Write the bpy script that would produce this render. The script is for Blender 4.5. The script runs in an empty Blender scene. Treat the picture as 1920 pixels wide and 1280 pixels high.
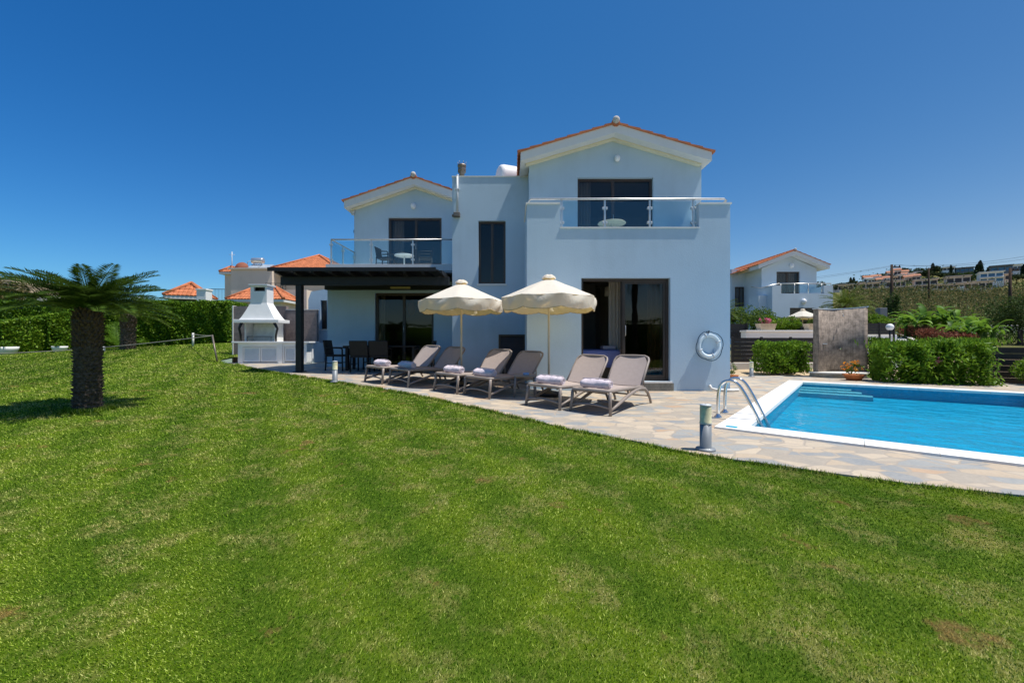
import bpy, bmesh, math, random
import numpy as np
from mathutils import Vector, Matrix, Euler

S = bpy.context.scene
C = S.collection
R = math.radians
random.seed(7)
RNG = np.random.default_rng(11)

# ------------------------------------------------------------------ camera, sky, sun, exposure
EYE = 1.03
F = 770.0                                   # focal length in photo pixels (photo is 1920 wide)
cam = bpy.data.cameras.new('camera')
cam.sensor_width = 36.0
cam.lens = F / 1920 * 36.0
cam.clip_start, cam.clip_end = 0.05, 12000
cam_o = bpy.data.objects.new('camera', cam)
C.objects.link(cam_o)
cam_o.location = (0, 0, EYE)
cam_o.rotation_euler = (R(90), 0, 0)
S.camera = cam_o

SUN = Vector((0.394, -0.085, 1.0)).normalized()
W = bpy.data.worlds.new('World')
S.world = W
W.use_nodes = True
wn = W.node_tree
for n in list(wn.nodes):
    wn.nodes.remove(n)
wo = wn.nodes.new('ShaderNodeOutputWorld')
bg = wn.nodes.new('ShaderNodeBackground')
sky = wn.nodes.new('ShaderNodeTexSky')
sky.sky_type = 'NISHITA'
sky.sun_disc = False
sky.sun_elevation = math.asin(SUN.z)
sky.sun_rotation = math.atan2(SUN.x, SUN.y)
sky.altitude = 0
sky.air_density = 1.0
sky.dust_density = 0.35
sky.ozone_density = 3.0
hsv = wn.nodes.new('ShaderNodeHueSaturation')
hsv.inputs['Saturation'].default_value = 1.36
hsv.inputs['Value'].default_value = 1.06
wn.links.new(sky.outputs[0], hsv.inputs['Color'])
# a polarising filter deepens the blue away from the sun's side
wtc = wn.nodes.new('ShaderNodeTexCoord'); wsp = wn.nodes.new('ShaderNodeSeparateXYZ')
wn.links.new(wtc.outputs['Generated'], wsp.inputs[0])
wmr = wn.nodes.new('ShaderNodeMapRange'); wmr.inputs[1].default_value = -.8; wmr.inputs[2].default_value = .8
wn.links.new(wsp.outputs[0], wmr.inputs[0])
wrp = wn.nodes.new('ShaderNodeValToRGB')
wrp.color_ramp.elements[0].position = 0.; wrp.color_ramp.elements[0].color = (.45, .78, .97, 1)
wrp.color_ramp.elements[1].position = 1.; wrp.color_ramp.elements[1].color = (1.0, .80, .76, 1)
we = wrp.color_ramp.elements.new(.5); we.color = (.95, .96, .98, 1)
wn.links.new(wmr.outputs[0], wrp.inputs[0])
wmx = wn.nodes.new('ShaderNodeMix'); wmx.data_type = 'RGBA'; wmx.blend_type = 'MULTIPLY'; wmx.inputs[0].default_value = 1.
wn.links.new(hsv.outputs[0], wmx.inputs[6]); wn.links.new(wrp.outputs[0], wmx.inputs[7])
wn.links.new(wmx.outputs[2], bg.inputs[0])
wn.links.new(bg.outputs[0], wo.inputs[0])
bg.inputs[1].default_value = 0.10

sl = bpy.data.lights.new('sun', 'SUN')
sl.energy = 4.6
sl.angle = R(0.5)
sl.color = (1.0, 0.955, 0.88)
so = bpy.data.objects.new('sun', sl)
C.objects.link(so)
so.location = (20, -10, 60)
so.rotation_euler = SUN.to_track_quat('Z', 'Y').to_euler()

S.view_settings.view_transform = 'Standard'
S.view_settings.look = 'None'
S.view_settings.exposure = 0.30
S.view_settings.gamma = 1.0
S.cycles.max_bounces = 8
S.cycles.transparent_max_bounces = 16
S.cycles.use_denoising = True


def P(px, py, Y):
    """world point seen at photo pixel (px, py) at depth Y"""
    return Vector(((px - 960) / F * Y, Y, EYE + (640 - py) / F * Y))


def PX(px, Y):
    return (px - 960) / F * Y


def PZ(py, Y):
    return EYE + (640 - py) / F * Y


# ------------------------------------------------------------------ material helpers
class NT:
    def __init__(s, name):
        s.m = bpy.data.materials.new(name)
        s.m.use_nodes = True
        s.t = s.m.node_tree
        for n in list(s.t.nodes):
            s.t.nodes.remove(n)
        s.out = s.n('ShaderNodeOutputMaterial')

    def n(s, kind, **kw):
        nd = s.t.nodes.new(kind)
        for k, v in kw.items():
            setattr(nd, k, v)
        return nd

    def l(s, a, b):
        s.t.links.new(a, b)

    def coord(s, scale=(1, 1, 1), rot=(0, 0, 0), kind='Object'):
        tc = s.n('ShaderNodeTexCoord')
        mp = s.n('ShaderNodeMapping')
        mp.inputs['Scale'].default_value = scale
        mp.inputs['Rotation'].default_value = rot
        s.l(tc.outputs[kind], mp.inputs[0])
        return mp.outputs[0]

    def pos(s):
        return s.n('ShaderNodeNewGeometry').outputs['Position']

    def noise(s, vec, scale, detail=4, rough=.6):
        nd = s.n('ShaderNodeTexNoise')
        nd.inputs['Scale'].default_value = scale
        nd.inputs['Detail'].default_value = detail
        nd.inputs['Roughness'].default_value = rough
        if vec is not None:
            s.l(vec, nd.inputs['Vector'])
        return nd.outputs[0]

    def ramp(s, fac, stops, interp='LINEAR'):
        nd = s.n('ShaderNodeValToRGB')
        cr = nd.color_ramp
        cr.interpolation = interp
        while len(cr.elements) > 1:
            cr.elements.remove(cr.elements[0])
        cr.elements[0].position = stops[0][0]
        cr.elements[0].color = tuple(stops[0][1]) + (1,)
        for p, c in stops[1:]:
            e = cr.elements.new(p)
            e.color = tuple(c) + (1,)
        s.l(fac, nd.inputs[0])
        return nd.outputs[0]

    def mix(s, fac, a, b, blend='MIX'):
        nd = s.n('ShaderNodeMix', data_type='RGBA', blend_type=blend)
        for sock, v in ((nd.inputs[0], fac), (nd.inputs[6], a), (nd.inputs[7], b)):
            if isinstance(v, (int, float)):
                sock.default_value = v
            elif isinstance(v, (tuple, list)):
                sock.default_value = tuple(v) + (1,) if len(v) == 3 else v
            else:
                s.l(v, sock)
        return nd.outputs[2]

    def math(s, op, a, b=None):
        nd = s.n('ShaderNodeMath', operation=op)
        for i, v in enumerate((a, b)):
            if v is None:
                continue
            if isinstance(v, (int, float)):
                nd.inputs[i].default_value = v
            else:
                s.l(v, nd.inputs[i])
        return nd.outputs[0]

    def bump(s, h, strength=.3, dist=.02):
        nd = s.n('ShaderNodeBump')
        nd.inputs['Strength'].default_value = strength
        nd.inputs['Distance'].default_value = dist
        s.l(h, nd.inputs['Height'])
        return nd.outputs[0]

    def princ(s, col, rough=.6, metal=0., spec=.5, normal=None):
        nd = s.n('ShaderNodeBsdfPrincipled')
        for k, v in (('Base Color', col), ('Roughness', rough), ('Metallic', metal), ('Specular IOR Level', spec)):
            if isinstance(v, (int, float)):
                nd.inputs[k].default_value = v
            elif isinstance(v, (tuple, list)):
                nd.inputs[k].default_value = tuple(v) + (1,)
            else:
                s.l(v, nd.inputs[k])
        if normal is not None:
            s.l(normal, nd.inputs['Normal'])
        return nd

    def done(s, shader):
        s.l(shader if not hasattr(shader, 'outputs') else shader.outputs[0], s.out.inputs[0])
        return s.m


def pbr(name, col, rough=.6, metal=0., spec=.5, var=.12, vscale=6., bump=0., bscale=60., bdist=.01, kind='Object'):
    t = NT(name)
    v = t.coord(kind=kind)
    lo = tuple(c * (1 - var) for c in col)
    hi = tuple(min(1, c * (1 + var)) for c in col)
    c = t.ramp(t.noise(v, vscale, 5), [(.3, lo), (.7, hi)])
    nrm = t.bump(t.noise(v, bscale, 4), bump, bdist) if bump else None
    return t.done(t.princ(c, rough, metal, spec, nrm))


def leaf_mat(name, dark, mid, light, rough=.45, trans=.25, nscale=1.2):
    t = NT(name)
    g = t.n('ShaderNodeNewGeometry')
    rnd = g.outputs['Random Per Island']
    big = t.noise(g.outputs['Position'], nscale, 3)
    f = t.math('ADD', t.math('MULTIPLY', rnd, .62), t.math('MULTIPLY', big, .42))
    c = t.ramp(f, [(.12, dark), (.5, mid), (.95, light)])
    p = t.princ(c, rough + .1, 0, .18)
    tr = t.n('ShaderNodeBsdfTranslucent')
    t.l(t.mix(.5, c, light), tr.inputs[0])
    m = t.n('ShaderNodeMixShader')
    m.inputs[0].default_value = trans
    t.l(p.outputs[0], m.inputs[1])
    t.l(tr.outputs[0], m.inputs[2])
    return t.done(m)


def glass_mat(name, tint=(.75, .8, .8), rough=0.0, ior=1.5, gloss=1.0, wave=0.):
    t = NT(name)
    tr = t.n('ShaderNodeBsdfTransparent')
    tr.inputs[0].default_value = tint + (1,)
    gl = t.n('ShaderNodeBsdfGlossy')
    gl.inputs['Roughness'].default_value = rough
    gl.inputs['Color'].default_value = (gloss, gloss, gloss, 1)
    lw = t.n('ShaderNodeLayerWeight')
    f0 = ((ior - 1) / (ior + 1)) ** 2
    frs = t.math('ADD', t.math('MULTIPLY', t.math('POWER', lw.outputs['Facing'], 5.), 1 - f0), f0)
    if wave:
        b = t.bump(t.noise(t.coord(kind='Object'), 1.3, 2), wave, .05)
        t.l(b, gl.inputs['Normal'])
    m = t.n('ShaderNodeMixShader')
    t.l(frs, m.inputs[0])
    t.l(tr.outputs[0], m.inputs[1])
    t.l(gl.outputs[0], m.inputs[2])
    return t.done(m)


def stucco(name, col):
    t = NT(name)
    v = t.pos()
    big = t.noise(v, .7, 6, .65)
    streak = t.noise(t.coord((6, 6, .5)), 1.2, 4)
    f = t.math('ADD', t.math('MULTIPLY', big, .82), t.math('MULTIPLY', streak, .18))
    c = t.ramp(f, [(.28, tuple(x * .88 for x in col)), (.5, col), (.75, tuple(min(1, x * 1.05) for x in col))])
    n1 = t.bump(t.noise(v, 40, 5), .25, .01)
    return t.done(t.princ(c, .85, 0, .25, n1))


def paving(name):
    t = NT(name)
    v = t.pos()
    warp = t.n('ShaderNodeTexNoise')
    warp.inputs['Scale'].default_value = 2.2
    warp.inputs['Detail'].default_value = 3
    t.l(v, warp.inputs['Vector'])
    add = t.n('ShaderNodeVectorMath', operation='MULTIPLY_ADD')
    t.l(warp.outputs['Color'], add.inputs[0])
    add.inputs[1].default_value = (.28, .28, 0)
    t.l(v, add.inputs[2])
    mp = t.n('ShaderNodeMapping')
    mp.inputs['Scale'].default_value = (1.55, 2.5, .01)
    mp.inputs['Rotation'].default_value = (0, 0, R(-22))
    t.l(add.outputs[0], mp.inputs[0])
    vo = t.n('ShaderNodeTexVoronoi', feature='F1')
    vo.inputs['Scale'].default_value = 2.45
    ve = t.n('ShaderNodeTexVoronoi', feature='DISTANCE_TO_EDGE')
    ve.inputs['Scale'].default_value = 2.45
    t.l(mp.outputs[0], vo.inputs['Vector'])
    t.l(mp.outputs[0], ve.inputs['Vector'])
    sep = t.n('ShaderNodeSeparateColor')
    t.l(vo.outputs['Color'], sep.inputs[0])
    stone = t.ramp(sep.outputs[0], [(0, (.30, .26, .21)), (.16, (.48, .39, .28)), (.32, (.17, .205, .235)), (.48, (.45, .345, .23)),
                                    (.58, (.40, .335, .25)), (.70, (.52, .42, .30)), (.82, (.23, .26, .275)), (.93, (.43, .26, .14))], 'CONSTANT')
    n1 = t.noise(v, 5, 6, .7)
    stone = t.mix(.24, stone, t.ramp(n1, [(.3, (.24, .23, .22)), (.5, (.42, .36, .28)), (.7, (.58, .49, .38))]))
    fine = t.noise(v, 38, 4)
    stone = t.mix(.16, stone, t.ramp(fine, [(.3, (.3, .28, .25)), (.7, (.66, .6, .5))]))
    joint = t.ramp(ve.outputs['Distance'], [(0, (1, 1, 1)), (.03, (1, 1, 1)), (.06, (0, 0, 0))])
    c = t.mix(joint, stone, (.36, .31, .25))
    h = t.math('ADD', t.math('MULTIPLY', t.math('MINIMUM', ve.outputs['Distance'], .06), 6.), t.math('MULTIPLY', n1, .5))
    return t.done(t.princ(c, .7, 0, .3, t.bump(h, .5, .012)))


def tiled(name, col, var, grout, scale, bw=.5, rh=.25, mortar=.01, rough=.5, noise_amt=.35, vertical=False, offset=.5):
    """brick-laid stone or ceramic tiles on a wall whose face looks along Y (or lies flat)"""
    t = NT(name)
    tc = t.n('ShaderNodeTexCoord')
    sp = t.n('ShaderNodeSeparateXYZ')
    t.l(tc.outputs['Object'], sp.inputs[0])
    cb = t.n('ShaderNodeCombineXYZ')
    xy = t.math('ADD', sp.outputs[0], sp.outputs[1])
    if vertical:
        t.l(sp.outputs[2], cb.inputs[0]); t.l(xy, cb.inputs[1])
    else:
        t.l(xy, cb.inputs[0]); t.l(sp.outputs[2], cb.inputs[1])
    br = t.n('ShaderNodeTexBrick')
    br.offset = offset
    br.inputs['Scale'].default_value = scale
    br.inputs['Color1'].default_value = tuple(col) + (1,)
    br.inputs['Color2'].default_value = tuple(var) + (1,)
    br.inputs['Mortar'].default_value = tuple(grout) + (1,)
    br.inputs['Mortar Size'].default_value = mortar
    br.inputs['Brick Width'].default_value = bw
    br.inputs['Row Height'].default_value = rh
    t.l(cb.outputs[0], br.inputs['Vector'])
    n1 = t.noise(tc.outputs['Object'], 7, 7, .78)
    c = t.mix(noise_amt, br.outputs[0], t.ramp(n1, [(.33, tuple(x * .4 for x in col)), (.66, tuple(min(1, x * 1.6) for x in var))]))
    return t.done(t.princ(c, rough, 0, .4, t.bump(br.outputs['Fac'], -.4, .01)))


def lawn_nodes(t, blades):
    v = t.pos()
    n_big = t.noise(v, .55, 4, .6)
    n_mid = t.noise(v, 2.9, 5, .7)
    # mowing stripes: sheen of the laid nap painted in as colour bands
    mp = t.n('ShaderNodeMapping')
    mp.inputs['Rotation'].default_value = (0, 0, R(-32))
    t.l(v, mp.inputs[0])
    wv = t.n('ShaderNodeTexWave', wave_type='BANDS', bands_direction='X')
    wv.inputs['Scale'].default_value = .44
    wv.inputs['Distortion'].default_value = 1.6
    wv.inputs['Detail'].default_value = 1
    wv.inputs['Detail Scale'].default_value = .5
    t.l(mp.outputs[0], wv.inputs['Vector'])
    g = t.n('ShaderNodeNewGeometry')
    rnd = g.outputs['Random Per Island'] if blades else t.noise(v, 60, 3)
    green = t.ramp(rnd, [(.0, (.018, .056, .002)), (.25, (.100, .200, .004)), (.62, (.265, .385, .014)), (1., (.70, .76, .19))])
    dark = t.ramp(rnd, [(.0, (.013, .055, .002)), (.45, (.085, .195, .004)), (1., (.36, .49, .05))])
    f = t.math('ADD', t.math('MULTIPLY', wv.outputs['Fac'], .22), t.math('MULTIPLY', n_big, .8))
    c = t.mix(t.ramp(f, [(.36, (0, 0, 0)), (.62, (1, 1, 1))]), dark, green)
    straw = t.ramp(rnd, [(0, (.20, .19, .03)), (.5, (.50, .44, .12)), (1, (.85, .72, .36))])
    sf = t.math('ADD', t.math('MULTIPLY', n_mid, .72), t.math('MULTIPLY', t.noise(v, 7, 4), .28))
    sm = t.ramp(sf, [(.49, (0, 0, 0)), (.61, (1, 1, 1))])
    pick = t.math('MULTIPLY', sm, t.math('GREATER_THAN', t.noise(v, 23, 2) if not blades else rnd, .42))
    c = t.mix(t.math('MULTIPLY', pick, .72), c, straw)
    c = t.mix(t.ramp(t.noise(v, 4.6, 4, .7), [(.42, (.42, .42, .42)), (.62, (0, 0, 0))]), c, t.mix(1., c, (.45, .62, .5), 'MULTIPLY'))
    # bare reddish spots
    bs = t.noise(v, 2.1, 5, .72)
    bm_ = t.ramp(bs, [(.615, (0, 0, 0)), (.68, (1, 1, 1))])
    c = t.mix(t.math('MULTIPLY', bm_, .75), c, (.36, .21, .09) if not blades else (.50, .30, .11))
    return c


def lawn_mat():
    t = NT('lawn_soil')
    c = lawn_nodes(t, False)
    c = t.mix(.65, c, (.022, .034, .004))
    return t.done(t.princ(c, .9, 0, .1, t.bump(t.noise(t.pos(), 90, 3), .6, .02)))


def blade_mat():
    t = NT('grass_blade')
    c = lawn_nodes(t, True)
    p = t.princ(c, .6, 0, .08)
    tr = t.n('ShaderNodeBsdfTranslucent')
    t.l(c, tr.inputs[0])
    m = t.n('ShaderNodeMixShader')
    m.inputs[0].default_value = .3
    t.l(p.outputs[0], m.inputs[1]); t.l(tr.outputs[0], m.inputs[2])
    return t.done(m)


def pool_tile_mat():
    t = NT('pool_mosaic')
    v = t.pos()
    mp = t.n('ShaderNodeMapping')
    mp.inputs['Rotation'].default_value = (0, 0, -math.atan2(.771, .637))
    t.l(v, mp.inputs[0])
    sp = t.n('ShaderNodeSeparateXYZ'); t.l(mp.outputs[0], sp.inputs[0])
    lines = None
    for i in range(3):
        fr = t.math('FRACT', t.math('MULTIPLY', sp.outputs[i], 5.))
        e = t.math('LESS_THAN', fr, .07)
        lines = e if lines is None else t.math('MAXIMUM', lines, e)
    n1 = t.noise(v, 1.3, 3)
    c = t.ramp(n1, [(.3, (.0, .29, .455)), (.7, (.004, .35, .52))])
    c = t.mix(t.math('MULTIPLY', lines, .35), c, (.004, .25, .5))
    return t.done(t.princ(c, .4, 0, .4))


def water_mat():
    t = NT('pool_water')
    v = t.coord((1, 1, 1))
    h = t.math('ADD', t.math('MULTIPLY', t.noise(v, 3.0, 1), 1.), t.math('MULTIPLY', t.noise(v, 8.5, 2), .35))
    b = t.bump(h, 1., .11)
    # evenly tinted see-through film without refraction; ripples only shape the reflection
    tr = t.n('ShaderNodeBsdfTransparent'); tr.inputs[0].default_value = (.70, .96, 1.0, 1)
    gl = t.n('ShaderNodeBsdfGlossy'); gl.inputs['Roughness'].default_value = .02
    t.l(b, gl.inputs['Normal'])
    lw = t.n('ShaderNodeLayerWeight'); t.l(b, lw.inputs['Normal'])
    frs = t.math('ADD', t.math('MULTIPLY', t.math('POWER', lw.outputs['Facing'], 5.), .62), .02)
    m = t.n('ShaderNodeMixShader')
    t.l(frs, m.inputs[0]); t.l(tr.outputs[0], m.inputs[1]); t.l(gl.outputs[0], m.inputs[2])
    return t.done(m)


def canopy_mat(name, col, tr_col, k=.35):
    t = NT(name)
    v = t.coord()
    c = t.ramp(t.noise(v, 4, 5), [(.3, tuple(x * .93 for x in col)), (.7, col)])
    p = t.princ(c, .8, 0, .2, t.bump(t.noise(v, 9, 4), .35, .03))
    tr = t.n('ShaderNodeBsdfTranslucent'); tr.inputs[0].default_value = tr_col + (1,)
    m = t.n('ShaderNodeMixShader'); m.inputs[0].default_value = k
    t.l(p.outputs[0], m.inputs[1]); t.l(tr.outputs[0], m.inputs[2])
    return t.done(m)


def ground_mat():
    t = NT('dry_earth')
    v = t.pos()
    near = t.ramp(t.noise(v, 1.5, 6, .7), [(.3, (.38, .28, .17)), (.7, (.56, .44, .29))])
    far = t.ramp(t.noise(v, .12, 6, .7), [(.3, (.055, .075, .022)), (.5, (.12, .12, .04)), (.68, (.22, .17, .07))])
    sp = t.n('ShaderNodeSeparateXYZ'); t.l(v, sp.inputs[0])
    f = t.math('GREATER_THAN', sp.outputs[1], 17.)
    return t.done(t.princ(t.mix(f, near, far), .95, 0, .1, t.bump(t.noise(v, 30, 4), .6, .03)))


M = {}
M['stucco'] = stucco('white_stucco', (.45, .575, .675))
M['cream'] = stucco('cream_stucco', (.70, .60, .50))
M['nwhite'] = stucco('neighbour_stucco', (.54, .63, .70))
M['trim'] = stucco('pale_trim', (.72, .72, .70))
M['soffit'] = stucco('bounce_lit_soffit', (.76, .70, .52))  # warm bounced light under the verge is put into this colour
M['frame'] = pbr('bronze_frame', (.050, .032, .022), .4, 0, .5, .15, 8)
M['glass'] = glass_mat('window_glass', (.66, .64, .62), 0., 1.5, .72, .03)
M['clear'] = glass_mat('balcony_glass', (.80, .90, .92), 0., 1.5)
M['steel'] = pbr('brushed_steel', (.60, .59, .56), .34, .75, .5, .08, 20)
M['chrome'] = pbr('polished_steel', (.72, .71, .69), .14, .9, .5, .05, 10)
M['blackwood'] = pbr('black_timber', (.012, .012, .013), .5, 0, .4, .3, 12, .3, 40)
M['fence'] = pbr('charcoal_fence', (.018, .017, .018), .55, 0, .4, .35, 7, .3, 40)
M['white'] = pbr('white_paint', (.80, .80, .79), .5, 0, .4, .04, 5, .1, 60)
M['offwhite'] = pbr('aged_white', (.72, .71, .67), .6, 0, .4, .1, 8, .1, 60)
M['stone'] = tiled('brown_stone_tile', (.17, .125, .115), (.27, .21, .19), (.22, .18, .16), 1.0, .42, .21, .006)
M['slate'] = tiled('grey_strip_stone', (.105, .082, .064), (.30, .24, .195), (.05, .04, .035), 1.0, .15, .04, .003, .8, .55, True)
M['step'] = tiled('step_slate', (.16, .17, .15), (.28, .26, .22), (.2, .19, .17), 1.0, .4, .3, .006, .7, .45)
M['tile'] = None
M['taupe'] = pbr('taupe_resin', (.27, .225, .195), .45, 0, .4, .06, 10)
M['sling'] = pbr('taupe_sling', (.39, .325, .295), .75, 0, .2, .05, 14, .25, 260, .003)
M['towel'] = pbr('rose_towel', (.66, .58, .62), .95, 0, .1, .10, 30, .7, 160, .01)
M['canopy'] = canopy_mat('cream_canvas', (.86, .82, .71), (.86, .58, .20), .30)
M['hem'] = pbr('tan_hem', (.50, .38, .20), .9, 0, .1, .1)
M['pole'] = pbr('cream_pole', (.62, .55, .42), .5, 0, .4, .06)
M['black'] = pbr('black_plastic', (.012, .012, .012), .45, 0, .4, .2)
M['rattan'] = pbr('black_rattan', (.014, .013, .013), .6, 0, .35, .3, 20, .6, 160, .005)
M['boll'] = pbr('grey_bollard', (.22, .24, .26), .5, .2, .4, .08, 10)
M['lens'] = pbr('cream_lens', (.66, .62, .40), .35, 0, .5, .2, 18)
M['coping'] = pbr('white_coping', (.80, .79, .75), .7, 0, .3, .07, 9, .2, 50)
M['paving'] = paving('crazy_paving')
M['lawn'] = lawn_mat()
M['blade'] = blade_mat()
M['pool'] = pool_tile_mat()
M['water'] = water_mat()
M['poolband'] = pbr('waterline_mosaic', (.015, .30, .45), .35, 0, .5, .2, 22)
M['poolstep'] = pbr('pool_step_tile', (.16, .42, .48), .5, 0, .4, .12, 12)
M['earth'] = ground_mat()
M['trunk'] = pbr('cycad_trunk', (.135, .105, .082), .95, 0, .1, .6, 30, .9, 60, .03)
M['trunktop'] = pbr('cycad_leaf_bases', (.135, .092, .062), .95, 0, .1, .5, 30, .8, 60, .03)
M['bark'] = pbr('bark', (.10, .075, .055), .95, 0, .1, .35, 12, .8, 40, .03)
M['terra'] = pbr('terracotta', (.46, .16, .06), .8, 0, .2, .15, 12, .2, 40)
M['planter'] = pbr('sandy_planter', (.58, .46, .32), .85, 0, .2, .12, 14, .2, 40)
M['tilemat'] = pbr('clay_roof_tile', (.47, .16, .07), .8, 0, .25, .32, 3.2, .2, 30)
M['ridge'] = pbr('grey_ridge_mortar', (.50, .48, .45), .85, 0, .2, .15, 12)
M['tank'] = pbr('white_tank', (.80, .78, .76), .4, 0, .4, .05)
M['cap'] = pbr('galvanised_cap', (.20, .17, .14), .5, .6, .4, .25, 20)
M['pipe'] = pbr('grey_pipe', (.55, .58, .60), .45, 0, .4, .06)
M['curtain'] = canopy_mat('sand_curtain', (.82, .56, .28), (.5, .36, .18), .3)
M['sheer'] = canopy_mat('ivory_sheer', (.88, .84, .76), (.6, .56, .48), .4)
M['screen'] = pbr('grey_screen', (.13, .125, .12), .8, 0, .2, .08, 10)
M['bed'] = pbr('blue_bedspread', (.30, .32, .62), .9, 0, .1, .06, 6, .4, 20, .02)
M['bedwood'] = pbr('brown_bed_base', (.20, .12, .06), .6, 0, .3, .15)
M['inner'] = pbr('room_plaster', (.45, .40, .34), .9, 0, .1, .04)
M['innerfloor'] = pbr('room_floor', (.5, .4, .28), .4, 0, .4, .12)
M['lampshade'] = pbr('cream_lampshade', (.65, .58, .44), .8, 0, .2, .05)
M['ring'] = pbr('white_life_ring', (.72, .82, .86), .4, 0, .4, .04)
M['rope'] = pbr('dark_rope', (.03, .07, .12), .8, 0, .2, .2)
M['cord'] = pbr('pale_rope', (.30, .285, .24), .85, 0, .2, .15)
M['globe'] = pbr('opal_globe', (.82, .83, .84), .3, 0, .5, .03)
M['ashtray'] = pbr('blue_bowl', (.16, .32, .60), .3, 0, .5, .08)
M['road'] = pbr('pale_concrete', (.42, .42, .42), .9, 0, .2, .1, 1.5, .3, 40)
M['kerb'] = pbr('kerb_stone', (.55, .52, .48), .85, 0, .2, .1, 4)
M['hillwhite'] = pbr('far_white_wall', (.86, .83, .79), .9, 0, .2, .07, .6)
M['hillbeige'] = pbr('far_beige_wall', (.70, .57, .49), .9, 0, .2, .12, .5)
M['hillpink'] = pbr('far_pink_wall', (.78, .58, .46), .9, 0, .2, .12, .5)
M['hilldark'] = pbr('far_grey_cladding', (.17, .18, .20), .7, 0, .3, .15, .5)
M['hillglass'] = pbr('far_blue_glass', (.05, .14, .25), .15, 0, .7, .2, .7)
M['hillhole'] = pbr('far_dark_opening', (.035, .032, .035), .5, 0, .5, .3, .7)
M['hillroof'] = pbr('far_tile_roof', (.34, .16, .10), .9, 0, .2, .25, 1.2)
M['solar'] = pbr('solar_glass', (.34, .40, .46), .2, 0, .6, .08)
M['polewood'] = pbr('tarred_pole', (.06, .042, .032), .9, 0, .1, .3, 6)
M['wire'] = pbr('power_wire', (.05, .06, .08), .6)
M['dish'] = pbr('rusty_dish', (.28, .10, .06), .7, 0, .3, .15)
M['hedge'] = leaf_mat('hedge_leaf', (.022, .06, .004), (.085, .19, .010), (.27, .40, .03), .4, .25, .9)
M['hedge2'] = leaf_mat('hedge_leaf_deep', (.018, .052, .004), (.065, .15, .009), (.20, .33, .025), .4, .22, .9)
M['oleander'] = leaf_mat('oleander_leaf', (.03, .07, .006), (.10, .22, .012), (.28, .44, .035), .4, .28, 1.8)
M['shrub'] = leaf_mat('shrub_leaf', (.022, .045, .010), (.075, .14, .018), (.17, .26, .035), .5, .25, 2.5)
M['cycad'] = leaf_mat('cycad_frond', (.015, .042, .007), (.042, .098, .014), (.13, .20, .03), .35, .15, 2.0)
M['cycad2'] = leaf_mat('cycad_frond_pale', (.03, .055, .008), (.07, .115, .016), (.15, .2, .03), .4, .25, 2.0)  # lighter, yellower fronds
M['banana'] = leaf_mat('banana_leaf', (.03, .085, .008), (.085, .20, .014), (.25, .42, .05), .4, .35, .9)
M['rust'] = leaf_mat('rusty_shrub_leaf', (.05, .03, .012), (.16, .06, .03), (.34, .10, .06), .6, .2, 1.0)
M['scrub'] = leaf_mat('scrub_leaf', (.04, .05, .02), (.13, .125, .045), (.33, .26, .11), .7, .2, .05)
M['scrubgreen'] = leaf_mat('dark_scrub_leaf', (.012, .03, .008), (.035, .07, .014), (.09, .14, .03), .6, .2, .15)
M['pine'] = leaf_mat('pine_needle', (.010, .022, .008), (.028, .05, .016), (.065, .09, .03), .7, .1, .1)
M['cypress'] = leaf_mat('cypress_leaf', (.006, .016, .008), (.015, .034, .014), (.035, .06, .022), .7, .08, .3)
M['flower'] = leaf_mat('pink_petal', (.45, .02, .08), (.65, .10, .22), (.75, .35, .5), .5, .3, 3.)
M['flower2'] = leaf_mat('orange_petal', (.55, .10, .01), (.75, .25, .02), (.80, .5, .08), .5, .3, 3.)


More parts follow.
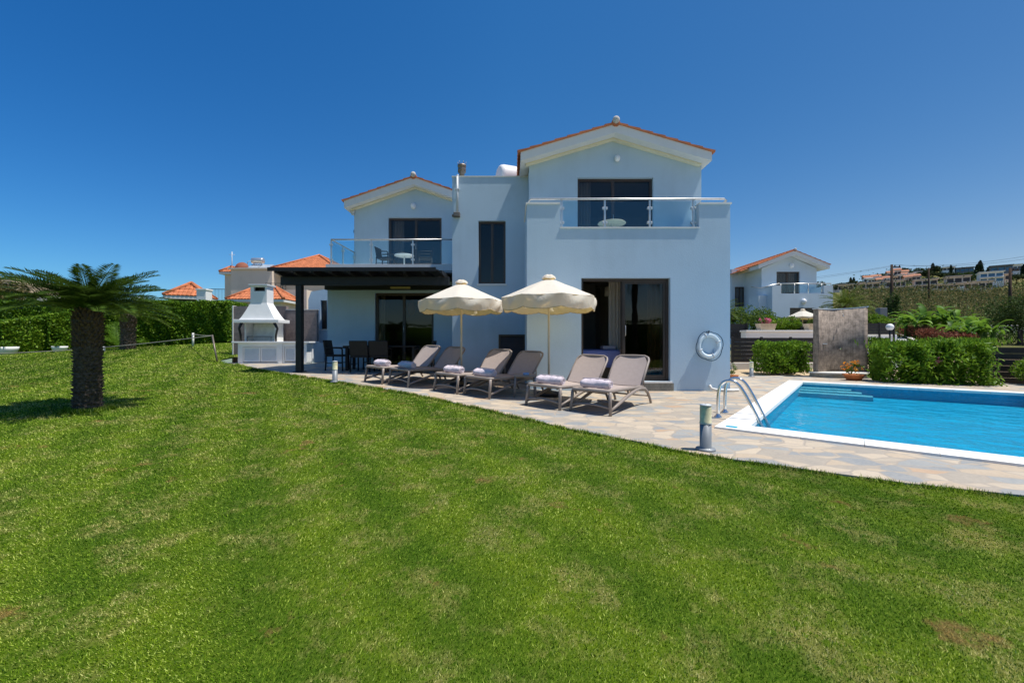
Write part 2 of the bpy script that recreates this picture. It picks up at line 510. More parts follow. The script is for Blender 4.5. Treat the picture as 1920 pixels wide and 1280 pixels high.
# ------------------------------------------------------------------ mesh helpers
class MB:
    def __init__(s):
        s.v = []; s.f = []; s.sm = []

    def add(s, vs, fs, smooth=False):
        o = len(s.v)
        s.v += [tuple(p) for p in vs]
        for f in fs:
            s.f.append(tuple(i + o for i in f)); s.sm.append(smooth)
        return s

    def box(s, x0, x1, y0, y1, z0, z1):
        vs = [(x, y, z) for z in (z0, z1) for y in (y0, y1) for x in (x0, x1)]
        return s.add(vs, [(0, 2, 3, 1), (4, 5, 7, 6), (0, 1, 5, 4), (1, 3, 7, 5), (3, 2, 6, 7), (2, 0, 4, 6)])

    def cbox(s, x0, x1, y0, y1, z0, z1, b=.01):
        """box with chamfered edges"""
        bm = bmesh.new()
        bmesh.ops.create_cube(bm, size=1)
        for v in bm.verts:
            v.co = Vector(((x0 + x1) / 2 + v.co.x * (x1 - x0), (y0 + y1) / 2 + v.co.y * (y1 - y0), (z0 + z1) / 2 + v.co.z * (z1 - z0)))
        bmesh.ops.bevel(bm, geom=bm.edges[:], offset=b, segments=2, affect='EDGES', profile=.5)
        bm.verts.index_update()
        s.add([v.co.copy() for v in bm.verts], [[v.index for v in f.verts] for f in bm.faces])
        bm.free()
        return s

    def xf(s, mat, start=0):
        for i in range(start, len(s.v)):
            s.v[i] = tuple(mat @ Vector(s.v[i]))
        return s

    def tube(s, pts, r, n=8, caps=True, flat=1.0):
        pts = [Vector(p) for p in pts]
        rs = r if isinstance(r, (list, tuple)) else [r] * len(pts)
        rings = []
        up = Vector((0, 0, 1))
        prev = None
        for i, p in enumerate(pts):
            d = (pts[min(i + 1, len(pts) - 1)] - pts[max(i - 1, 0)]).normalized()
            if prev is None:
                a = up if abs(d.z) < .95 else Vector((1, 0, 0))
                x = d.cross(a).normalized()
            else:
                x = (prev - d * prev.dot(d)).normalized()
            prev = x
            y = d.cross(x)
            rings.append([p + (x * math.cos(k * 2 * math.pi / n) + y * (math.sin(k * 2 * math.pi / n) * flat)) * rs[i] for k in range(n)])
        vs = [q for ring in rings for q in ring]
        fs = []
        for i in range(len(pts) - 1):
            for k in range(n):
                fs.append((i * n + k, i * n + (k + 1) % n, (i + 1) * n + (k + 1) % n, (i + 1) * n + k))
        s.add(vs, fs, True)
        if caps:
            o = len(s.v) - len(vs)
            s.f.append(tuple(o + k for k in range(n))[::-1]); s.sm.append(False)
            s.f.append(tuple(o + (len(pts) - 1) * n + k for k in range(n))); s.sm.append(False)
        return s

    def lathe(s, prof, n=24, c=(0, 0, 0), smooth=True):
        vs = []; fs = []
        for r, z in prof:
            for k in range(n):
                a = k * 2 * math.pi / n
                vs.append((c[0] + r * math.cos(a), c[1] + r * math.sin(a), c[2] + z))
        for i in range(len(prof) - 1):
            for k in range(n):
                fs.append((i * n + k, i * n + (k + 1) % n, (i + 1) * n + (k + 1) % n, (i + 1) * n + k))
        return s.add(vs, fs, smooth)

    def prism(s, poly, a, b, axis='y'):
        """polygon (two coords) extruded along an axis from a to b"""
        def m(p, t):
            if axis == 'y': return (p[0], t, p[1])
            if axis == 'x': return (t, p[0], p[1])
            return (p[0], p[1], t)
        n = len(poly)
        vs = [m(p, a) for p in poly] + [m(p, b) for p in poly]
        fs = [tuple(range(n)), tuple(range(2 * n - 1, n - 1, -1))]
        fs += [(i, i + n, (i + 1) % n + n, (i + 1) % n) for i in range(n)]
        return s.add(vs, fs)

    def sphere(s, c, r, n=16, m=10, sz=1.):
        prof = [(max(1e-4, r * math.sin(math.pi * i / m)), -r * sz * math.cos(math.pi * i / m)) for i in range(m + 1)]
        return s.lathe(prof, n, c)

    def wall(s, y, x0, x1, z0, z1, holes=(), th=.2, zb=None):
        """wall facing -Y with rectangular openings and their reveals"""
        xs = sorted({x0, x1} | {h[0] for h in holes} | {h[1] for h in holes})
        zs = sorted({z0, z1} | {h[2] for h in holes} | {h[3] for h in holes})
        for i in range(len(xs) - 1):
            for k in range(len(zs) - 1):
                cx, cz = (xs[i] + xs[i + 1]) / 2, (zs[k] + zs[k + 1]) / 2
                if any(h[0] < cx < h[1] and h[2] < cz < h[3] for h in holes):
                    continue
                a, b, c, d = xs[i], xs[i + 1], zs[k], zs[k + 1]
                s.add([(a, y, c), (b, y, c), (b, y, d), (a, y, d)], [(0, 1, 2, 3)])
                s.add([(a, y + th, c), (b, y + th, c), (b, y + th, d), (a, y + th, d)], [(3, 2, 1, 0)])
        for h in list(holes) + [None]:
            a, b, c, d = h if h else (x0, x1, z0, z1)
            q = [(a, y, c), (b, y, c), (b, y, d), (a, y, d), (a, y + th, c), (b, y + th, c), (b, y + th, d), (a, y + th, d)]
            fs = [(0, 4, 5, 1), (1, 5, 6, 2), (2, 6, 7, 3), (3, 7, 4, 0)]
            s.add(q, fs if h else [f[::-1] for f in fs])
        return s

    def build(s, name, mat, parent=None, org=None):
        me = bpy.data.meshes.new(name)
        o_ = Vector(org) if org is not None else (ORG[parent.name] if parent is not None else Vector((0, 0, 0)))
        me.from_pydata([(x - o_.x, y - o_.y, z - o_.z) for x, y, z in s.v], [], s.f)
        me.polygons.foreach_set('use_smooth', s.sm)
        me.update()
        o = bpy.data.objects.new(name, me)
        me.materials.append(mat)
        C.objects.link(o)
        if parent is not None:
            o.parent = parent
        else:
            o.location = o_
        ORG[o.name] = o_
        return o


ORG = {}


def tag(o, label=None, cat=None, group=None, kind=None):
    for k, v in (('label', label), ('category', cat), ('group', group), ('kind', kind)):
        if v:
            o[k] = v
    return o


def thing(name, label, cat, loc=(0, 0, 0), group=None):
    o = bpy.data.objects.new(name, None)
    o.empty_display_size = .1
    C.objects.link(o)
    o.location = loc
    ORG[o.name] = Vector(loc)
    return tag(o, label, cat, group)


def solo(mb, name, mat, label, cat, org=(0, 0, 0), group=None):
    return tag(mb.build(name, mat, None, org), label, cat, group)


def copy_tree(o, parent=None):
    c = o.copy()
    C.objects.link(c)
    if parent is not None:
        c.parent = parent
        c.matrix_parent_inverse = o.matrix_parent_inverse.copy()
    for ch in [x for x in list(C.objects) if x.parent == o]:
        copy_tree(ch, c)
    return c


def np_mesh(name, verts, faces_flat, per, mat, parent=None, org=None, smooth=False):
    """fast mesh from arrays: verts (n,3), faces of constant size"""
    o_ = Vector(org) if org is not None else (ORG[parent.name] if parent is not None else Vector((0, 0, 0)))
    me = bpy.data.meshes.new(name)
    v = (verts - np.array(o_)[None, :]).astype(np.float32)
    nf = len(faces_flat) // per
    me.vertices.add(len(v)); me.vertices.foreach_set('co', v.ravel())
    me.loops.add(len(faces_flat)); me.loops.foreach_set('vertex_index', faces_flat.astype(np.int32))
    me.polygons.add(nf)
    me.polygons.foreach_set('loop_start', np.arange(0, nf * per, per, dtype=np.int32))
    if smooth:
        me.polygons.foreach_set('use_smooth', np.ones(nf, dtype=bool))
    me.update(calc_edges=True)
    me.validate()
    me.materials.append(mat)
    o = bpy.data.objects.new(name, me)
    C.objects.link(o)
    if parent is not None:
        o.parent = parent
    else:
        o.location = o_
    ORG[o.name] = o_
    return o


def unit(a):
    return a / np.maximum(1e-9, np.linalg.norm(a, axis=1, keepdims=True))


def leaf_arrays(cen, out, length, width, droop=.0, rnd=.8):
    """rhombus leaves: centres, outward directions, sizes -> (verts, faces)"""
    n = len(cen)
    d = unit(out + RNG.normal(0, rnd, (n, 3)))
    d[:, 2] -= droop
    d = unit(d)
    side = unit(np.cross(d, unit(RNG.normal(0, 1, (n, 3)))))
    L = (length * RNG.uniform(.65, 1.3, n))[:, None]
    Wd = (width * RNG.uniform(.7, 1.25, n))[:, None]
    up = np.cross(side, d)
    v = np.stack([cen - d * L * .5, cen + side * Wd * .5 + up * Wd * .18, cen + d * L * .5, cen - side * Wd * .5 + up * Wd * .18], 1).reshape(-1, 3)
    return v, np.arange(n * 4)


def merge_arrays(parts):
    vs = []; fs = []; o = 0
    for v, f in parts:
        vs.append(v); fs.append(f + o); o += len(v)
    return np.concatenate(vs), np.concatenate(fs)


def box_quads(x0, x1, y0, y1, z0, z1):
    m = MB().box(x0, x1, y0, y1, z0, z1)
    return np.array(m.v, float), np.array(m.f).ravel()


def hedge_path(name, label, pts, depth, z0, z1, n, leaf, mat, cat='hedge', group=None, wob=.1, rnd=.8, aspect=.45, round_=.25, stems=None):
    """clipped hedge along a polyline of (x, y, z0, z1); leaves all over its faces round a denser core"""
    pts = [np.array(p, float) for p in pts]
    segs = [(pts[i], pts[i + 1]) for i in range(len(pts) - 1)]
    lens = [np.linalg.norm((b - a)[:2]) for a, b in segs]
    tot = sum(lens)
    parts = []
    org = (pts[0][0], pts[0][1], pts[0][2])
    for (a, b), ln in zip(segs, lens):
        k = int(n * ln / tot)
        d = (b - a)[:2] / ln
        nn = np.array([-d[1], d[0]])
        t = RNG.uniform(-.02, 1.02, k)
        # walk round the cross-section: near side, top, far side
        hgt = (a[3] - a[2])
        q = RNG.uniform(0, 1, k) * (2 * hgt + depth)
        off = np.where(q < hgt, -depth / 2, np.where(q < hgt + depth, q - hgt - depth / 2, depth / 2))
        hz = np.where(q < hgt, q / hgt, np.where(q < hgt + depth, 1., (q - hgt - depth) / hgt))
        endcap = RNG.uniform(0, 1, k) < depth / (2 * hgt + depth) * (depth / ln) * 1.3
        off = np.where(endcap, RNG.uniform(-depth / 2, depth / 2, k), off)
        hz = np.where(endcap, RNG.uniform(0, 1, k), hz)
        t = np.where(endcap, np.where(RNG.uniform(0, 1, k) < .5, 0., 1.), t)
        lo = a[2] + (b[2] - a[2]) * t
        hi = a[3] + (b[3] - a[3]) * t
        # uneven surface
        s = t * ln
        bumpy = wob * (np.sin(s * 2.3 + hz * 3) * .4 + np.sin(s * 5.1 + 1.3 + off * 3) * .35 + np.sin(s * 11 + hz * 9) * .25)
        inw = np.abs(RNG.normal(0, wob * .9, k))
        ox = np.where(q < hgt, -1., np.where(q < hgt + depth, 0., 1.))
        oz = np.where((q >= hgt) & (q < hgt + depth), 1., .25)
        corner = np.clip((hz - (1 - round_)) / round_, 0, 1) ** 2 * round_ * .5 * depth
        offs = off + ox * (bumpy - inw) - np.sign(off) * corner * (ox != 0)
        z = lo + (hi - lo) * hz + (oz == 1) * (bumpy * .7 - inw * .8)
        cen = np.stack([a[0] + d[0] * s + nn[0] * offs, a[1] + d[1] * s + nn[1] * offs, z], 1)
        cen = cen + np.where(endcap[:, None], (np.where(t < .5, -1., 1.) * (bumpy + .0))[:, None] * np.array([d[0], d[1], 0])[None], 0)
        out = np.stack([nn[0] * ox, nn[1] * ox, oz + .2], 1)
        parts.append(leaf_arrays(cen, out, leaf, leaf * aspect, 0, rnd))
        # core
        i_ = wob * 1.6 + .03
        dd = depth / 2 - i_
        if dd > .02:
            e = min(.1, ln * .1)
            va = []
            for P_, tt in ((a, e), (b, -e)):
                for o_ in (-dd, dd):
                    for zz in (P_[2], P_[3] - i_):
                        va.append((P_[0] + d[0] * tt + nn[0] * o_, P_[1] + d[1] * tt + nn[1] * o_, zz))
            fa = np.array([(0, 1, 3, 2), (4, 6, 7, 5), (0, 4, 5, 1), (2, 3, 7, 6), (1, 5, 7, 3), (0, 2, 6, 4)]).ravel()
            parts.append((np.array(va, float), fa))
    v, f = merge_arrays(parts)
    return v, f, org


def make_hedge(name, label, pts, depth, n, leaf, mat, **kw):
    cat = kw.pop('cat', 'hedge'); grp = kw.pop('group', None)
    v, f, org = hedge_path(name, label, pts, depth, 0, 0, n, leaf, mat, **kw)
    return tag(np_mesh(name, v, f, 4, mat, None, org), label, cat, grp)


def blob_arrays(c, rad, n, leaf, aspect=.45, lumps=7, rnd=.9, seed=0, inner=.55, droop=0.):
    """leafy crown: clumps spread over an ellipsoid's volume"""
    rg = np.random.default_rng(seed + 100)
    cs = unit(rg.normal(0, 1, (lumps, 3))) * rg.uniform(.35, .78, (lumps, 1))
    cs[:, 2] = cs[:, 2] * .9
    rs = rg.uniform(.3, .55, lumps)
    k = rg.integers(0, lumps, n)
    dirs = unit(rg.normal(0, 1, (n, 3)))
    rr = rs[k] * (1 - np.abs(rg.normal(0, 1, n)) * (1 - inner) * .5).clip(.1, 1)
    p = cs[k] + dirs * rr[:, None]
    cen = np.array(c)[None] + p * np.array(rad)[None]
    return leaf_arrays(cen, dirs, leaf, leaf * aspect, droop, rnd)


def make_tree(name, label, cat, base, hgt, crown_r, crown_h, n, leaf, mat, group=None, trunk_r=.08, lumps=9, seed=0, aspect=.5, droop=0, limbs=4):
    rt = thing(name, label, cat, base, group)
    b = Vector(base)
    m = MB()
    top = b + Vector((0, 0, hgt - crown_h * .55))
    m.tube([b - Vector((0, 0, .2)), b.lerp(top, .5) + Vector((trunk_r * .4, 0, 0)), top], [trunk_r, trunk_r * .75, trunk_r * .5], 8)
    rg = random.Random(seed)
    for i in range(limbs):
        a = i * 2 * math.pi / limbs + rg.random()
        st = b.lerp(top, .6 + .1 * rg.random())
        en = top + Vector((math.cos(a) * crown_r * .6, math.sin(a) * crown_r * .6, crown_h * .2 * rg.random()))
        m.tube([st, st.lerp(en, .5) + Vector((0, 0, -.03 * crown_h)), en], [trunk_r * .45, trunk_r * .3, trunk_r * .12], 6)
    m.build('trunk', M['bark'], rt)
    v, f = blob_arrays(tuple(b + Vector((0, 0, hgt - crown_h / 2))), (crown_r, crown_r, crown_h / 2), n, leaf, aspect, lumps, .9, seed, .5, droop)
    np_mesh('crown', v, f, 4, mat, rt)
    return rt


def make_cypress(label, base, hgt, r, seed, group, n=600, mat=None, leaf=None):
    rt = thing('cypress_tree', label, 'tree', base, group)
    b = np.array(base, float)
    MB().tube([base, (base[0], base[1], base[2] + hgt * .5)], [r * .18, r * .1], 6).build('trunk', M['bark'], rt)
    rg = np.random.default_rng(seed)
    h = rg.uniform(0.03, 1, n)
    a = rg.uniform(0, 2 * math.pi, n)
    prof = np.minimum(1, (h / .25) ** .6) * (1 - h ** 2.2) ** .7
    rr = r * prof * rg.uniform(.55, 1.08, n)
    cen = b[None] + np.stack([np.cos(a) * rr, np.sin(a) * rr, h * hgt], 1)
    out = np.stack([np.cos(a) * .4, np.sin(a) * .4, np.full(n, 1.2)], 1)
    v, f = leaf_arrays(cen, out, leaf or r * .9, (leaf or r * .9) * .4, 0, .35)
    np_mesh('crown', v, f, 4, mat or M['cypress'], rt)
    return rt


def frond_arrays(base, az, el, length, curl, nl, leaf_len, leaf_w, rg, wind=(0, 0, 0)):
    """one pinnate frond: arching rachis with paired leaflets"""
    d = Vector((math.cos(az) * math.cos(el), math.sin(az) * math.cos(el), math.sin(el)))
    p = Vector(base)
    pts = [p.copy()]; ds = [d.copy()]
    ns = 14
    st = length / ns
    for i in range(ns):
        d = (d + Vector((wind[0], wind[1], wind[2] - curl)) / ns).normalized()
        p = p + d * st
        pts.append(p.copy()); ds.append(d.copy())
    vs = []; fs = []
    # rachis
    rw = .006 + length * .004
    for i in range(ns + 1):
        w = rw * (1 - .8 * i / ns)
        s = ds[i].cross(Vector((0, 0, 1)))
        s = s.normalized() if s.length > 1e-4 else Vector((1, 0, 0))
        vs += [pts[i] - s * w, pts[i] + s * w]
    for i in range(ns):
        fs.append((2 * i, 2 * i + 1, 2 * i + 3, 2 * i + 2))
    for j in range(nl):
        t = .1 + .9 * (j + .5) / nl
        x = t * ns
        i = min(ns - 1, int(x))
        q = pts[i].lerp(pts[i + 1], x - i)
        dd = ds[i]
        s = dd.cross(Vector((0, 0, 1)))
        s = s.normalized() if s.length > 1e-4 else Vector((1, 0, 0))
        u = s.cross(dd)
        ll = leaf_len * (math.sin(math.pi * min(1, .12 + t * .86)) ** .55) * rg.uniform(.9, 1.1)
        for sg in (-1, 1):
            ld = (s * sg * .85 + dd * .62 + u * rg.uniform(.18, .4)).normalized()
            wv = dd * leaf_w
            tip = q + ld * ll + Vector((0, 0, -ll * .10))
            mid = q + ld * ll * .5
            k = len(vs)
            vs += [q, mid + wv, tip, mid - wv]
            fs.append((k, k + 1, k + 2, k + 3))
    return np.array([tuple(v) for v in vs], float), np.array(fs).ravel()


def make_cycad(name, label, base, trunk_h, trunk_r, nf, flen, mat, seed, group=None, wind=(0, 0, 0), nl=42, lw=.006, tall_top=True, el_rng=(-.12, 1.25), curl=1.1, cat='palm tree', leaf_len=None):
    rt = thing(name, label, cat, base, group)
    b = Vector(base)
    rg = random.Random(seed)
    # trunk: stacked old leaf bases in spiral rows
    m = MB()
    prof = [(trunk_r * 1.0, -.1), (trunk_r * .97, trunk_h * .1), (trunk_r * .92, trunk_h * .45), (trunk_r * .98, trunk_h * .7), (trunk_r * 1.02, trunk_h * .88), (trunk_r * .8, trunk_h), (.01, trunk_h * 1.04)]
    m.lathe(prof, 26, base)
    def rad(h):
        t = h / trunk_h
        for (r0, z0), (r1, z1) in zip(prof, prof[1:]):
            if z0 <= h <= z1:
                return r0 + (r1 - r0) * (h - z0) / (z1 - z0)
        return trunk_r * .8
    nring = max(8, int(trunk_h / (trunk_r * .30)))
    top = MB()
    for i in range(nring):
        h = trunk_h * (i + .3) / nring
        k = 17
        for j in range(k):
            a = (j + .5 * (i % 2)) * 2 * math.pi / k + rg.uniform(-.06, .06)
            hh = h + rg.uniform(-.3, .3) * trunk_h / nring
            r0 = rad(hh)
            upp = hh / trunk_h
            prot = trunk_r * (rg.uniform(.07, .28) if upp < .62 else rg.uniform(.09, .28))
            w = trunk_r * .17
            hl = trunk_h / nring * .95
            ca, sa = math.cos(a), math.sin(a)
            def q(rr, tt, zz):
                return (b.x + ca * rr - sa * tt, b.y + sa * rr + ca * tt, b.z + zz)
            vs = [q(r0 * .97, -w, hh - hl * .5), q(r0 * .97, w, hh - hl * .5), q(r0 * .97, w * .8, hh + hl * .4), q(r0 * .97, -w * .8, hh + hl * .4),
                  q(r0 + prot, -w * .35, hh + hl * (.35 if upp < .62 else .8)), q(r0 + prot, w * .35, hh + hl * (.35 if upp < .62 else .8))]
            (m if upp < .62 else top).add(vs, [(0, 1, 5, 4), (1, 2, 5), (2, 3, 4, 5), (3, 0, 4)])
    tk = m.build('trunk', M['trunk'], rt)
    top.build('leaf_base_collar', M['trunktop'], tk)
    parts = []
    for i in range(nf):
        u = (i + .5) / nf
        el = el_rng[0] + (el_rng[1] - el_rng[0]) * u ** 1.15
        az = i * 2.399963 + rg.uniform(-.2, .2)
        st = b + Vector((math.cos(az) * trunk_r * .55 * (1 - u * .7), math.sin(az) * trunk_r * .55 * (1 - u * .7), trunk_h * (.97 + .06 * u)))
        L = flen * rg.uniform(.85, 1.12) * (1 - .18 * u)
        parts.append(frond_arrays(st, az, el, L, curl * rg.uniform(.75, 1.2) * (1.0 + .25 * u), nl, leaf_len or flen * .15, lw, rg, wind))
    v, f = merge_arrays(parts)
    np_mesh('crown', v, f, 4, mat, rt)
    return rt


def tile_plane(mb, O, U, V, width, vmax, pitch=.2, course=.3, h=.04, umin=0.):
    """barrel tiles on a roof plane: columns across U, running up V to vmax(u)"""
    O, U, V = Vector(O), Vector(U).normalized(), Vector(V).normalized()
    N = U.cross(V).normalized()
    if N.z < 0:
        N = -N
    k = max(1, int(round(width / pitch)))
    pit = width / k
    for i in range(k):
        uc = umin + (i + .5) * pit
        vm = vmax(uc)
        if vm < .05:
            continue
        nc = max(1, int(math.ceil(vm / course)))
        for j in range(nc):
            v0, v1 = j * course, min((j + 1) * course + .02, vm)
            vs = []
            for vv, lift in ((v0, .028), (v1, .006)):
                for a in (-1., -.6, 0., .6, 1.):
                    hh = h * math.sqrt(max(0, 1 - a * a)) + lift
                    vs.append(O + U * (uc + a * pit * .5) + V * vv + N * hh)
            vs += [O + U * (uc - pit * .5) + V * v0, O + U * (uc + pit * .5) + V * v0]
            mb.add(vs, [(0, 1, 6, 5), (1, 2, 7, 6), (2, 3, 8, 7), (3, 4, 9, 8)], False)
            o = len(mb.v) - len(vs)
            mb.f.append((o + 10, o + 0, o + 1, o + 2, o + 3, o + 4, o + 11)[::-1]); mb.sm.append(False)


def gable_roof(rt, xl, xr, xp, ze, zp, y0, y1, th, mat_tile, pitch=.2, course=.3, white='trim', tiles=True):
    """white roof slab with boxed verge + clay tile skin on both slopes"""
    m = MB()
    m.prism([(xl, ze), (xp, zp), (xr, ze), (xr, ze - th), (xp, zp - th), (xl, ze - th)][::-1], y0, y1)
    roof = m.build('roof', M[white], rt)
    tl = MB()
    L1 = math.hypot(xp - xl, zp - ze); L2 = math.hypot(xr - xp, zp - ze)
    tile_plane(tl, (xl - .06 * 1, y0 - .03, ze - .02), (0, 1, 0), (xp - xl, 0, zp - ze), y1 - y0 + .03, lambda u: L1 + .06, pitch, course)
    tile_plane(tl, (xr + .06 * 1, y0 - .03, ze - .02), (0, 1, 0), (xp - xr, 0, zp - ze), y1 - y0 + .03, lambda u: L2 + .06, pitch, course)
    # verge edge that closes the tile ends, stepped with the courses
    for x_, L in ((xl - .06, L1), (xr + .06, L2)):
        d = Vector((xp - x_, 0, zp - ze + .02)).normalized()
        up = Vector((-d.z, 0, d.x)) if d.x > 0 else Vector((d.z, 0, -d.x))
        nn = int((L + .06) / course) + 1
        for j in range(nn):
            a0, a1 = j * course, min((j + 1) * course, L + .07)
            if a1 <= a0: continue
            p = Vector((x_, 0, ze - .02))
            q = [p + d * a0, p + d * a1, p + d * a1 + up * .03, p + d * a0 + up * .055]
            tl.prism([(w.x, w.z) for w in q], y0 - .03, y0 + .12)
    # ridge caps
    yy = y0 - .02
    while yy < y1:
        tl.tube([(xp, yy, zp + .03), (xp, min(yy + .42, y1), zp + .02)], [.10, .085], 10)
        yy += .38
    tl.build('roof_tiles', mat_tile, roof)
    e = MB().sphere((xp, y0 - .03, zp + .075), .085, 14, 8).build('ridge_end', M['ridge'], roof)
    return roof


def glazed(rt, name, x0, x1, z0, z1, y, cols, fw=.06, split=None, dep=.07, handle=False, glass='glass', frame='frame'):
    """framed glazing with its own panes; name door or window"""
    m = MB()
    m.box(x0, x0 + fw, y, y + dep, z0, z1); m.box(x1 - fw, x1, y, y + dep, z0, z1)
    m.box(x0 + fw, x1 - fw, y, y + dep, z1 - fw, z1); m.box(x0 + fw, x1 - fw, y, y + dep, z0, z0 + fw)
    xs = split or [x0 + (x1 - x0) * i / cols for i in range(1, cols)]
    for x in xs:
        m.box(x - fw * .6, x + fw * .6, y + .004, y + dep + .01, z0 + fw, z1 - fw)
    fr = m.build(name, M[frame], rt)
    es = [x0 + fw * .5] + list(xs) + [x1 - fw * .5]
    for a, b in zip(es, es[1:]):
        MB().box(a, b, y + .03, y + .042, z0 + fw * .5, z1 - fw * .5).build('pane', M[glass], fr)
    if handle:
        xm = xs[0] if xs else x1 - fw
        MB().tube([(xm, y - .005, (z0 + z1) / 2 - .1), (xm, y - .035, (z0 + z1) / 2 - .09), (xm, y - .035, (z0 + z1) / 2 + .09), (xm, y - .005, (z0 + z1) / 2 + .1)], .008, 6).build('handle', M['steel'], fr)
    return fr


# ------------------------------------------------------------------ ground: lawn, patio, pool, terrain
def zpat(x, y):
    x = np.asarray(x, float); y = np.asarray(y, float)
    return np.clip(.029 * (1.2 - x) + .021 * (y - 6.) * np.clip((1.2 - x) / 2., 0, 1), 0., .32)


EDGE_PX = [(1920, 928), (1700, 905), (1500, 877), (1300, 849), (1200, 828), (1120, 813), (1050, 799), (975, 782), (900, 765), (830, 750), (760, 736), (690, 725), (620, 714), (565, 706), (520, 699), (488, 694), (462, 689), (446, 684)]
EDGE = []
for px, py in EDGE_PX:
    Y = 5.0
    for _ in range(60):
        X = (px - 960) / F * Y
        Y = .5 * Y + .5 * (EYE - float(zpat(X, Y))) * F / (py - 640)
    EDGE.append(((px - 960) / F * Y, Y))
OUT_RIGHT = [(9.5, -1.3), (6.3, .8), (4.6, 2.05)]
EDGE0 = list(EDGE)
_rg = random.Random(21)
EDGE = [EDGE0[0]]
for (xa, ya), (xb, yb) in zip(EDGE0, EDGE0[1:]):      # the stones do not end on one clean line
    k = max(1, int(math.hypot(xb - xa, yb - ya) / .16))
    for i in range(1, k + 1):
        j = .016 if i < k else .008
        EDGE.append((xa + (xb - xa) * i / k + _rg.uniform(-j, j), ya + (yb - ya) * i / k + _rg.uniform(-j, j)))
PATIO = OUT_RIGHT + EDGE + [(-9.4, 13.2), (-9.4, 16.2), (4.6, 16.2), (4.6, 12.75), (6.2, 12.3), (7.3, 12.35), (8.5, 12.45), (10.6, 12.3), (10.9, 10.9), (12.4, 10.0), (15., 7.5)]

PO = np.array([2.40, 4.87]); PU = np.array([.637, .771]); PV = np.array([.771, -.637])
PL, PW, CW = 7.56, 4.25, .30


def pool_pt(a, b):
    q = PO + PU * a + PV * b
    return float(q[0]), float(q[1])


def in_poly(x, y, poly):
    ins = np.zeros(len(x), bool)
    j = len(poly) - 1
    for i in range(len(poly)):
        xi, yi = poly[i]; xj, yj = poly[j]
        cond = ((yi > y) != (yj > y)) & (x < (xj - xi) * (y - yi) / (yj - yi + 1e-12) + xi)
        ins ^= cond
        j = i
    return ins


def dist_edge(x, y, line):
    d = np.full(len(x), 1e9)
    for (x0, y0), (x1, y1) in zip(line, line[1:]):
        dx, dy = x1 - x0, y1 - y0
        t = np.clip(((x - x0) * dx + (y - y0) * dy) / (dx * dx + dy * dy), 0, 1)
        d = np.minimum(d, np.hypot(x - x0 - t * dx, y - y0 - t * dy))
    return d


# lawn heights: thin-plate through known points
LP = [(x, y, float(zpat(x, y)) - .014) for x, y in EDGE0] + [(6.3, .8, -.035), (9.5, -1.3, -.04)]
LP += [(-5.37, 5.2, .166), (0, 1.2, -.09), (3, 1.0, -.07), (-2.5, 2.2, -.03), (-6, 1, .02), (0, -8, -.15), (9, -8, -.12), (-15, -3, .1), (-15, 7, .28),
       (-27, 9, .45), (-18.7, 15, .54), (-17, 16, .68), (-15, 17.5, .83), (-11.9, 17, .93), (-11.2, 14.2, .6), (-26, 25, 1.0), (-12, 25, 1.15), (-10, 10, .32), (-30, -10, .2)]
LP = np.array(LP)


def _u(r2):
    return np.where(r2 > 1e-12, r2 * np.log(np.maximum(r2, 1e-12)), 0.)


_n = len(LP)
_K = _u(((LP[:, None, :2] - LP[None, :, :2]) ** 2).sum(-1)) + np.eye(_n) * .05
_A = np.zeros((_n + 3, _n + 3)); _A[:_n, :_n] = _K
_A[:_n, _n] = 1; _A[:_n, _n + 1:] = LP[:, :2]; _A[_n:, :_n] = _A[:_n, _n:].T
_wt = np.linalg.solve(_A, np.concatenate([LP[:, 2], np.zeros(3)]))


def zlawn(x, y):
    x = np.asarray(x, float); y = np.asarray(y, float)
    z = _wt[_n] + _wt[_n + 1] * x + _wt[_n + 2] * y
    for i in range(_n):
        z = z + _wt[i] * _u((x - LP[i, 0]) ** 2 + (y - LP[i, 1]) ** 2)
    return z


# patio sheet with the pool cut out
bm = bmesh.new()
def ring(pts):
    vs = [bm.verts.new((x, y, 0)) for x, y in pts]
    return [bm.edges.new((vs[i], vs[(i + 1) % len(vs)])) for i in range(len(vs))]
eds = ring(PATIO) + ring([pool_pt(.02, .02), pool_pt(PL - .02, .02), pool_pt(PL - .02, PW - .02), pool_pt(.02, PW - .02)])
bmesh.ops.triangle_fill(bm, use_beauty=True, use_dissolve=False, edges=eds)
for xc in (1.2, .4, -.4, -.8, -1.6, -2.4, -3.2, -4, -5, -6, -7, -8):
    bmesh.ops.bisect_plane(bm, geom=bm.verts[:] + bm.edges[:] + bm.faces[:], plane_co=(xc, 0, 0), plane_no=(1, 0, 0))
for yc in (5, 6, 7, 8, 9, 10, 11, 12, 13):
    bmesh.ops.bisect_plane(bm, geom=bm.verts[:] + bm.edges[:] + bm.faces[:], plane_co=(0, yc, 0), plane_no=(0, 1, 0))
for v in bm.verts:
    v.co.z = float(zpat(v.co.x, v.co.y))
bd = [e for e in bm.edges if len(e.link_faces) == 1]
r_ = bmesh.ops.extrude_edge_only(bm, edges=bd)
for g in r_['geom']:
    if isinstance(g, bmesh.types.BMVert):
        g.co.z -= .12
bmesh.ops.recalc_face_normals(bm, faces=bm.faces[:])
me = bpy.data.meshes.new('patio'); bm.to_mesh(me); bm.free()
me.materials.append(M['paving'])
po = bpy.data.objects.new('patio', me); C.objects.link(po); tag(po, kind='structure')

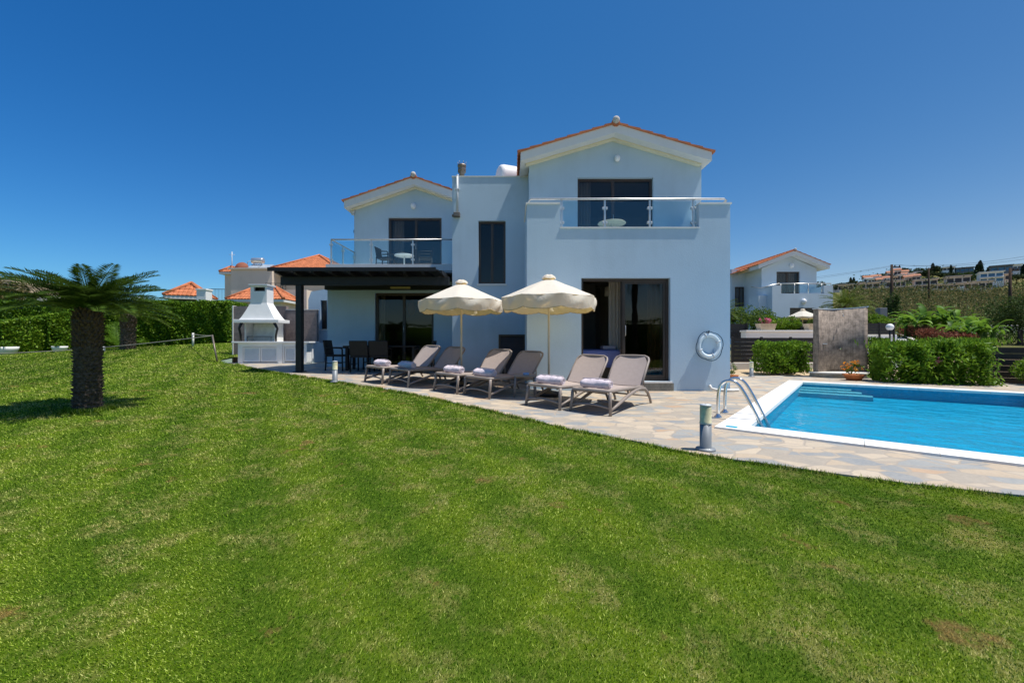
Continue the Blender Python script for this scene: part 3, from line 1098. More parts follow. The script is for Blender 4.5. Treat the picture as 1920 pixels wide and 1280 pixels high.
# lawn sheet
gx = np.arange(-32, 11.01, .2); gy = np.arange(-26, 27.01, .2)
GX, GY = np.meshgrid(gx, gy)
cx = (GX[:-1, :-1] + .1).ravel(); cy = (GY[:-1, :-1] + .1).ravel()
inside = in_poly(cx, cy, PATIO) & (dist_edge(cx, cy, OUT_RIGHT[:1] + OUT_RIGHT[1:] + EDGE) > .3)
house = ((cx > -9.0) & (cy > 12.9)) | ((cx > 4.) & (cy > 4)) | ((cx > -6) & (cy > 10))
keep = ~(inside | house)
nx = len(gx)
ii, jj = np.meshgrid(np.arange(len(gx) - 1), np.arange(len(gy) - 1))
base_i = (jj * nx + ii).ravel()[keep]
faces = np.stack([base_i, base_i + 1, base_i + nx + 1, base_i + nx], 1).ravel()
LZ = zlawn(GX.ravel(), GY.ravel())
o = np_mesh('lawn', np.stack([GX.ravel(), GY.ravel(), LZ], 1), faces, 4, M['lawn'], None, (0, 0, 0), True)
tag(o, kind='structure')

# grass blades (uncountable)
NB = 1000000
by = np.exp(RNG.uniform(np.log(.95), np.log(19.5), NB))
bx = RNG.uniform(-1.5, 1.5, NB) * (by + .35)
ok = ~in_poly(bx, by, PATIO) & ~((bx > -9) & (by > 12.9)) & ~((bx > 5) & (by > 0.5))
edge_d = dist_edge(bx, by, OUT_RIGHT + EDGE)
hub = (bx + 15) / 30
back_lim = np.interp(bx, [-28, -18.7, -17, -15, -11.5, -9.4, 9], [14.0, 14.7, 15.7, 17.2, 17.2, 16.8, 16.8])
ok &= by < back_lim
bx, by, edge_d = bx[ok], by[ok], edge_d[ok]
n = len(bx)
bz = zlawn(bx, by) - .004
bh = (.0085 + .0022 * by) * RNG.uniform(.55, 1.35, n)
bw = .0014 * (1 + .66 * by) * RNG.uniform(.7, 1.3, n)
ang = RNG.uniform(0, 2 * math.pi, n)
# nap: blades lean with the mower pass
nap = np.sin((bx * math.cos(R(-32)) - by * math.sin(R(-32))) * .31 * 2 * math.pi * .5) > 0
la = np.where(nap, .6, .6 + math.pi) + RNG.normal(0, 1.1, n)
ln = RNG.uniform(.2, 1.2, n) * bh
sx, sy = np.cos(ang) * bw, np.sin(ang) * bw
tx, ty = bx + np.cos(la) * ln, by + np.sin(la) * ln
ne = 26000
ei = RNG.integers(0, len(EDGE) - 1, ne); et = RNG.uniform(0, 1, ne)
EA = np.array(EDGE)
epx = EA[ei, 0] * (1 - et) + EA[ei + 1, 0] * et; epy = EA[ei, 1] * (1 - et) + EA[ei + 1, 1] * et
eo = np.abs(RNG.normal(0, .03, ne))
ex, ey = epx - eo * .45, epy - eo * .9
clump = (np.sin(epx * 9.) + np.sin(epx * 23. + 1) + np.sin(epy * 31.)) > RNG.uniform(-2.5, 2.2, ne)
ex, ey = ex[clump], ey[clump]
ta = RNG.uniform(0, 2 * math.pi, 3000); tr2 = .135 + np.abs(RNG.normal(0, .06, 3000))
ex = np.concatenate([ex, -5.37 + np.cos(ta) * tr2]); ey = np.concatenate([ey, 5.2 + np.sin(ta) * tr2])
n2_ = len(ex); ez = zlawn(ex, ey) - .004
eh = np.where(np.arange(n2_) < n2_ - 3000, .026 + .0035 * ey, .05) * RNG.uniform(.5, 1.4, n2_)
ea = RNG.uniform(0, 2 * math.pi, n2_); ew = .0015 * (1 + .5 * ey)
bx = np.concatenate([bx, ex]); by = np.concatenate([by, ey]); bz = np.concatenate([bz, ez]); bh = np.concatenate([bh, eh])
sx = np.concatenate([sx, np.cos(ea) * ew]); sy = np.concatenate([sy, np.sin(ea) * ew])
la2 = RNG.uniform(0, 2 * math.pi, n2_); ll2 = RNG.uniform(.1, .9, n2_) * eh
tx = np.concatenate([tx, ex + np.cos(la2) * ll2]); ty = np.concatenate([ty, ey + np.sin(la2) * ll2])
n = len(bx)
v = np.stack([np.stack([bx - sx, by - sy, bz], 1), np.stack([bx + sx, by + sy, bz], 1), np.stack([tx, ty, bz + bh * .9], 1)], 1).reshape(-1, 3)
o = np_mesh('grass', v, np.arange(n * 3), 3, M['blade'], None, (0, 0, 0))
tag(o, 'short mown green lawn grass with straw coloured patches', 'grass', kind='stuff')

# pool basin, coping, water, steps
def pbox(mb, a0, a1, b0, b1, z0, z1):
    q = [pool_pt(a0, b0), pool_pt(a1, b0), pool_pt(a1, b1), pool_pt(a0, b1)]
    mb.prism(q[::-1], z0, z1, 'z')
WZ = -.07
m = MB()
pbox(m, CW - .15, PL - CW + .15, CW - .15, PW - CW + .15, -.38, -.25)
pbox(m, CW - .15, CW, CW - .15, PW - CW + .15, -.247, -.03); pbox(m, PL - CW, PL - CW + .15, CW - .15, PW - CW + .15, -.247, -.03)
pbox(m, CW + .003, PL - CW - .003, CW - .15, CW, -.247, -.032); pbox(m, CW + .003, PL - CW - .003, PW - CW, PW - CW + .15, -.247, -.032)
tag(m.build('pool_basin', M['pool']), kind='structure')
m = MB()
pbox(m, CW + .002, CW + .008, CW + .01, PW - CW - .01, -.20, -.032); pbox(m, PL - CW - .008, PL - CW - .002, CW + .01, PW - CW - .01, -.20, -.032)
pbox(m, CW + .01, PL - CW - .01, CW + .002, CW + .008, -.20, -.033); pbox(m, CW + .01, PL - CW - .01, PW - CW - .008, PW - CW - .002, -.20, -.033)
tag(m.build('pool_waterline_band', M['poolband']), kind='structure')
m = MB()
def coping_run(a0, a1, b0, b1, along_a):
    ln_ = (a1 - a0) if along_a else (b1 - b0)
    k = max(1, round(ln_ / .5))
    for i in range(k):
        g = .0025
        if along_a:
            pbox(m, a0 + ln_ * i / k + g, a0 + ln_ * (i + 1) / k - g, b0, b1, -.03, .022)
        else:
            pbox(m, a0, a1, b0 + ln_ * i / k + g, b0 + ln_ * (i + 1) / k - g, -.03, .022)
coping_run(0, PL, 0, CW + .02, True); coping_run(0, PL, PW - CW - .02, PW, True)
coping_run(0, CW + .02, CW + .022, PW - CW - .022, False); coping_run(PL - CW - .02, PL, CW + .022, PW - CW - .022, False)
tag(m.build('pool_coping', M['coping']), kind='structure')
q = [pool_pt(CW + .001, CW + .001), pool_pt(PL - CW - .001, CW + .001), pool_pt(PL - CW - .001, PW - CW - .001), pool_pt(CW + .001, PW - CW - .001)]
m = MB(); m.add([(x, y, WZ) for x, y in q], [(0, 3, 2, 1)])
tag(m.build('pool_water', M['water']), kind='structure')
m = MB()
for i in range(3):
    pbox(m, PL - CW - .34 - .30 * i, PL - CW - .01 - .30 * i, CW + .01, CW + .95 + .18 * i, -.248, -.095 - .03 * i)
tag(m.build('pool_steps', M['poolstep']), kind='structure')


# terrain
def smooth(a, b, x):
    t = np.clip((x - a) / (b - a), 0, 1)
    return t * t * (3 - 2 * t)


def zter(x, y):
    x = np.asarray(x, float); y = np.asarray(y, float)
    r = x / np.maximum(y, 1)
    low = np.interp(y, [-50, 13, 15, 18, 30, 40, 60, 120, 200], [-.06, -.06, .1, .72, 1.55, 2.3, 4.6, 13., 24.])
    hi = np.interp(y, [200, 250, 300, 340, 600, 2500, 9000], [0, 13.2, 27.5, 34, 36, 40, 40])
    w1 = smooth(.50, .72, r)
    w2 = smooth(.74, .95, r)
    base = np.interp(y, [-50, 12, 18, 40, 200, 9000], [-.06, -.06, .2, .4, .2, -.5])
    h = base * (1 - w1) + low * w1 + hi * w1 * (.12 + .88 * w2)
    rough = np.sin(x * .07 + y * .05) * np.sin(x * .043 - y * .061)
    return h + rough * np.clip((y - 60) / 140, 0, 1) * 1.2 * w1


gx = np.concatenate([np.linspace(-6000, -260, 12), np.linspace(-200, -40, 12), np.arange(-34, 60, 1.), np.arange(60, 430, 7.), np.linspace(440, 6000, 14)])
gy = np.concatenate([np.linspace(-3000, -60, 8), np.arange(-40, 60, 1.), np.arange(60, 420, 7.), np.linspace(450, 9000, 14)])
GX, GY = np.meshgrid(gx, gy)
cx = ((GX[:-1, :-1] + GX[1:, 1:]) / 2).ravel(); cy = ((GY[:-1, :-1] + GY[1:, 1:]) / 2).ravel()
keep = ~((cx > -31) & (cx < 10) & (cy > -25) & (cy < 12.0)) & ~((cx > -31) & (cx < -9) & (cy > 0) & (cy < 24))
a_ = np.array([cx - PO[0], cy - PO[1]])
keep &= ~((np.abs((a_[0] * PU[0] + a_[1] * PU[1]) - PL / 2) < PL / 2 + .5) & (np.abs((a_[0] * PV[0] + a_[1] * PV[1]) - PW / 2) < PW / 2 + .5))
nx = len(gx)
ii, jj = np.meshgrid(np.arange(len(gx) - 1), np.arange(len(gy) - 1))
bi = (jj * nx + ii).ravel()[keep]
o = np_mesh('terrain', np.stack([GX.ravel(), GY.ravel(), zter(GX.ravel(), GY.ravel())], 1), np.stack([bi, bi + 1, bi + nx + 1, bi + nx], 1).ravel(), 4, M['earth'], None, (0, 0, 0), True)
tag(o, kind='structure')

# ------------------------------------------------------------------ main villa
YA, YB, YC, YD, YE = 8.56, 9.86, 10.5, 11.8, 13.6
villa = thing('white_villa', 'large white two storey villa with two tiled gables and glass balconies beside the pool', 'house', (0, 12, 0))


def room(x0, x1, y0, y1, z0, z1, rt):
    m = MB()
    v = [(x0, y0, z0), (x1, y0, z0), (x1, y1, z0), (x0, y1, z0), (x0, y0, z1), (x1, y0, z1), (x1, y1, z1), (x0, y1, z1)]
    m.add(v, [(4, 5, 6, 7), (1, 2, 6, 5), (2, 3, 7, 6), (3, 0, 4, 7)])
    r = m.build('room_lining', M['inner'], rt)
    MB().add(v[:4], [(0, 1, 2, 3)]).build('room_floor', M['innerfloor'], r)
    return r


# right block
xa0, xa1 = PX(988, YA), PX(1369, YA)
zpar, zcut = PZ(383, YA), PZ(428, YA)
xc0, xc1 = PX(1050, YA), PX(1311, YA)
dx0, dx1, dz0, dz1 = PX(1090, YA), PX(1257, YA), .20, PZ(521, YA)
m = MB()
m.wall(YA, xa0, xa1, -.1, zcut, [(dx0, dx1, dz0, dz1)], .22)
m.box(xa0, xc0, YA, YA + .22, zcut, zpar); m.box(xc1, xa1, YA, YA + .22, zcut, zpar)
m.box(xa0, xa0 + .2, YA + .22, YB, -.1, zpar); m.box(xa1 - .2, xa1, YA + .22, YB, -.1, zpar)
xg0, xg1 = PX(992, YB), PX(1315, YB)
ux0, ux1, uz1 = PX(1083, YB), PX(1225, YB), PZ(333, YB)
zs = 5.165
m.wall(YB, xg0, xg1, 3.0, zs, [(ux0, ux1, 3.02, uz1)], .2)
m.prism([(xg0, zs), (xg1, zs), (xg1, 5.25), (2.4, 5.88), (xg0, 5.29)], YB, YB + .2)
m.box(xg0, xg0 + .18, YB + .2, 16, -.1, 5.22); m.box(xg1 - .18, xg1, YB + .2, 16, -.1, 5.2)
m.wall(15.8, xg0 + .18, xg1 - .18, -.1, 5.6, [], .2)
m.box(xa0 + .2, xa1 - .2, YA + .22, YB, 2.74, 2.99); m.box(xg0 + .18, xg1 - .18, YB, 15.8, 2.74, 3.0)
m.box(xa0 + .2, xa1 - .2, YA + .22, 15.8, -.1, .188)
wall_r = m.build('wall', M['stucco'], villa)
m = MB()
for a, b, c_, d, z in ((xa0 - .025, xc0 + .0, YA - .025, YA + .245, zpar), (xc1, xa1 + .025, YA - .025, YA + .245, zpar), (xa0 - .025, xa0 + .225, YA + .245, YB, zpar), (xa1 - .225, xa1 + .025, YA + .245, YB, zpar)):
    m.box(a, b, c_, d, z, z + .035)
m.box(xc0 + .002, xc1 - .002, YA - .02, YA + .24, zcut, zcut + .025)
m.build('parapet_cap', M['trim'], wall_r)
m = MB(); m.box(dx0 - .02, dx1 + .06, YA - .03, YA + .2, -.05, .165); m.build('door_step', M['step'], villa)
MB().box(dx0 - .03, dx1 + .03, YA - .045, YA + .22, .166, .198).build('threshold', M['trim'], villa)
roof_r = gable_roof(villa, .20, 4.625, 2.40, 5.41, 6.06, 9.5, 16.2, .20, M['tilemat'])
MB().prism([(.33, 5.245), (2.4, 5.857), (4.49, 5.245), (4.49, 5.21), (2.4, 5.822), (.33, 5.21)][::-1], YB - .13, YB - .002).build('soffit', M['soffit'], roof_r)

# ground door of the right block: fixed pane at right, open leaf slid behind grey screen at left
yd = YA + .10
m = MB(); fw = .055
m.box(dx0, dx0 + fw, yd, yd + .1, dz0, dz1); m.box(dx1 - fw, dx1, yd, yd + .1, dz0, dz1)
m.box(dx0 + fw, dx1 - fw, yd, yd + .1, dz1 - fw, dz1); m.box(dx0 + fw, dx1 - fw, yd, yd + .1, dz0, dz0 + .04)
door = m.build('door', M['frame'], villa)
xm = PX(1170, yd)
def leaf_frame(a, b, y, name, par, pane=True, fw=.06):
    q = MB()
    z0, z1 = dz0 + .042, dz1 - fw + .012
    q.box(a, a + fw, y, y + .03, z0, z1); q.box(b - fw, b, y, y + .03, z0, z1)
    q.box(a + fw, b - fw, y, y + .03, z1 - fw, z1); q.box(a + fw, b - fw, y, y + .03, z0, z0 + fw + .02)
    lf = q.build(name, M['frame'], par)
    if pane:
        MB().box(a + fw - .01, b - fw + .01, y + .01, y + .02, z0 + fw, z1 - fw + .01).build('pane', M['glass'], door)
    return lf
leaf_frame(xm - .03, dx1 - fw + .004, yd + .02, 'sliding_leaf', door)
leaf_frame(xm - .06, dx1 - fw - .05, yd + .056, 'sliding_leaf', door)
MB().tube([(xm + .03, yd + .015, 1.15), (xm + .03, yd - .012, 1.16), (xm + .03, yd - .012, 1.36), (xm + .03, yd + .015, 1.37)], .008, 6).build('handle', M['steel'], door)
room(.55, 4.3, YA + .24, 12.6, .192, 2.70, villa)
# upper door
glazed(villa, 'door', ux0, ux1, 3.03, uz1, YB + .09, 2, .06, [PX(1151, YB)], handle=True)
room(.65, 4.3, YB + .22, 13.5, 3.01, 5.1, villa)

# centre block
xk0 = PX(848, YC)
zk = PZ(332, YC)
wx0, wx1, wz0, wz1 = PX(897, YC), PX(948, YC), PZ(532, YC), PZ(414, YC)
m = MB()
m.wall(YC, xk0, xg0 - .002, -.1, zk, [(wx0, wx1, wz0, wz1)], .2)
m.box(xk0, xk0 + .2, YC + .2, 17.8, -.1, zk)
m.box(xk0 + .2, xg0 - .002, 15.6, 15.8, -.1, zk)
m.box(xk0 + .2, xg0 - .002, YC + .2, 15.6, zk - .35, zk - .15)
wall_c = m.build('wall', M['stucco'], villa)
MB().box(xk0 - .015, xg0 - .004, YC - .015, YC + .215, zk, zk + .025).build('parapet_cap', M['trim'], wall_c)
wf = glazed(villa, 'window', wx0, wx1, wz0, wz1, YC + .09, 2, .055)
MB().box(wx0 - .03, wx1 + .03, YC - .03, YC + .088, wz0 - .04, wz0 - .001).build('sill', M['trim'], wf)
room(xk0 + .25, .2, YC + .22, 13.2, 2.2, 4.7, villa)
# louvred plant-room panel at the foot of the centre block
lx0, lx1, lz0, lz1 = PX(935, YC), xg0 - .08, .12, PZ(627, YC)
m = MB()
m.box(lx0, lx0 + .05, YC - .045, YC - .002, lz0, lz1); m.box(lx1 - .05, lx1, YC - .045, YC - .002, lz0, lz1); m.box(lx0 + .05, lx1 - .05, YC - .045, YC - .002, lz1 - .05, lz1)
z = lz0
while z < lz1 - .06:
    m.add([(lx0 + .05, YC - .035, z), (lx1 - .05, YC - .035, z), (lx1 - .05, YC - .005, z + .06), (lx0 + .05, YC - .005, z + .06)], [(0, 1, 2, 3)])
    z += .065
m.box(lx0 + .05, lx1 - .05, YC - .004, YC - .002, lz0, lz1 - .05)
m.build('louvre_door', M['frame'], villa)
# pipe, flue, floodlight, lamps
xp_ = PX(858, YC)
m = MB()
m.tube([(xp_, YC - .05, zk + .0), (xp_, YC - .05, PZ(402, YC))], .028, 10)
m.tube([(xp_, YC + .25, zk + .05), (xp_, YC + .02, zk + .05), (xp_, YC - .05, zk + .01)], .026, 10)
m.box(xp_ - .05, xp_ + .05, YC - .08, YC - .02, zk - .35, zk - .32)
m.build('drain_pipe', M['pipe'], villa)
m = MB().cbox(xp_ - .09, xp_ + .07, YC - .12, YC - .003, PZ(408, YC), PZ(400, YC), .01)
m.tube([(xp_ - .06, YC - .07, PZ(408, YC) + .02), (xp_ - .13, YC - .09, PZ(406, YC))], .035, 8)
m.build('junction_box', M['cap'], villa)
fx, fy = PX(866, 11.), 11.
m = MB().lathe([(.07, 0), (.07, .42), (.105, .42), (.11, .5), (.10, .56), (.115, .57), (.115, .62), (.02, .63)], 16, (fx, fy, zk - .3 + .2))
for k in range(6):
    a = k * math.pi / 3
    m.tube([(fx + .1 * math.cos(a), fy + .1 * math.sin(a), zk + .5), (fx + .11 * math.cos(a), fy + .11 * math.sin(a), zk + .6)], .006, 5)
m.build('roof_flue', M['cap'], villa)


def wall_lamp(px, py, Y, rt, r=.07):
    c = P(px, py, Y)
    fr = MB().tube([(c.x, Y - .002, c.z + .03), (c.x, Y - .035, c.z + .03)], .05, 12).build('wall_lamp', M['trim'], rt)
    MB().sphere((c.x, Y - .075, c.z - .01), r, 16, 10, 1.15).build('lamp_globe', M['globe'], fr)
wall_lamp(1156, 299, YB, villa); wall_lamp(776, 387, YE, villa, .09)

# left wing
xl0 = PX(614, YD)
lgx0, lgx1, lgz1 = PX(703, YD), PX(813, YD), PZ(549, YD)
m = MB()
m.wall(YD, xl0, xk0 - .002, .0, 3.05, [(lgx0, lgx1, .34, lgz1)], .2)
m.box(xl0, xl0 + .2, YD + .2, 17.8, .0, 3.05)
m.box(xl0 + .2, xk0 - .002, YD + .2, 17.8, .0, .33)
m.box(xl0 + .2, xk0 - .002, 17.6, 17.8, .33, 5.5)
ex0 = PX(664, YE)
gx0, gx1, gz1 = PX(728, YE), PX(828, YE), PZ(408, YE)
m.wall(YE, ex0, xk0 - .002, 3.06, 5.3, [(gx0, gx1, 3.26, gz1)], .2)
m.prism([(ex0, 5.3), (xk0 - .002, 5.3), (xk0 - .002, 5.54), (-3.18, 6.13), (ex0, 5.41)], YE, YE + .2)
m.box(ex0, ex0 + .2, YE + .2, 17.6, 3.06, 5.32)
wall_l = m.build('wall', M['stucco'], villa)
MB().box(xl0 - .03, xk0 - .004, YD - .05, 17.5, 3.052, 3.24).build('balcony_slab', M['trim'], villa)
roof_l = gable_roof(villa, -5.42, -.95, -3.18, 5.565, 6.33, 13.25, 18.2, .23, M['tilemat'])
MB().prism([(-5.29, 5.372), (-3.18, 6.097), (-1.07, 5.372), (-1.07, 5.337), (-3.18, 6.062), (-5.29, 5.337)][::-1], YE - .14, YE - .002).build('soffit', M['soffit'], roof_l)
glazed(villa, 'door', gx0, gx1, 3.27, gz1, YE + .09, 2, .07, [PX(779, YE)], handle=True)
glazed(villa, 'door', lgx0, lgx1, .35, lgz1, YD + .09, 2, .07, [PX(756, YD)], handle=True)
room(-5.0, -1.7, YE + .22, 17.4, 3.26, 5.3, villa)
room(-5.0, -1.7, YD + .22, 16.5, .345, 2.95, villa)
c = P(660, 428, YE)
m = MB().cbox(ex0 - .14, ex0 - .03, YE + .3, YE + .42, c.z - .07, c.z + .03, .01); m.tube([(ex0 - .05, YE + .36, c.z - .02), (ex0 + .02, YE + .36, c.z - .02)], .015, 6)
m.build('floodlight', M['black'], villa)
m = MB(); m.tube([(ex0 + .06, YE - .05, 5.33), (ex0 - .02, YE - .05, 5.3), (ex0 - .04, YE - .05, 5.2)], .04, 8); m.build('gutter_end', M['pipe'], villa)
# side annex of the villa at far left
ya = 15.0
ax0, ax1 = PX(578, ya), xl0 + .1
m = MB()
m.wall(ya, ax0, ax1, .0, 2.55, [(PX(601, ya), PX(613, ya), PZ(617, ya), PZ(563, ya))], .2)
m.prism([(ax0, 2.55), (ax1, 2.55), (ax1, 3.2), (ax0 + .1, 2.85)], ya, ya + .2)
m.box(ax0, ax0 + .2, ya + .2, 17.8, 0, 2.8)
m.build('wall', M['stucco'], villa)
sx0, sx1 = PX(601, ya), PX(613, ya)
wf = MB().box(sx0, sx1, ya + .12, ya + .16, PZ(617, ya), PZ(563, ya)).build('window', M['frame'], villa)
MB().box(sx0 - .03, sx1 + .03, ya - .03, ya + .119, PZ(617, ya) - .04, PZ(617, ya) - .001).build('sill', M['trim'], wf)
# white pipe lying at the foot of the right wall
m = MB(); a, b = PX(1328, YA), PX(1380, YA)
m.tube([(a, YA - .05, .13), (a + .03, YA - .07, .06), (a + .12, YA - .09, .035), (b - .25, YA - .14, .03), (b, YA - .1, .03)], .028, 10)
m.build('waste_pipe', M['offwhite'], villa)


# balcony railings
def rail_post(mb, x, y, z0, z1, w=.02):
    mb.box(x - w, x + w, y - .012, y + .012, z0, z1)
    mb.tube([(x, y - .02, z1 - .01), (x, y, z1 + .045)], .008, 6)
rr = MB()
zr = PZ(373, YA + .1)
yr = YA + .10
x0_, x1_ = PX(991, yr), PX(1362, yr)
rr.tube([(x0_, yr + .02, zpar + .03), (x0_, yr, zr - .05), (x0_ + .05, yr, zr), (x1_ - .05, yr, zr), (x1_, yr, zr - .03), (x1_ - .09, yr + .02, zpar + .03)], .022, 10)
rail_r = rr.build('balcony_railing', M['steel'], villa)
pxs = [1053, 1134, 1218, 1300]
for px in pxs:
    x = PX(px, yr); q = MB(); rail_post(q, x, yr, zcut + .025, zr - .03)
    for zz in (.12, .42):
        for sg in (-1, 1):
            q.cbox(x + sg * .035 - .02, x + sg * .035 + .02, yr - .022, yr + .02, zcut + zz, zcut + zz + .05, .006)
    q.build('post', M['steel'], rail_r)
for a, b in zip(pxs, pxs[1:]):
    MB().box(PX(a, yr) + .035, PX(b, yr) - .035, yr - .005, yr + .005, zcut + .05, zr - .055).build('glass_panel', M['clear'], rail_r)
MB().box(PX(1300, yr) + .035, xc1 - .02, yr - .005, yr + .005, zcut + .05, zr - .055).build('glass_panel', M['clear'], rail_r)

yr2 = YD + .03
zr2 = PZ(449, yr2)
xL = PX(621, yr2) ; xR = xk0 - .01
rr = MB()
rr.tube([(xR, yr2, zr2), (xL, yr2, zr2), (xL, YE + .02, zr2)], .022, 10)
rail_l = rr.build('balcony_railing', M['steel'], villa)
fp = [(xL, yr2), (PX(696, yr2), yr2), (PX(774, yr2), yr2)]
sp_ = [(xL, YD + .85), (xL, YE - .05)]
for x, y in fp + sp_:
    q = MB(); rail_post(q, x, y, 3.24, zr2 - .03)
    for zz in (.12, .55):
        q.cbox(x - .05, x + .05, y - .022, y + .02, 3.24 + zz, 3.24 + zz + .05, .006)
    q.build('post', M['steel'], rail_l)
xs = [p[0] for p in fp] + [xR + .02]
for a, b in zip(xs, xs[1:]):
    MB().box(a + .04, b - .04, yr2 - .005, yr2 + .005, 3.27, zr2 - .05).build('glass_panel', M['clear'], rail_l)
ys = [yr2, YD + .85, YE - .05]
for a, b in zip(ys, ys[1:]):
    MB().box(xL - .005, xL + .005, a + .04, b - .04, 3.27, zr2 - .05).build('glass_panel', M['clear'], rail_l)


# curtains and things seen through the glass
def curtain(x0, x1, y, z0, z1, label, mat, folds=6, tilt=0.):
    m = MB(); n_ = folds * 8
    for i in range(n_ + 1):
        t = i / n_
        x = x0 + (x1 - x0) * t
        yy = y + .035 * math.sin(t * folds * 2 * math.pi)
        m.v += [(x, yy, z0), (x + tilt, yy * 1 + 0, z1)]
    for i in range(n_):
        m.f.append((2 * i, 2 * i + 2, 2 * i + 3, 2 * i + 1)); m.sm.append(True)
    return solo(m, 'curtain', M[mat], label, 'curtain', ((x0 + x1) / 2, y, z0))
curtain(PX(1214, YA + .3), PX(1247, YA + .3), YA + .31, .2, 2.6, 'golden sand curtain behind the fixed pane of the ground floor bedroom door', 'curtain', 4)
curtain(PX(1141, YA + 1.0), PX(1172, YA + 1.0), YA + 1.0, .2, 2.6, 'ivory curtain inside the opened bedroom doorway', 'sheer', 5)
curtain(ux0 + .07, ux0 + .36, YB + .26, 3.03, uz1, 'pale curtain at the left edge of the upper balcony door under the big gable', 'sheer', 4)
curtain(gx0 + .09, gx0 + .46, YE + .26, 3.27, gz1, 'pale curtain behind the balcony door under the smaller gable', 'sheer', 4)
curtain(lgx0 + .08, lgx0 + .22, YD + .26, .36, lgz1, 'narrow grey curtain behind the dining terrace door', 'sheer', 2)
wd = thing('wardrobe', 'tall grey wardrobe behind the bed in the opened bedroom', 'wardrobe', (PX(1080, 11.3), 11.4, .19))
MB().cbox(PX(1050, 11.2), PX(1117, 11.2), 11.2, 11.8, .193, 2.6, .01).build('cabinet', M['screen'], wd)
MB().cbox(PX(1084, 11.2), PX(1116.5, 11.2), 11.17, 11.197, .25, 2.55, .008).build('door_panel', M['screen'], wd)
MB().box(PX(1117, 11.2) + .02, PX(1127, 11.2), 11.3, 11.4, .195, 2.5).build('side_frame', M['frame'], wd)
bed = thing('bed', 'double bed with blue bedspread just inside the opened bedroom door', 'bed', (PX(1120, 9.6), 9.7, .19))
m = MB().cbox(PX(1060, 9.3), PX(1166, 9.3), 9.3, 10.9, .19, .50, .02); m.build('bed_base', M['bedwood'], bed)
m = MB().cbox(PX(1060, 9.25) - .02, PX(1168, 9.25), 9.25, 10.95, .42, .84, .09); m.build('bedspread', M['bed'], bed)
m = MB().cbox(PX(1128, 9.6), PX(1152, 9.6), 9.45, 9.8, .845, .93, .03); solo(m, 'folded_towel', M['towel'], 'folded blue grey towel stack on the blue bed', 'towel', (PX(1140, 9.6), 9.6, .845))
c = P(1150, 548, 10.0)
lampo = thing('pendant_lamp', 'cream drum pendant lamp hanging in the bedroom behind the open door', 'lamp', (c.x, c.y, 2.69))
MB().lathe([(.02, c.z + .13), (.2, c.z + .12), (.21, c.z - .1), (.2, c.z - .1)], 20, (c.x, c.y, 0)).build('lamp_shade', M['lampshade'], lampo)
MB().tube([(c.x, c.y, c.z + .12), (c.x, c.y, 2.69)], .008, 6).build('cord', M['black'], lampo)
c = P(772, 574, 12.8)
lampo = thing('pendant_lamp', 'woven amber pendant lamp behind the dining terrace door', 'lamp', (c.x, c.y, 2.94))
MB().lathe([(.04, c.z + .22), (.13, c.z + .12), (.16, c.z), (.1, c.z - .2), (.04, c.z - .3)], 16, (c.x, c.y, 0)).build('lamp_shade', pbr('amber_wicker', (.5, .25, .05), .7, 0, .3, .3, 20), lampo)
MB().tube([(c.x, c.y, c.z + .2), (c.x, c.y, 2.94)], .008, 6).build('cord', M['black'], lampo)

# water tank on the flat roof
tk = thing('water_tank', 'white cylindrical water tank lying on the flat roof behind the centre block', 'water tank', (-.1, 13.2, zk - .15))
ctr = Vector((PX(936, 12.9), 12.9, PZ(331, 12.9))); dr = Vector((.93, .36, 0)).normalized()
r0 = PZ(309, 12.9) - ctr.z
m = MB()
prof = [(-.03, .78), (-.015, .86), (.03, .95), (.10, 1.0), (.75, 1.0), (.78, 1.03), (.86, 1.03), (.9, 1.0), (1.5, 1.0), (1.6, .7), (1.62, .05)]
m.tube([ctr + dr * a for a, _ in prof], [r0 * b for _, b in prof], 28)
m.tube([ctr + dr * .045, ctr + dr * .05], [r0 * .76, r0 * .05], 28)
m.build('barrel', M['tank'], tk)
for a in (.35, 1.2):
    q = ctr + dr * a
    MB().box(q.x - .12, q.x + .12, q.y - .3, q.y + .3, zk - .15, ctr.z - r0 * .7).build('cradle', M['trim'], tk)

# life ring on the wall
c = P(1327, 648, YA)
lr = thing('life_ring', 'white life ring with dark rope hooked on the villa wall near the pool ladder', 'life ring', (c.x, YA, c.z))
m = MB(); n1, n2 = 40, 14; RR, rr_ = .205, .037
yc = YA - .06
for i in range(n1):
    a = i * 2 * math.pi / n1
    for k in range(n2):
        b = k * 2 * math.pi / n2
        m.v.append((c.x + (RR + rr_ * math.cos(b)) * math.cos(a), yc + rr_ * math.sin(b) * .9, c.z + (RR + rr_ * math.cos(b)) * math.sin(a) * 1.08))
for i in range(n1):
    for k in range(n2):
        m.f.append((i * n2 + k, i * n2 + (k + 1) % n2, ((i + 1) % n1) * n2 + (k + 1) % n2, ((i + 1) % n1) * n2 + k)); m.sm.append(True)
m.build('ring', M['ring'], lr)
m = MB(); pts = []
for i in range(41):
    a = i * 2 * math.pi / 40
    s = .262 + .028 * abs(math.sin(2 * a + .6))
    pts.append((c.x + s * math.cos(a), yc - .02, c.z + s * 1.08 * math.sin(a) - .004))
m.tube(pts, .008, 6); m.build('grab_rope', M['rope'], lr)
for k in range(4):
    a = k * math.pi / 2 + .4
    q = MB(); pts = []
    for i in range(13):
        b = i * 2 * math.pi / 12
        rr2 = RR + (rr_ + .006) * math.cos(b)
        pts.append((c.x + rr2 * math.cos(a), yc + (rr_ + .006) * math.sin(b) * .9, c.z + rr2 * math.sin(a) * 1.08))
    q.tube(pts, .012, 6); q.build('strap', M['pipe'], lr)
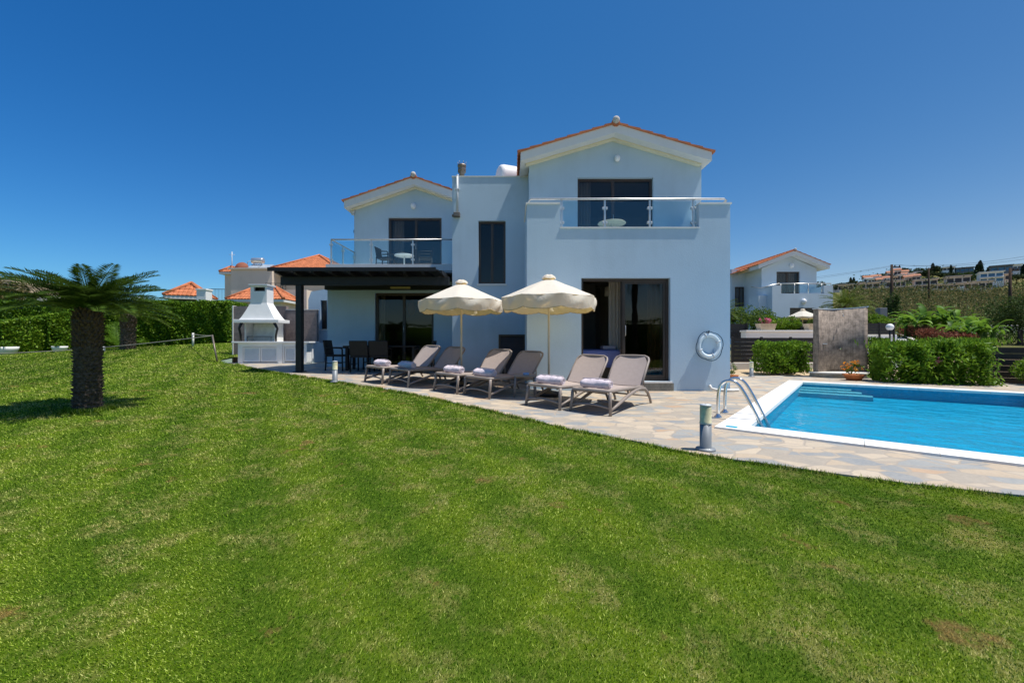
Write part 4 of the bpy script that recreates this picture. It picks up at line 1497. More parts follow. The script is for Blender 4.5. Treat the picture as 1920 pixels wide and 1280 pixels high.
MB().tube([(c.x - .02, YA - .001, c.z + .28), (c.x - .02, YA - .09, c.z + .27), (c.x - .02, YA - .1, c.z + .31)], .012, 8).build('hook', M['black'], lr)

# ------------------------------------------------------------------ pergola
YP = 10.2
pg = thing('pergola', 'black timber pergola roofing the dining terrace against the villa', 'pergola', (-5.28, YP, .27))
x0_, x1_ = PX(528, YP), -1.56
zb0, zb1 = PZ(535, YP), PZ(519, YP)
m = MB().cbox(x0_, x1_, YP - .06, YP + .06, zb0, zb1, .008); m.build('beam', M['blackwood'], pg)
m = MB().cbox(xl0 - .03, xk0 - .003, YD - .13, YD - .002, 2.50, 2.62, .006); m.build('wall_beam', M['blackwood'], pg)
m = MB().cbox(PX(556.5, YP), PX(567.5, YP), YP - .07, YP + .07, .24, zb0 - .001, .008); m.build('post', M['blackwood'], pg)
m = MB().cbox(PX(553, YP), PX(571, YP), YP - .11, YP + .11, .25, .295, .006); m.build('post_base', M['blackwood'], pg)
for px in range(535, 850, 33):
    x = PX(px, YP)
    if x > -1.62: continue
    m = MB()
    m.prism([(YP - .42, zb1 + .03), (YP - .42, zb1 + .09), (YD - .003, 2.82), (YD - .003, 2.72), (YP + .05, zb1 + .002), (YP - .2, zb1 - .002)], x - .03, x + .03, 'x')
    m.build('rafter', M['blackwood'], pg)
zr0, zr1 = zb1 + .094, 2.83
m = MB()
nb = 26
xq0, xq1 = PX(523, YP), PX(821, YP - .15)
for i in range(nb):
    t0, t1 = i / nb, (i + 1) / nb
    y0, y1 = YP - .45 + (YD - .004 - YP + .45) * t0, YP - .45 + (YD - .004 - YP + .45) * t1 - .006
    xr_ = min(xk0 - .004, xq1 + (y0 - YP + .4) * .16) if y0 < YC else xk0 - .004
    za, zb_ = zr0 + (zr1 - zr0) * t0, zr0 + (zr1 - zr0) * t1
    m.prism([(y0, za), (y0, za + .03), (y1, zb_ + .03), (y1, zb_)], xq0, xr_, 'x')
m.build('roof', M['blackwood'], pg)
m = MB().box(xq0 - .01, xq1 + .01, YP - .475, YP - .452, zr0 - .03, zr0 + .06); m.build('fascia_board', M['blackwood'], pg)
c = P(751, 540, YD - .15)
solo(MB().cbox(c.x - .28, c.x + .28, YD - .2, YD - .132, c.z - .02, c.z + .035, .01), 'terrace_light', pbr('yellow_diffuser', (.45, .36, .12), .4), 'long yellowish wall light on the black beam above the dining terrace', 'wall light', (c.x, YD - .16, c.z))


# ------------------------------------------------------------------ barbecue and stone screen
YQ = 13.3
zt = 1.03
bbq = thing('barbecue', 'white built-in masonry barbecue with tapered hood chimney and louvred cupboards', 'barbecue', (PX(505, YQ), YQ + .4, .32))
cx0, cx1 = PX(446, YQ), PX(575, YQ)
m = MB()
m.wall(YQ, cx0, cx1, .2, zt - .05, [(PX(455, YQ), PX(520, YQ), PZ(681, YQ) + .02, PZ(650, YQ)), (PX(533, YQ), PX(554, YQ), PZ(680, YQ) + .02, PZ(650, YQ))], .1)
m.box(cx0, cx1, YQ + .5, YQ + .6, .2, zt - .05); m.box(cx0, cx0 + .08, YQ + .1, YQ + .5, .2, zt - .05); m.box(cx1 - .08, cx1, YQ + .1, YQ + .5, .2, zt - .05)
m.box(PX(524, YQ) - .02, PX(530, YQ), YQ - .03, YQ - .002, .2, zt - .05)
m.build('counter', M['white'], bbq)
m = MB().cbox(PX(437, YQ), PX(582, YQ), YQ - .08, YQ + .63, zt - .05, zt, .008); m.build('countertop', M['white'], bbq)
def louvre(x0, x1, z0, z1, y, rt):
    q = MB(); f = .035
    q.box(x0, x0 + f, y, y + .03, z0, z1); q.box(x1 - f, x1, y, y + .03, z0, z1); q.box(x0 + f, x1 - f, y, y + .03, z1 - f, z1); q.box(x0 + f, x1 - f, y, y + .03, z0, z0 + f)
    z = z0 + f
    while z < z1 - f - .02:
        q.add([(x0 + f, y + .004, z), (x1 - f, y + .004, z), (x1 - f, y + .026, z + .04), (x0 + f, y + .026, z + .04)], [(0, 1, 2, 3)])
        z += .046
    q.box(x0 + f, x1 - f, y + .03, y + .034, z0, z1)
    d = q.build('cupboard_door', M['white'], rt)
    MB().sphere((x1 - .05, y - .012, (z0 + z1) / 2), .012, 8, 6).build('knob', M['steel'], d)
zz0, zz1 = PZ(680, YQ) + .03, PZ(650, YQ) - .01
louvre(PX(455.5, YQ), PX(487, YQ), zz0, zz1, YQ + .02, bbq); louvre(PX(488, YQ), PX(519.5, YQ), zz0, zz1, YQ + .02, bbq); louvre(PX(533.5, YQ), PX(553.5, YQ), zz0 + .02, zz1, YQ + .02, bbq)
hx0, hx1 = PX(447, YQ), PX(519, YQ)
m = MB()
m.box(hx0 + .12, hx1 - .1, YQ + .5, YQ + .56, zt, zt + .62)
m.box(hx0 + .12, hx0 + .17, YQ + .12, YQ + .5, zt, zt + .60); m.box(hx1 - .15, hx1 - .1, YQ + .12, YQ + .5, zt, zt + .60)
m.build('firebox', M['offwhite'], bbq)
zh0, zh1 = PZ(605, YQ), PZ(600, YQ)
m = MB().cbox(PX(440, YQ), PX(524, YQ), YQ - .06, YQ + .62, zh0, zh1 + .02, .012)
tx0, tx1, bx0, bx1 = PX(465, YQ), PX(496, YQ), PX(448, YQ), PX(516, YQ)
z0_, z1_, z2_ = zh1 + .02, PZ(567, YQ), PZ(535, YQ)
va = []
N_ = 8
for i in range(N_ + 1):
    t = i / N_; e = t ** .85
    va.append((bx0 + (tx0 - bx0) * e, bx1 + (tx1 - bx1) * e, YQ + .0 + .12 * e, YQ + .58 - .08 * e, z0_ + (z1_ - z0_) * t))
vs = []; fs = []
for a, b, c_, d, z in va:
    vs += [(a, c_, z), (b, c_, z), (b, d, z), (a, d, z)]
for i in range(N_):
    for k in range(4):
        fs.append((4 * i + k, 4 * i + (k + 1) % 4, 4 * i + 4 + (k + 1) % 4, 4 * i + 4 + k))
m.add(vs, fs)
hood = m.build('hood', M['white'], bbq)
m = MB(); m.wall(YQ + .12, tx0, tx1, z1_, z2_, [(tx0 + .12, tx1 - .06, z2_ - .17, z2_ - .04)], .05)
m.box(tx0, tx0 + .05, YQ + .17, YQ + .5, z1_, z2_); m.box(tx1 - .05, tx1, YQ + .17, YQ + .5, z1_, z2_); m.box(tx0 + .05, tx1 - .05, YQ + .45, YQ + .5, z1_, z2_)
ch = m.build('chimney', M['white'], bbq)
MB().cbox(tx0 - .04, tx1 + .05, YQ + .06, YQ + .56, z2_, z2_ + .05, .008).build('chimney_cap', M['pipe'], ch)
MB().box(tx0 + .06, tx1 - .06, YQ + .3, YQ + .31, z2_ - .3, z2_ - .01).build('slot_backing', M['black'], ch)  # black plate inside the chimney, behind its slot
for sx_, sg in ((hx0 + .06, 1), (hx1 - .04, -1)):
    m = MB(); m.tube([(sx_, YQ + .02, zt), (sx_ + .0 * sg, YQ + .02, zt + .2), (sx_ - .05 * sg, YQ + .02, zt + .42), (sx_ + .04 * sg, YQ + .0, zh0)], [.03, .032, .036, .05], 8)
    m.build('bracket', M['black'], bbq)
m = MB()
for k in range(14):
    x = hx0 + .25 + k * .055
    m.tube([(x, YQ + .12, zt + .16), (x, YQ + .48, zt + .16)], .006, 5)
m.tube([(hx0 + .22, YQ + .12, zt + .16), (hx0 + .99, YQ + .12, zt + .16)], .012, 6)
m.tube([(hx0 + .22, YQ + .12, zt + .16), (hx0 + .22, YQ + .12, zt)], .01, 6); m.tube([(hx0 + .99, YQ + .12, zt + .16), (hx0 + .99, YQ + .12, zt)], .01, 6)
m.build('grill_grate', M['cap'], bbq)
ys_ = 14.5
sw = thing('stone_screen_wall', 'brown stone tiled screen wall behind the white barbecue', 'wall', (PX(515, ys_), ys_, .3))
m = MB(); m.box(PX(438, ys_), PX(537, ys_), ys_, ys_ + .15, .2, PZ(574, ys_)); m.box(PX(537, ys_) + .002, PX(595, ys_), ys_ - .05, ys_ + .1, .2, PZ(581, ys_))
m.build('tiled_face', M['stone'], sw)
m = MB(); m.box(PX(437, ys_) - .02, PX(438, ys_) - .002, ys_ - .02, ys_ + .17, .2, PZ(574, ys_) + .02); m.box(PX(537, ys_) - .0, PX(595, ys_) + .02, ys_ - .06, ys_ + .11, PZ(581, ys_) + .001, PZ(581, ys_) + .02)
m.build('edge_trim', M['offwhite'], sw)
m = MB().cbox(PX(575, ys_ - .6), PX(594, ys_ - .6), ys_ - .9, ys_ - .06, .2, .98, .01); solo(m, 'low_masonry_bench', M['white'], 'low white masonry bench end beside the barbecue counter', 'bench', (PX(584, 14), 14, .3))
c = P(520, 625, ys_ - .02)
m = MB().cbox(c.x - .05, c.x + .05, ys_ - .06, ys_ - .002, c.z - .05, c.z + .05, .01); m.build('power_socket', M['offwhite'], sw)


# ------------------------------------------------------------------ furniture on the terrace and balconies
def make_chair(name, label, cat, mat, loc, rot, group, sc=1.0, slat=False):
    rt = thing(name, label, cat, (0, 0, 0), group)
    m = MB().cbox(-.235, .235, -.23, .23, .37, .42, .012); m.build('seat', mat, rt)
    m = MB()
    if slat:
        m.box(-.22, .22, .2, .225, .70, .78)
        for k in range(7):
            m.box(-.2 + k * .062, -.17 + k * .062, .2, .222, .42, .70)
    else:
        m.cbox(-.235, .235, .19, .235, .42, .80, .015)
    if not slat or True:
        for i, v in enumerate(m.v):
            m.v[i] = (v[0], v[1] + max(0, v[2] - .42) * .16, v[2])
    m.build('backrest', mat, rt)
    for sx in (-1, 1):
        for sy in (-1, 1):
            q = MB(); q.tube([(sx * .215, sy * .21, .37), (sx * .22, sy * .225, 0)], .02, 6); q.build('leg', mat, rt)
        q = MB(); q.tube([(sx * .225, .22, .60), (sx * .24, 0, .60), (sx * .235, -.19, .59), (sx * .225, -.215, .56), (sx * .22, -.215, .4)], .02, 6); q.build('armrest', mat, rt)
    m = MB(); m.tube([(-.22, -.215, .2), (-.22, .215, .2)], .012, 6); m.tube([(.22, -.215, .2), (.22, .215, .2)], .012, 6); m.build('stretcher', mat, rt)
    rt.location = loc; rt.rotation_euler = (0, 0, rot); rt.scale = (sc,) * 3
    return rt
g = 'black woven chairs round the dining table'
zch = .25
ch0 = make_chair('dining_chair', 'black woven chair at the open end of the dining table nearest the pergola post', 'chair', M['rattan'], (PX(633, 10.9), 10.9, zch + .015), R(90), g, 1.0)
for lab, x, y, rz in (('black woven chair with its back to the lawn, next to the end chair', PX(680, 10.62), 10.62, R(176)),
                      ('black woven chair with its back to the lawn, nearer the terrace door', PX(714, 10.66), 10.66, R(184)),
                      ('black woven chair tucked on the house side of the dining table', PX(701, 11.45), 11.45, R(3)),
                      ('black woven armchair at the table end nearest the centre wall', PX(796, 11.0), 11.0, R(-88))):
    cc = copy_tree(ch0); cc['label'] = lab; cc.location = (x, y, zch); cc.rotation_euler = (0, 0, rz)
tb = thing('dining_table', 'long black dining table under the pergola', 'table', (PX(720, 11.05), 11.05, zch))
tx0_, tx1_ = PX(652, 11.05), PX(785, 11.05)
MB().cbox(tx0_, tx1_, 10.72, 11.36, .88, .92, .008).build('tabletop', M['rattan'], tb)
for x in (tx0_ + .08, tx1_ - .08):
    for y in (10.80, 11.28):
        MB().cbox(x - .035, x + .035, y - .035, y + .035, zch, .879, .006).build('leg', M['rattan'], tb)
c = P(703, 637, 11.)
solo(MB().lathe([(.01, 0), (.06, 0), (.075, .06), (.068, .06), (.05, .012)], 14, (c.x, 11., .92)), 'bowl', M['pipe'], 'small grey bowl on the black dining table', 'bowl', (c.x, 11., .92))

yb_ = 12.75
bt = thing('balcony_table', 'round white bistro table on the balcony above the pergola', 'table', (PX(758, yb_), yb_, 3.24))
c = P(758, 478.5, yb_)
MB().lathe([(.01, c.z - .03), (.29, c.z - .03), (.30, c.z - .015), (.295, c.z), (.01, c.z)], 28, (c.x, yb_, 0)).build('tabletop', M['white'], bt)
MB().tube([(c.x, yb_, c.z - .03), (c.x, yb_, 3.29)], .022, 10).build('pedestal', M['white'], bt)
MB().lathe([(.01, .05), (.17, .015), (.18, 0), (.01, 0)], 20, (c.x, yb_, 3.24)).build('foot', M['white'], bt)
solo(MB().lathe([(.01, 0), (.05, 0), (.06, .025), (.055, .025), (.04, .01)], 14, (c.x, yb_, c.z)), 'ashtray', M['pipe'], 'small pale ashtray on the round balcony table', 'ashtray', (c.x, yb_, c.z))
g = 'dark slatted chairs on the left balcony'
b0 = make_chair('balcony_chair', 'dark slatted balcony chair turned sideways next to the left balcony pane', 'chair', M['rattan'], (PX(722, yb_), yb_, 3.24), R(80), g, .9, True)
b1 = copy_tree(b0); b1['label'] = 'dark slatted balcony chair on the centre wall side of the white bistro table'; b1.location = (PX(797, yb_), yb_, 3.24); b1.rotation_euler = (0, 0, R(-75))
yb2 = 9.35
c = P(1147, 421, yb2)
bt = thing('balcony_table', 'cream round table behind the glass of the big gable balcony', 'table', (c.x, yb2, 3.0))
zt2 = PZ(418, yb2)
MB().lathe([(.01, zt2 - .03), (.30, zt2 - .03), (.315, zt2 - .015), (.30, zt2), (.01, zt2 + .002)], 28, (c.x, yb2, 0)).build('tabletop', M['lampshade'], bt)
MB().tube([(c.x, yb2, zt2 - .03), (c.x, yb2, 3.02)], .025, 10).build('pedestal', M['white'], bt)
MB().lathe([(.01, .05), (.17, .015), (.18, 0), (.01, 0)], 20, (c.x, yb2, 3.0)).build('foot', M['white'], bt)


# sun loungers
def make_lounger():
    rt = thing('sun_lounger', '', 'sun lounger', (0, 0, 0), 'taupe sun loungers lined up on the paving')
    w = .30
    m = MB()
    ring_ = []
    def zseat(x): return .335 - .03 * min(1, x / 1.2)
    pts = [(1.22, -w, zseat(1.2))] + [(x, -w, zseat(x)) for x in (1.0, .6, .2, .06)] + [(.015, -w + .03, .333), (0, -w + .08, .333), (0, 0, .336), (0, w - .08, .333), (.015, w - .03, .333)] + [(x, w, zseat(x)) for x in (.06, .2, .6, 1.0)] + [(1.22, w, zseat(1.2))]
    m.tube(pts, .024, 8)
    m.tube([(1.2, -w, .30), (1.2, w, .30)], .018, 8)
    m.build('frame', M['taupe'], rt)
    m = MB(); nx_, ny_ = 12, 8
    for i in range(nx_ + 1):
        for j in range(ny_ + 1):
            x = .01 + 1.19 * i / nx_; y = -w + .01 + (2 * w - .02) * j / ny_
            m.v.append((x, y, zseat(x) + .012 - .018 * math.sin(math.pi * j / ny_)))
    for i in range(nx_):
        for j in range(ny_):
            a = i * (ny_ + 1) + j
            m.f.append((a, a + ny_ + 1, a + ny_ + 2, a + 1)); m.sm.append(True)
    m.build('seat', M['sling'], rt)
    # backrest
    A = R(49.5); L = .61; ox, oz = 1.17, .315
    def bp(s, y, n=0.): return (ox + s * math.cos(A) - n * math.sin(A), y, oz + s * math.sin(A) + n * math.cos(A))
    m = MB()
    for i in range(9):
        s = L * i / 8
        ww = w - .012 if i < 7 else w - .012 - (.03 if i == 7 else .085)
        for j in range(ny_ + 1):
            y = -ww + 2 * ww * j / ny_
            m.v.append(bp(s, y, .012 - .02 * math.sin(math.pi * j / ny_)))
    for i in range(8):
        for j in range(ny_):
            a = i * (ny_ + 1) + j
            m.f.append((a, a + ny_ + 1, a + ny_ + 2, a + 1)); m.sm.append(True)
    br = m.build('backrest', M['sling'], rt)
    m = MB()
    m.tube([bp(0, -w), bp(.3, -w), bp(L - .09, -w), bp(L - .035, -w + .022), bp(L, -w + .085), bp(L + .006, 0), bp(L, w - .085), bp(L - .035, w - .022), bp(L - .09, w), bp(.3, w), bp(0, w)], .021, 8)
    m.build('backrest_frame', M['taupe'], br)
    for sg in (-1, 1):
        m = MB(); m.tube([(.03, sg * (w - .005), .325), (.02, sg * w, .2), (.0, sg * (w + .015), 0)], [.026, .024, .022], 8); m.build('leg', M['taupe'], rt)
        m = MB(); m.tube([(.02, sg * (w + .012), .07), (.25, sg * (w + .012), .125), (.6, sg * (w + .012), .215), (.9, sg * (w + .012), .27), (1.1, sg * (w + .012), .285), (1.28, sg * (w + .012), .265), (1.42, sg * (w + .012), .19), (1.52, sg * (w + .014), .08), (1.56, sg * (w + .016), 0)], [.018, .022, .026, .028, .028, .026, .024, .022, .021], 8)
        m.build('leg', M['taupe'], rt)
        m = MB(); q0 = bp(.26, sg * (w - .03), -.015)
        m.tube([q0, (1.36, sg * (w - .03), .27)], .012, 6); m.build('prop', M['taupe'], rt)
        m = MB(); m.tube([(.72, sg * (w - .04), .30), (.78, sg * (w - .05), .2), (.84, sg * (w - .04), .25)], .014, 6); m.build('hook_foot', M['taupe'], rt)
    m = MB(); m.tube([(.01, -w, .10), (.0, -w * .5, .128), (-.002, 0, .138), (.0, w * .5, .128), (.01, w, .10)], .015, 8); m.build('stretcher', M['taupe'], rt)
    m = MB(); m.tube([(1.47, -w, .13), (1.47, w, .13)], .014, 8); m.build('stretcher', M['taupe'], rt)
    return rt
YAW = .9006
LNG = [
    (1.109, 5.851, 'taupe sun lounger closest to the pool ladder, fully in the sun'),
    (.46, 6.241, 'sunlit taupe sun lounger between the side table and the lounger by the pool ladder'),
    (-.619, 7.098, 'taupe sun lounger touching the side table, its back shaded by the bigger parasol'),
    (-1.218, 7.485, 'sunlit taupe sun lounger set in front of the dark louvred panel'),
    (-2.255, 8.136, 'taupe sun lounger with shaded dark back under the parasol nearest the pergola'),
    (-2.869, 8.491, 'taupe sun lounger farthest from the pool, in front of the dining table'),
]
TW = ['rolled rose towel with one frayed end on the lounger closest to the pool ladder', 'rolled rose towel on the sunlit lounger beside the side table', 'rolled rose towel in half shade on the lounger touching the side table',
      'rolled rose towel on the lounger before the louvred panel', 'rolled grey rose towel, shaded, on the lounger under the far parasol', 'rolled rose towel on the lounger farthest from the pool']
l0 = make_lounger()
def make_towel():
    m = MB(); n_ = 24; L = .46
    secs = 18
    for i in range(secs + 1):
        t = i / secs
        y = -L / 2 + L * t
        e = min(1, min(t, 1 - t) * 14)
        r = .064 * (.80 + .20 * e ** .5) * (1 + .05 * math.sin(t * 23) + .03 * math.sin(t * 51))
        for k in range(n_):
            a = k * 2 * math.pi / n_
            rr = r * (1 + .05 * math.sin(3 * a + t * 6) + (.14 * max(0, math.cos(a - .6)) if True else 0))
            m.v.append((rr * 1.25 * math.cos(a), y, max(0.0, .062 + rr * .98 * math.sin(a))))
    for i in range(secs):
        for k in range(n_):
            m.f.append((i * n_ + k, i * n_ + (k + 1) % n_, (i + 1) * n_ + (k + 1) % n_, (i + 1) * n_ + k)); m.sm.append(True)
    # spiral ends
    for i, sg in ((0, -1), (secs, 1)):
        m.f.append(tuple(i * n_ + k for k in range(n_))); m.sm.append(False)
    for sg in (-1, 1):
        pts = []
        for q in range(28):
            a = q * .5; rr = .010 + .0017 * q
            pts.append((rr * 1.2 * math.cos(a), sg * (L / 2 + .004), .066 + rr * math.sin(a)))
        m.tube(pts, .006, 5)
    m.tube([(.02, -L / 2, .134), (.022, 0, .143), (.02, L / 2, .134)], .007, 6)
    return m
tw0 = solo(make_towel(), 'rolled_towel', M['towel'], TW[0], 'towel', (0, 0, 0), 'rolled towels on the sun loungers')
for i, (x, y, lab) in enumerate(LNG):
    o = l0 if i == 0 else copy_tree(l0)
    z = float(zpat(x, y))
    o.location = (x, y, z + .0)
    slope = math.atan(.029) if x < 1.0 else 0.
    o.rotation_euler = (0, 0, YAW + (random.uniform(-.03, .03) if i else 0))
    # lie on the gently falling paving: roll about the world Y axis
    o.rotation_euler = (Matrix.Rotation(slope * .98, 3, 'Y') @ Matrix.Rotation(o.rotation_euler.z, 3, 'Z')).to_euler()
    o['label'] = lab
    tw = tw0 if i == 0 else tw0.copy()
    if i: C.objects.link(tw)
    mw = o.rotation_euler.to_matrix()
    off = (.19, 0.0, .345) if i % 2 == 0 else (.20, .01, .345)
    tw.location = Vector(o.location) + mw @ Vector(off)
    tw.rotation_euler = (mw @ Matrix.Rotation(random.uniform(-.08, .08), 3, 'Z')).to_euler()
    tw['label'] = TW[i]

# side table between loungers
c = P(984, 704, 7.4)
zf = float(zpat(c.x, 7.4))
st = thing('side_table', 'low dark taupe side table between two sun loungers', 'side table', (c.x, 7.4, zf))
MB().cbox(c.x - .2, c.x + .2, 7.2, 7.6, zf + .36, zf + .40, .012).build('tabletop', M['taupe'], st)
for sx in (-1, 1):
    for sy in (-1, 1):
        MB().tube([(c.x + sx * .17, 7.4 + sy * .17, zf + .36), (c.x + sx * .19, 7.4 + sy * .19, zf)], .02, 6).build('leg', M['taupe'], st)
solo(MB().lathe([(.01, 0), (.05, 0), (.06, .035), (.052, .035), (.045, .012), (.01, .01)], 16, (c.x + .02, 7.25, zf + .40)), 'ashtray', M['ashtray'], 'small blue ashtray on the low side table', 'ashtray', (c.x + .02, 7.25, zf + .4))


# parasols
def make_parasol(label, loc, Rr, z_top, z_rim, z_val, rot, lean=(0, 0), clampc='black'):
    rt = thing('parasol', label, 'parasol', loc, 'cream canvas parasols')
    bx_, by_, bz_ = loc
    NG, NA, NR = 8, 12, 9
    m = MB()
    n_ = NG * NA
    def pt(s, k):
        th = k * 2 * math.pi / n_ + rot
        g_ = (k % NA) / NA
        sag = math.sin(math.pi * g_)
        r = Rr * s * (1 - .055 * sag * s)
        z = z_top - (z_top - z_rim) * s - .022 * sag * s * (1 - .3 * s) + .004 * math.sin(k * 3.1 + s * 9)
        return Vector((bx_ + lean[0] * s + r * math.cos(th), by_ + lean[1] * s + r * math.sin(th), z))
    ss = [.07 + .93 * i / NR for i in range(NR + 1)]
    for s in ss:
        for k in range(n_):
            m.v.append(tuple(pt(s, k)))
    for i in range(NR):
        for k in range(n_):
            m.f.append((i * n_ + k, i * n_ + (k + 1) % n_, (i + 1) * n_ + (k + 1) % n_, (i + 1) * n_ + k)); m.sm.append(True)
    cn = m.build('canopy', M['canopy'], rt)
    # hanging valance: scalloped, gathered at the ribs
    m = MB(); NV = 5
    for j in range(NV + 1):
        t = j / NV
        for k in range(n_):
            p = pt(1., k); th = k * 2 * math.pi / n_ + rot; g_ = (k % NA) / NA
            sag = math.sin(math.pi * g_)
            drop = (z_rim - z_val) * (.88 + .12 * sag ** .8)
            bulge = .030 * math.sin(t * math.pi) * sag + .018 * math.sin(g_ * 4 * math.pi + t * 4 + k // NA) * sag - .035 * t * (1 - .5 * sag)
            m.v.append((p.x + math.cos(th) * bulge, p.y + math.sin(th) * bulge, p.z - drop * t - .0))
    for j in range(NV):
        for k in range(n_):
            m.f.append((j * n_ + k, j * n_ + (k + 1) % n_, (j + 1) * n_ + (k + 1) % n_, (j + 1) * n_ + k)); m.sm.append(True)
    m.build('valance', M['canopy'], cn)
    hb = [Vector(m.v[NV * n_ + k]) for k in list(range(n_)) + [0]]
    MB().tube(hb, .0055, 5, False).build('hem', M['hem'], cn)
    m = MB(); n2 = 32
    for r, z in ((.01, .055), (.07, .05), (.115, .02), (.13, -.02)):
        for k in range(n2):
            a = k * 2 * math.pi / n2
            w_ = 1 + .07 * math.sin(8 * a) * (r > .1)
            m.v.append((bx_ + r * w_ * math.cos(a), by_ + r * w_ * math.sin(a), z_top + z + .008 * math.sin(5 * a)))
    for i in range(3):
        for k in range(n2):
            m.f.append((i * n2 + k, i * n2 + (k + 1) % n2, (i + 1) * n2 + (k + 1) % n2, (i + 1) * n2 + k)); m.sm.append(True)
    m.build('vent_cap', M['canopy'], cn)
    for g_ in range(NG):
        q = MB(); a = pt(.08, g_ * NA); b = pt(.99, g_ * NA)
        q.tube([a - Vector((0, 0, .015)), b - Vector((0, 0, .012))], .009, 6)
        hub_ = Vector((bx_, by_, z_rim - .05)); mid = a.lerp(b, .55) - Vector((0, 0, .015))
        q.tube([hub_, mid], .007, 6)
        q.build('rib', M['pole'], rt)
    MB().tube([(bx_, by_, z_top + .03), (bx_, by_, bz_ + .28)], .021, 12).build('pole', M['pole'], rt)
    MB().tube([(bx_, by_, z_rim - .08), (bx_, by_, z_rim - .01)], .035, 12).build('hub', M['white'], rt)
    MB().tube([(bx_, by_, bz_ + .05), (bx_, by_, bz_ + .30)], [.032, .03], 12).build('socket', M[clampc], rt)
    m = MB().lathe([(.01, 0), (.24, 0), (.25, .02), (.24, .05), (.06, .08), (.04, .1)], 24, loc); m.build('base', M['black'], rt)
    return rt
make_parasol('bigger cream parasol in front of the bedroom door, between side table and wall', (PX(1029, 7.6), 7.6, .045), .885, PZ(521, 7.6), PZ(559, 7.6), PZ(583, 7.6), R(9), (0, 0))
make_parasol('cream parasol nearest the pergola corner, in front of the narrow window', (PX(865, 8.6), 8.6, .115), .90, PZ(530, 8.6), PZ(565, 8.6), PZ(586, 8.6), R(2), (.0, 0))


# bollard lamps
def make_bollard():
    rt = thing('bollard_lamp', '', 'bollard lamp', (0, 0, 0), 'short grey bollard lamps along the paving')
    MB().lathe([(.01, 0), (.088, 0), (.09, .012), (.085, .022), (.055, .026), (.052, .03), (.052, .262), (.01, .262)], 28).build('body', M['boll'], rt)
    b = MB().lathe([(.053, .255), (.054, .27), (.051, .275), (.051, .405), (.049, .418), (.01, .418)], 28).build('lens', M['lens'], rt)
    m = MB()
    m.lathe([(.0545, .252), (.0555, .258), (.0545, .264)], 28); m.lathe([(.02, .418), (.052, .42), (.05, .436), (.01, .44)], 28); m.build('cap_ring', M['pipe'], rt)
    for k in range(3):
        a = k * 2.1 + .5
        MB().sphere((.072 * math.cos(a), .072 * math.sin(a), .022), .008, 6, 4).build('bolt', M['steel'], rt)
    return rt
bo = make_bollard()
for i, (px, py, lab) in enumerate(((1323, 843, 'grey bollard lamp with cream lens on the paving edge beside the pool ladder'), (628, 716, 'grey bollard lamp at the lawn edge in front of the dining chairs'), (1409, 706, 'pale bollard lamp by the clipped bush and dark fence'))):
    o = bo if i == 0 else copy_tree(bo)
    Y = 6.
    for _ in range(60):
        X = (px - 960) / F * Y
        Y = .5 * Y + .5 * (EYE - float(zpat(X, Y))) * F / (py - 640)
    X = (px - 960) / F * Y
    o.location = (X, Y, float(zpat(X, Y)) - .003)
    o['label'] = lab

# pool ladder
ld = thing('pool_ladder', 'stainless steel pool ladder with two arched handrails at the pool corner', 'pool ladder', (2.95, 5.77, 0))
treads = []
for bxy in ((2.80, 5.58), (3.09, 5.96)):
    b = np.array(bxy); v2 = PV
    pth = [(0, .0), (0.0, .2), (.01, .36), (.04, .45), (.10, .50), (.19, .50), (.27, .43), (.36, .27), (.45, .08), (.53, -.10), (.555, -.16), (.56, -.20), (.56, -.24)]
    # round the arch
    pts = [(b[0] + v2[0] * a, b[1] + v2[1] * a, z) for a, z in pth]
    sm_ = []
    for i in range(len(pts) - 1):
        p0 = Vector(pts[max(0, i - 1)]); p1 = Vector(pts[i]); p2 = Vector(pts[i + 1]); p3 = Vector(pts[min(len(pts) - 1, i + 2)])
        for k in range(4):
            t = k / 4
            sm_.append(.5 * ((2 * p1) + (p2 - p0) * t + (2 * p0 - 5 * p1 + 4 * p2 - p3) * t * t + (3 * p1 - p0 - 3 * p2 + p3) * t ** 3))
    sm_.append(Vector(pts[-1]))
    r1 = MB().tube(sm_, .0215, 12).build('handrail', M['chrome'], ld)
    MB().lathe([(.05, 0), (.05, .012), (.03, .03), (.024, .05)], 16, (b[0], b[1], 0)).build('flange', M['chrome'], r1)
    treads.append(b + v2 * .565)
for z in (-.18,):
    a, b = treads
    m = MB(); m.tube([(a[0], a[1], z), (b[0], b[1], z)], .03, 8, True, .4); m.build('tread', M['chrome'], ld)
a = pool_pt(.09, .12)
m = MB(); q = [pool_pt(.07, .10), pool_pt(.16, .10), pool_pt(.16, .22), pool_pt(.07, .22)]
m.prism(q[::-1], .022, .026, 'z'); solo(m, 'depth_marker_tile', pbr('aqua_tile', (.02, .38, .55), .3), 'small aqua tile set in the white coping at the pool corner', 'tile', (q[0][0], q[0][1], .022))

# ------------------------------------------------------------------ left garden: cycads, hedges, rope
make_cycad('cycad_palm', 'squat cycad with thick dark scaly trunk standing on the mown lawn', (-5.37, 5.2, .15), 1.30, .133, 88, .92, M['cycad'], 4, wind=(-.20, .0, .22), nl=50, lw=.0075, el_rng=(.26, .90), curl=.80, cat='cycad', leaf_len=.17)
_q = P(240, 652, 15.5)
make_cycad('cycad_palm', 'smaller cycad with slim trunk in front of the clipped hedge', (_q.x, 15.5, float(zlawn(_q.x, 15.5)) - .05), 1.35, .22, 40, 1.35, M['cycad2'], 9, nl=30, lw=.010, el_rng=(.1, 1.3), curl=.75, cat='cycad')


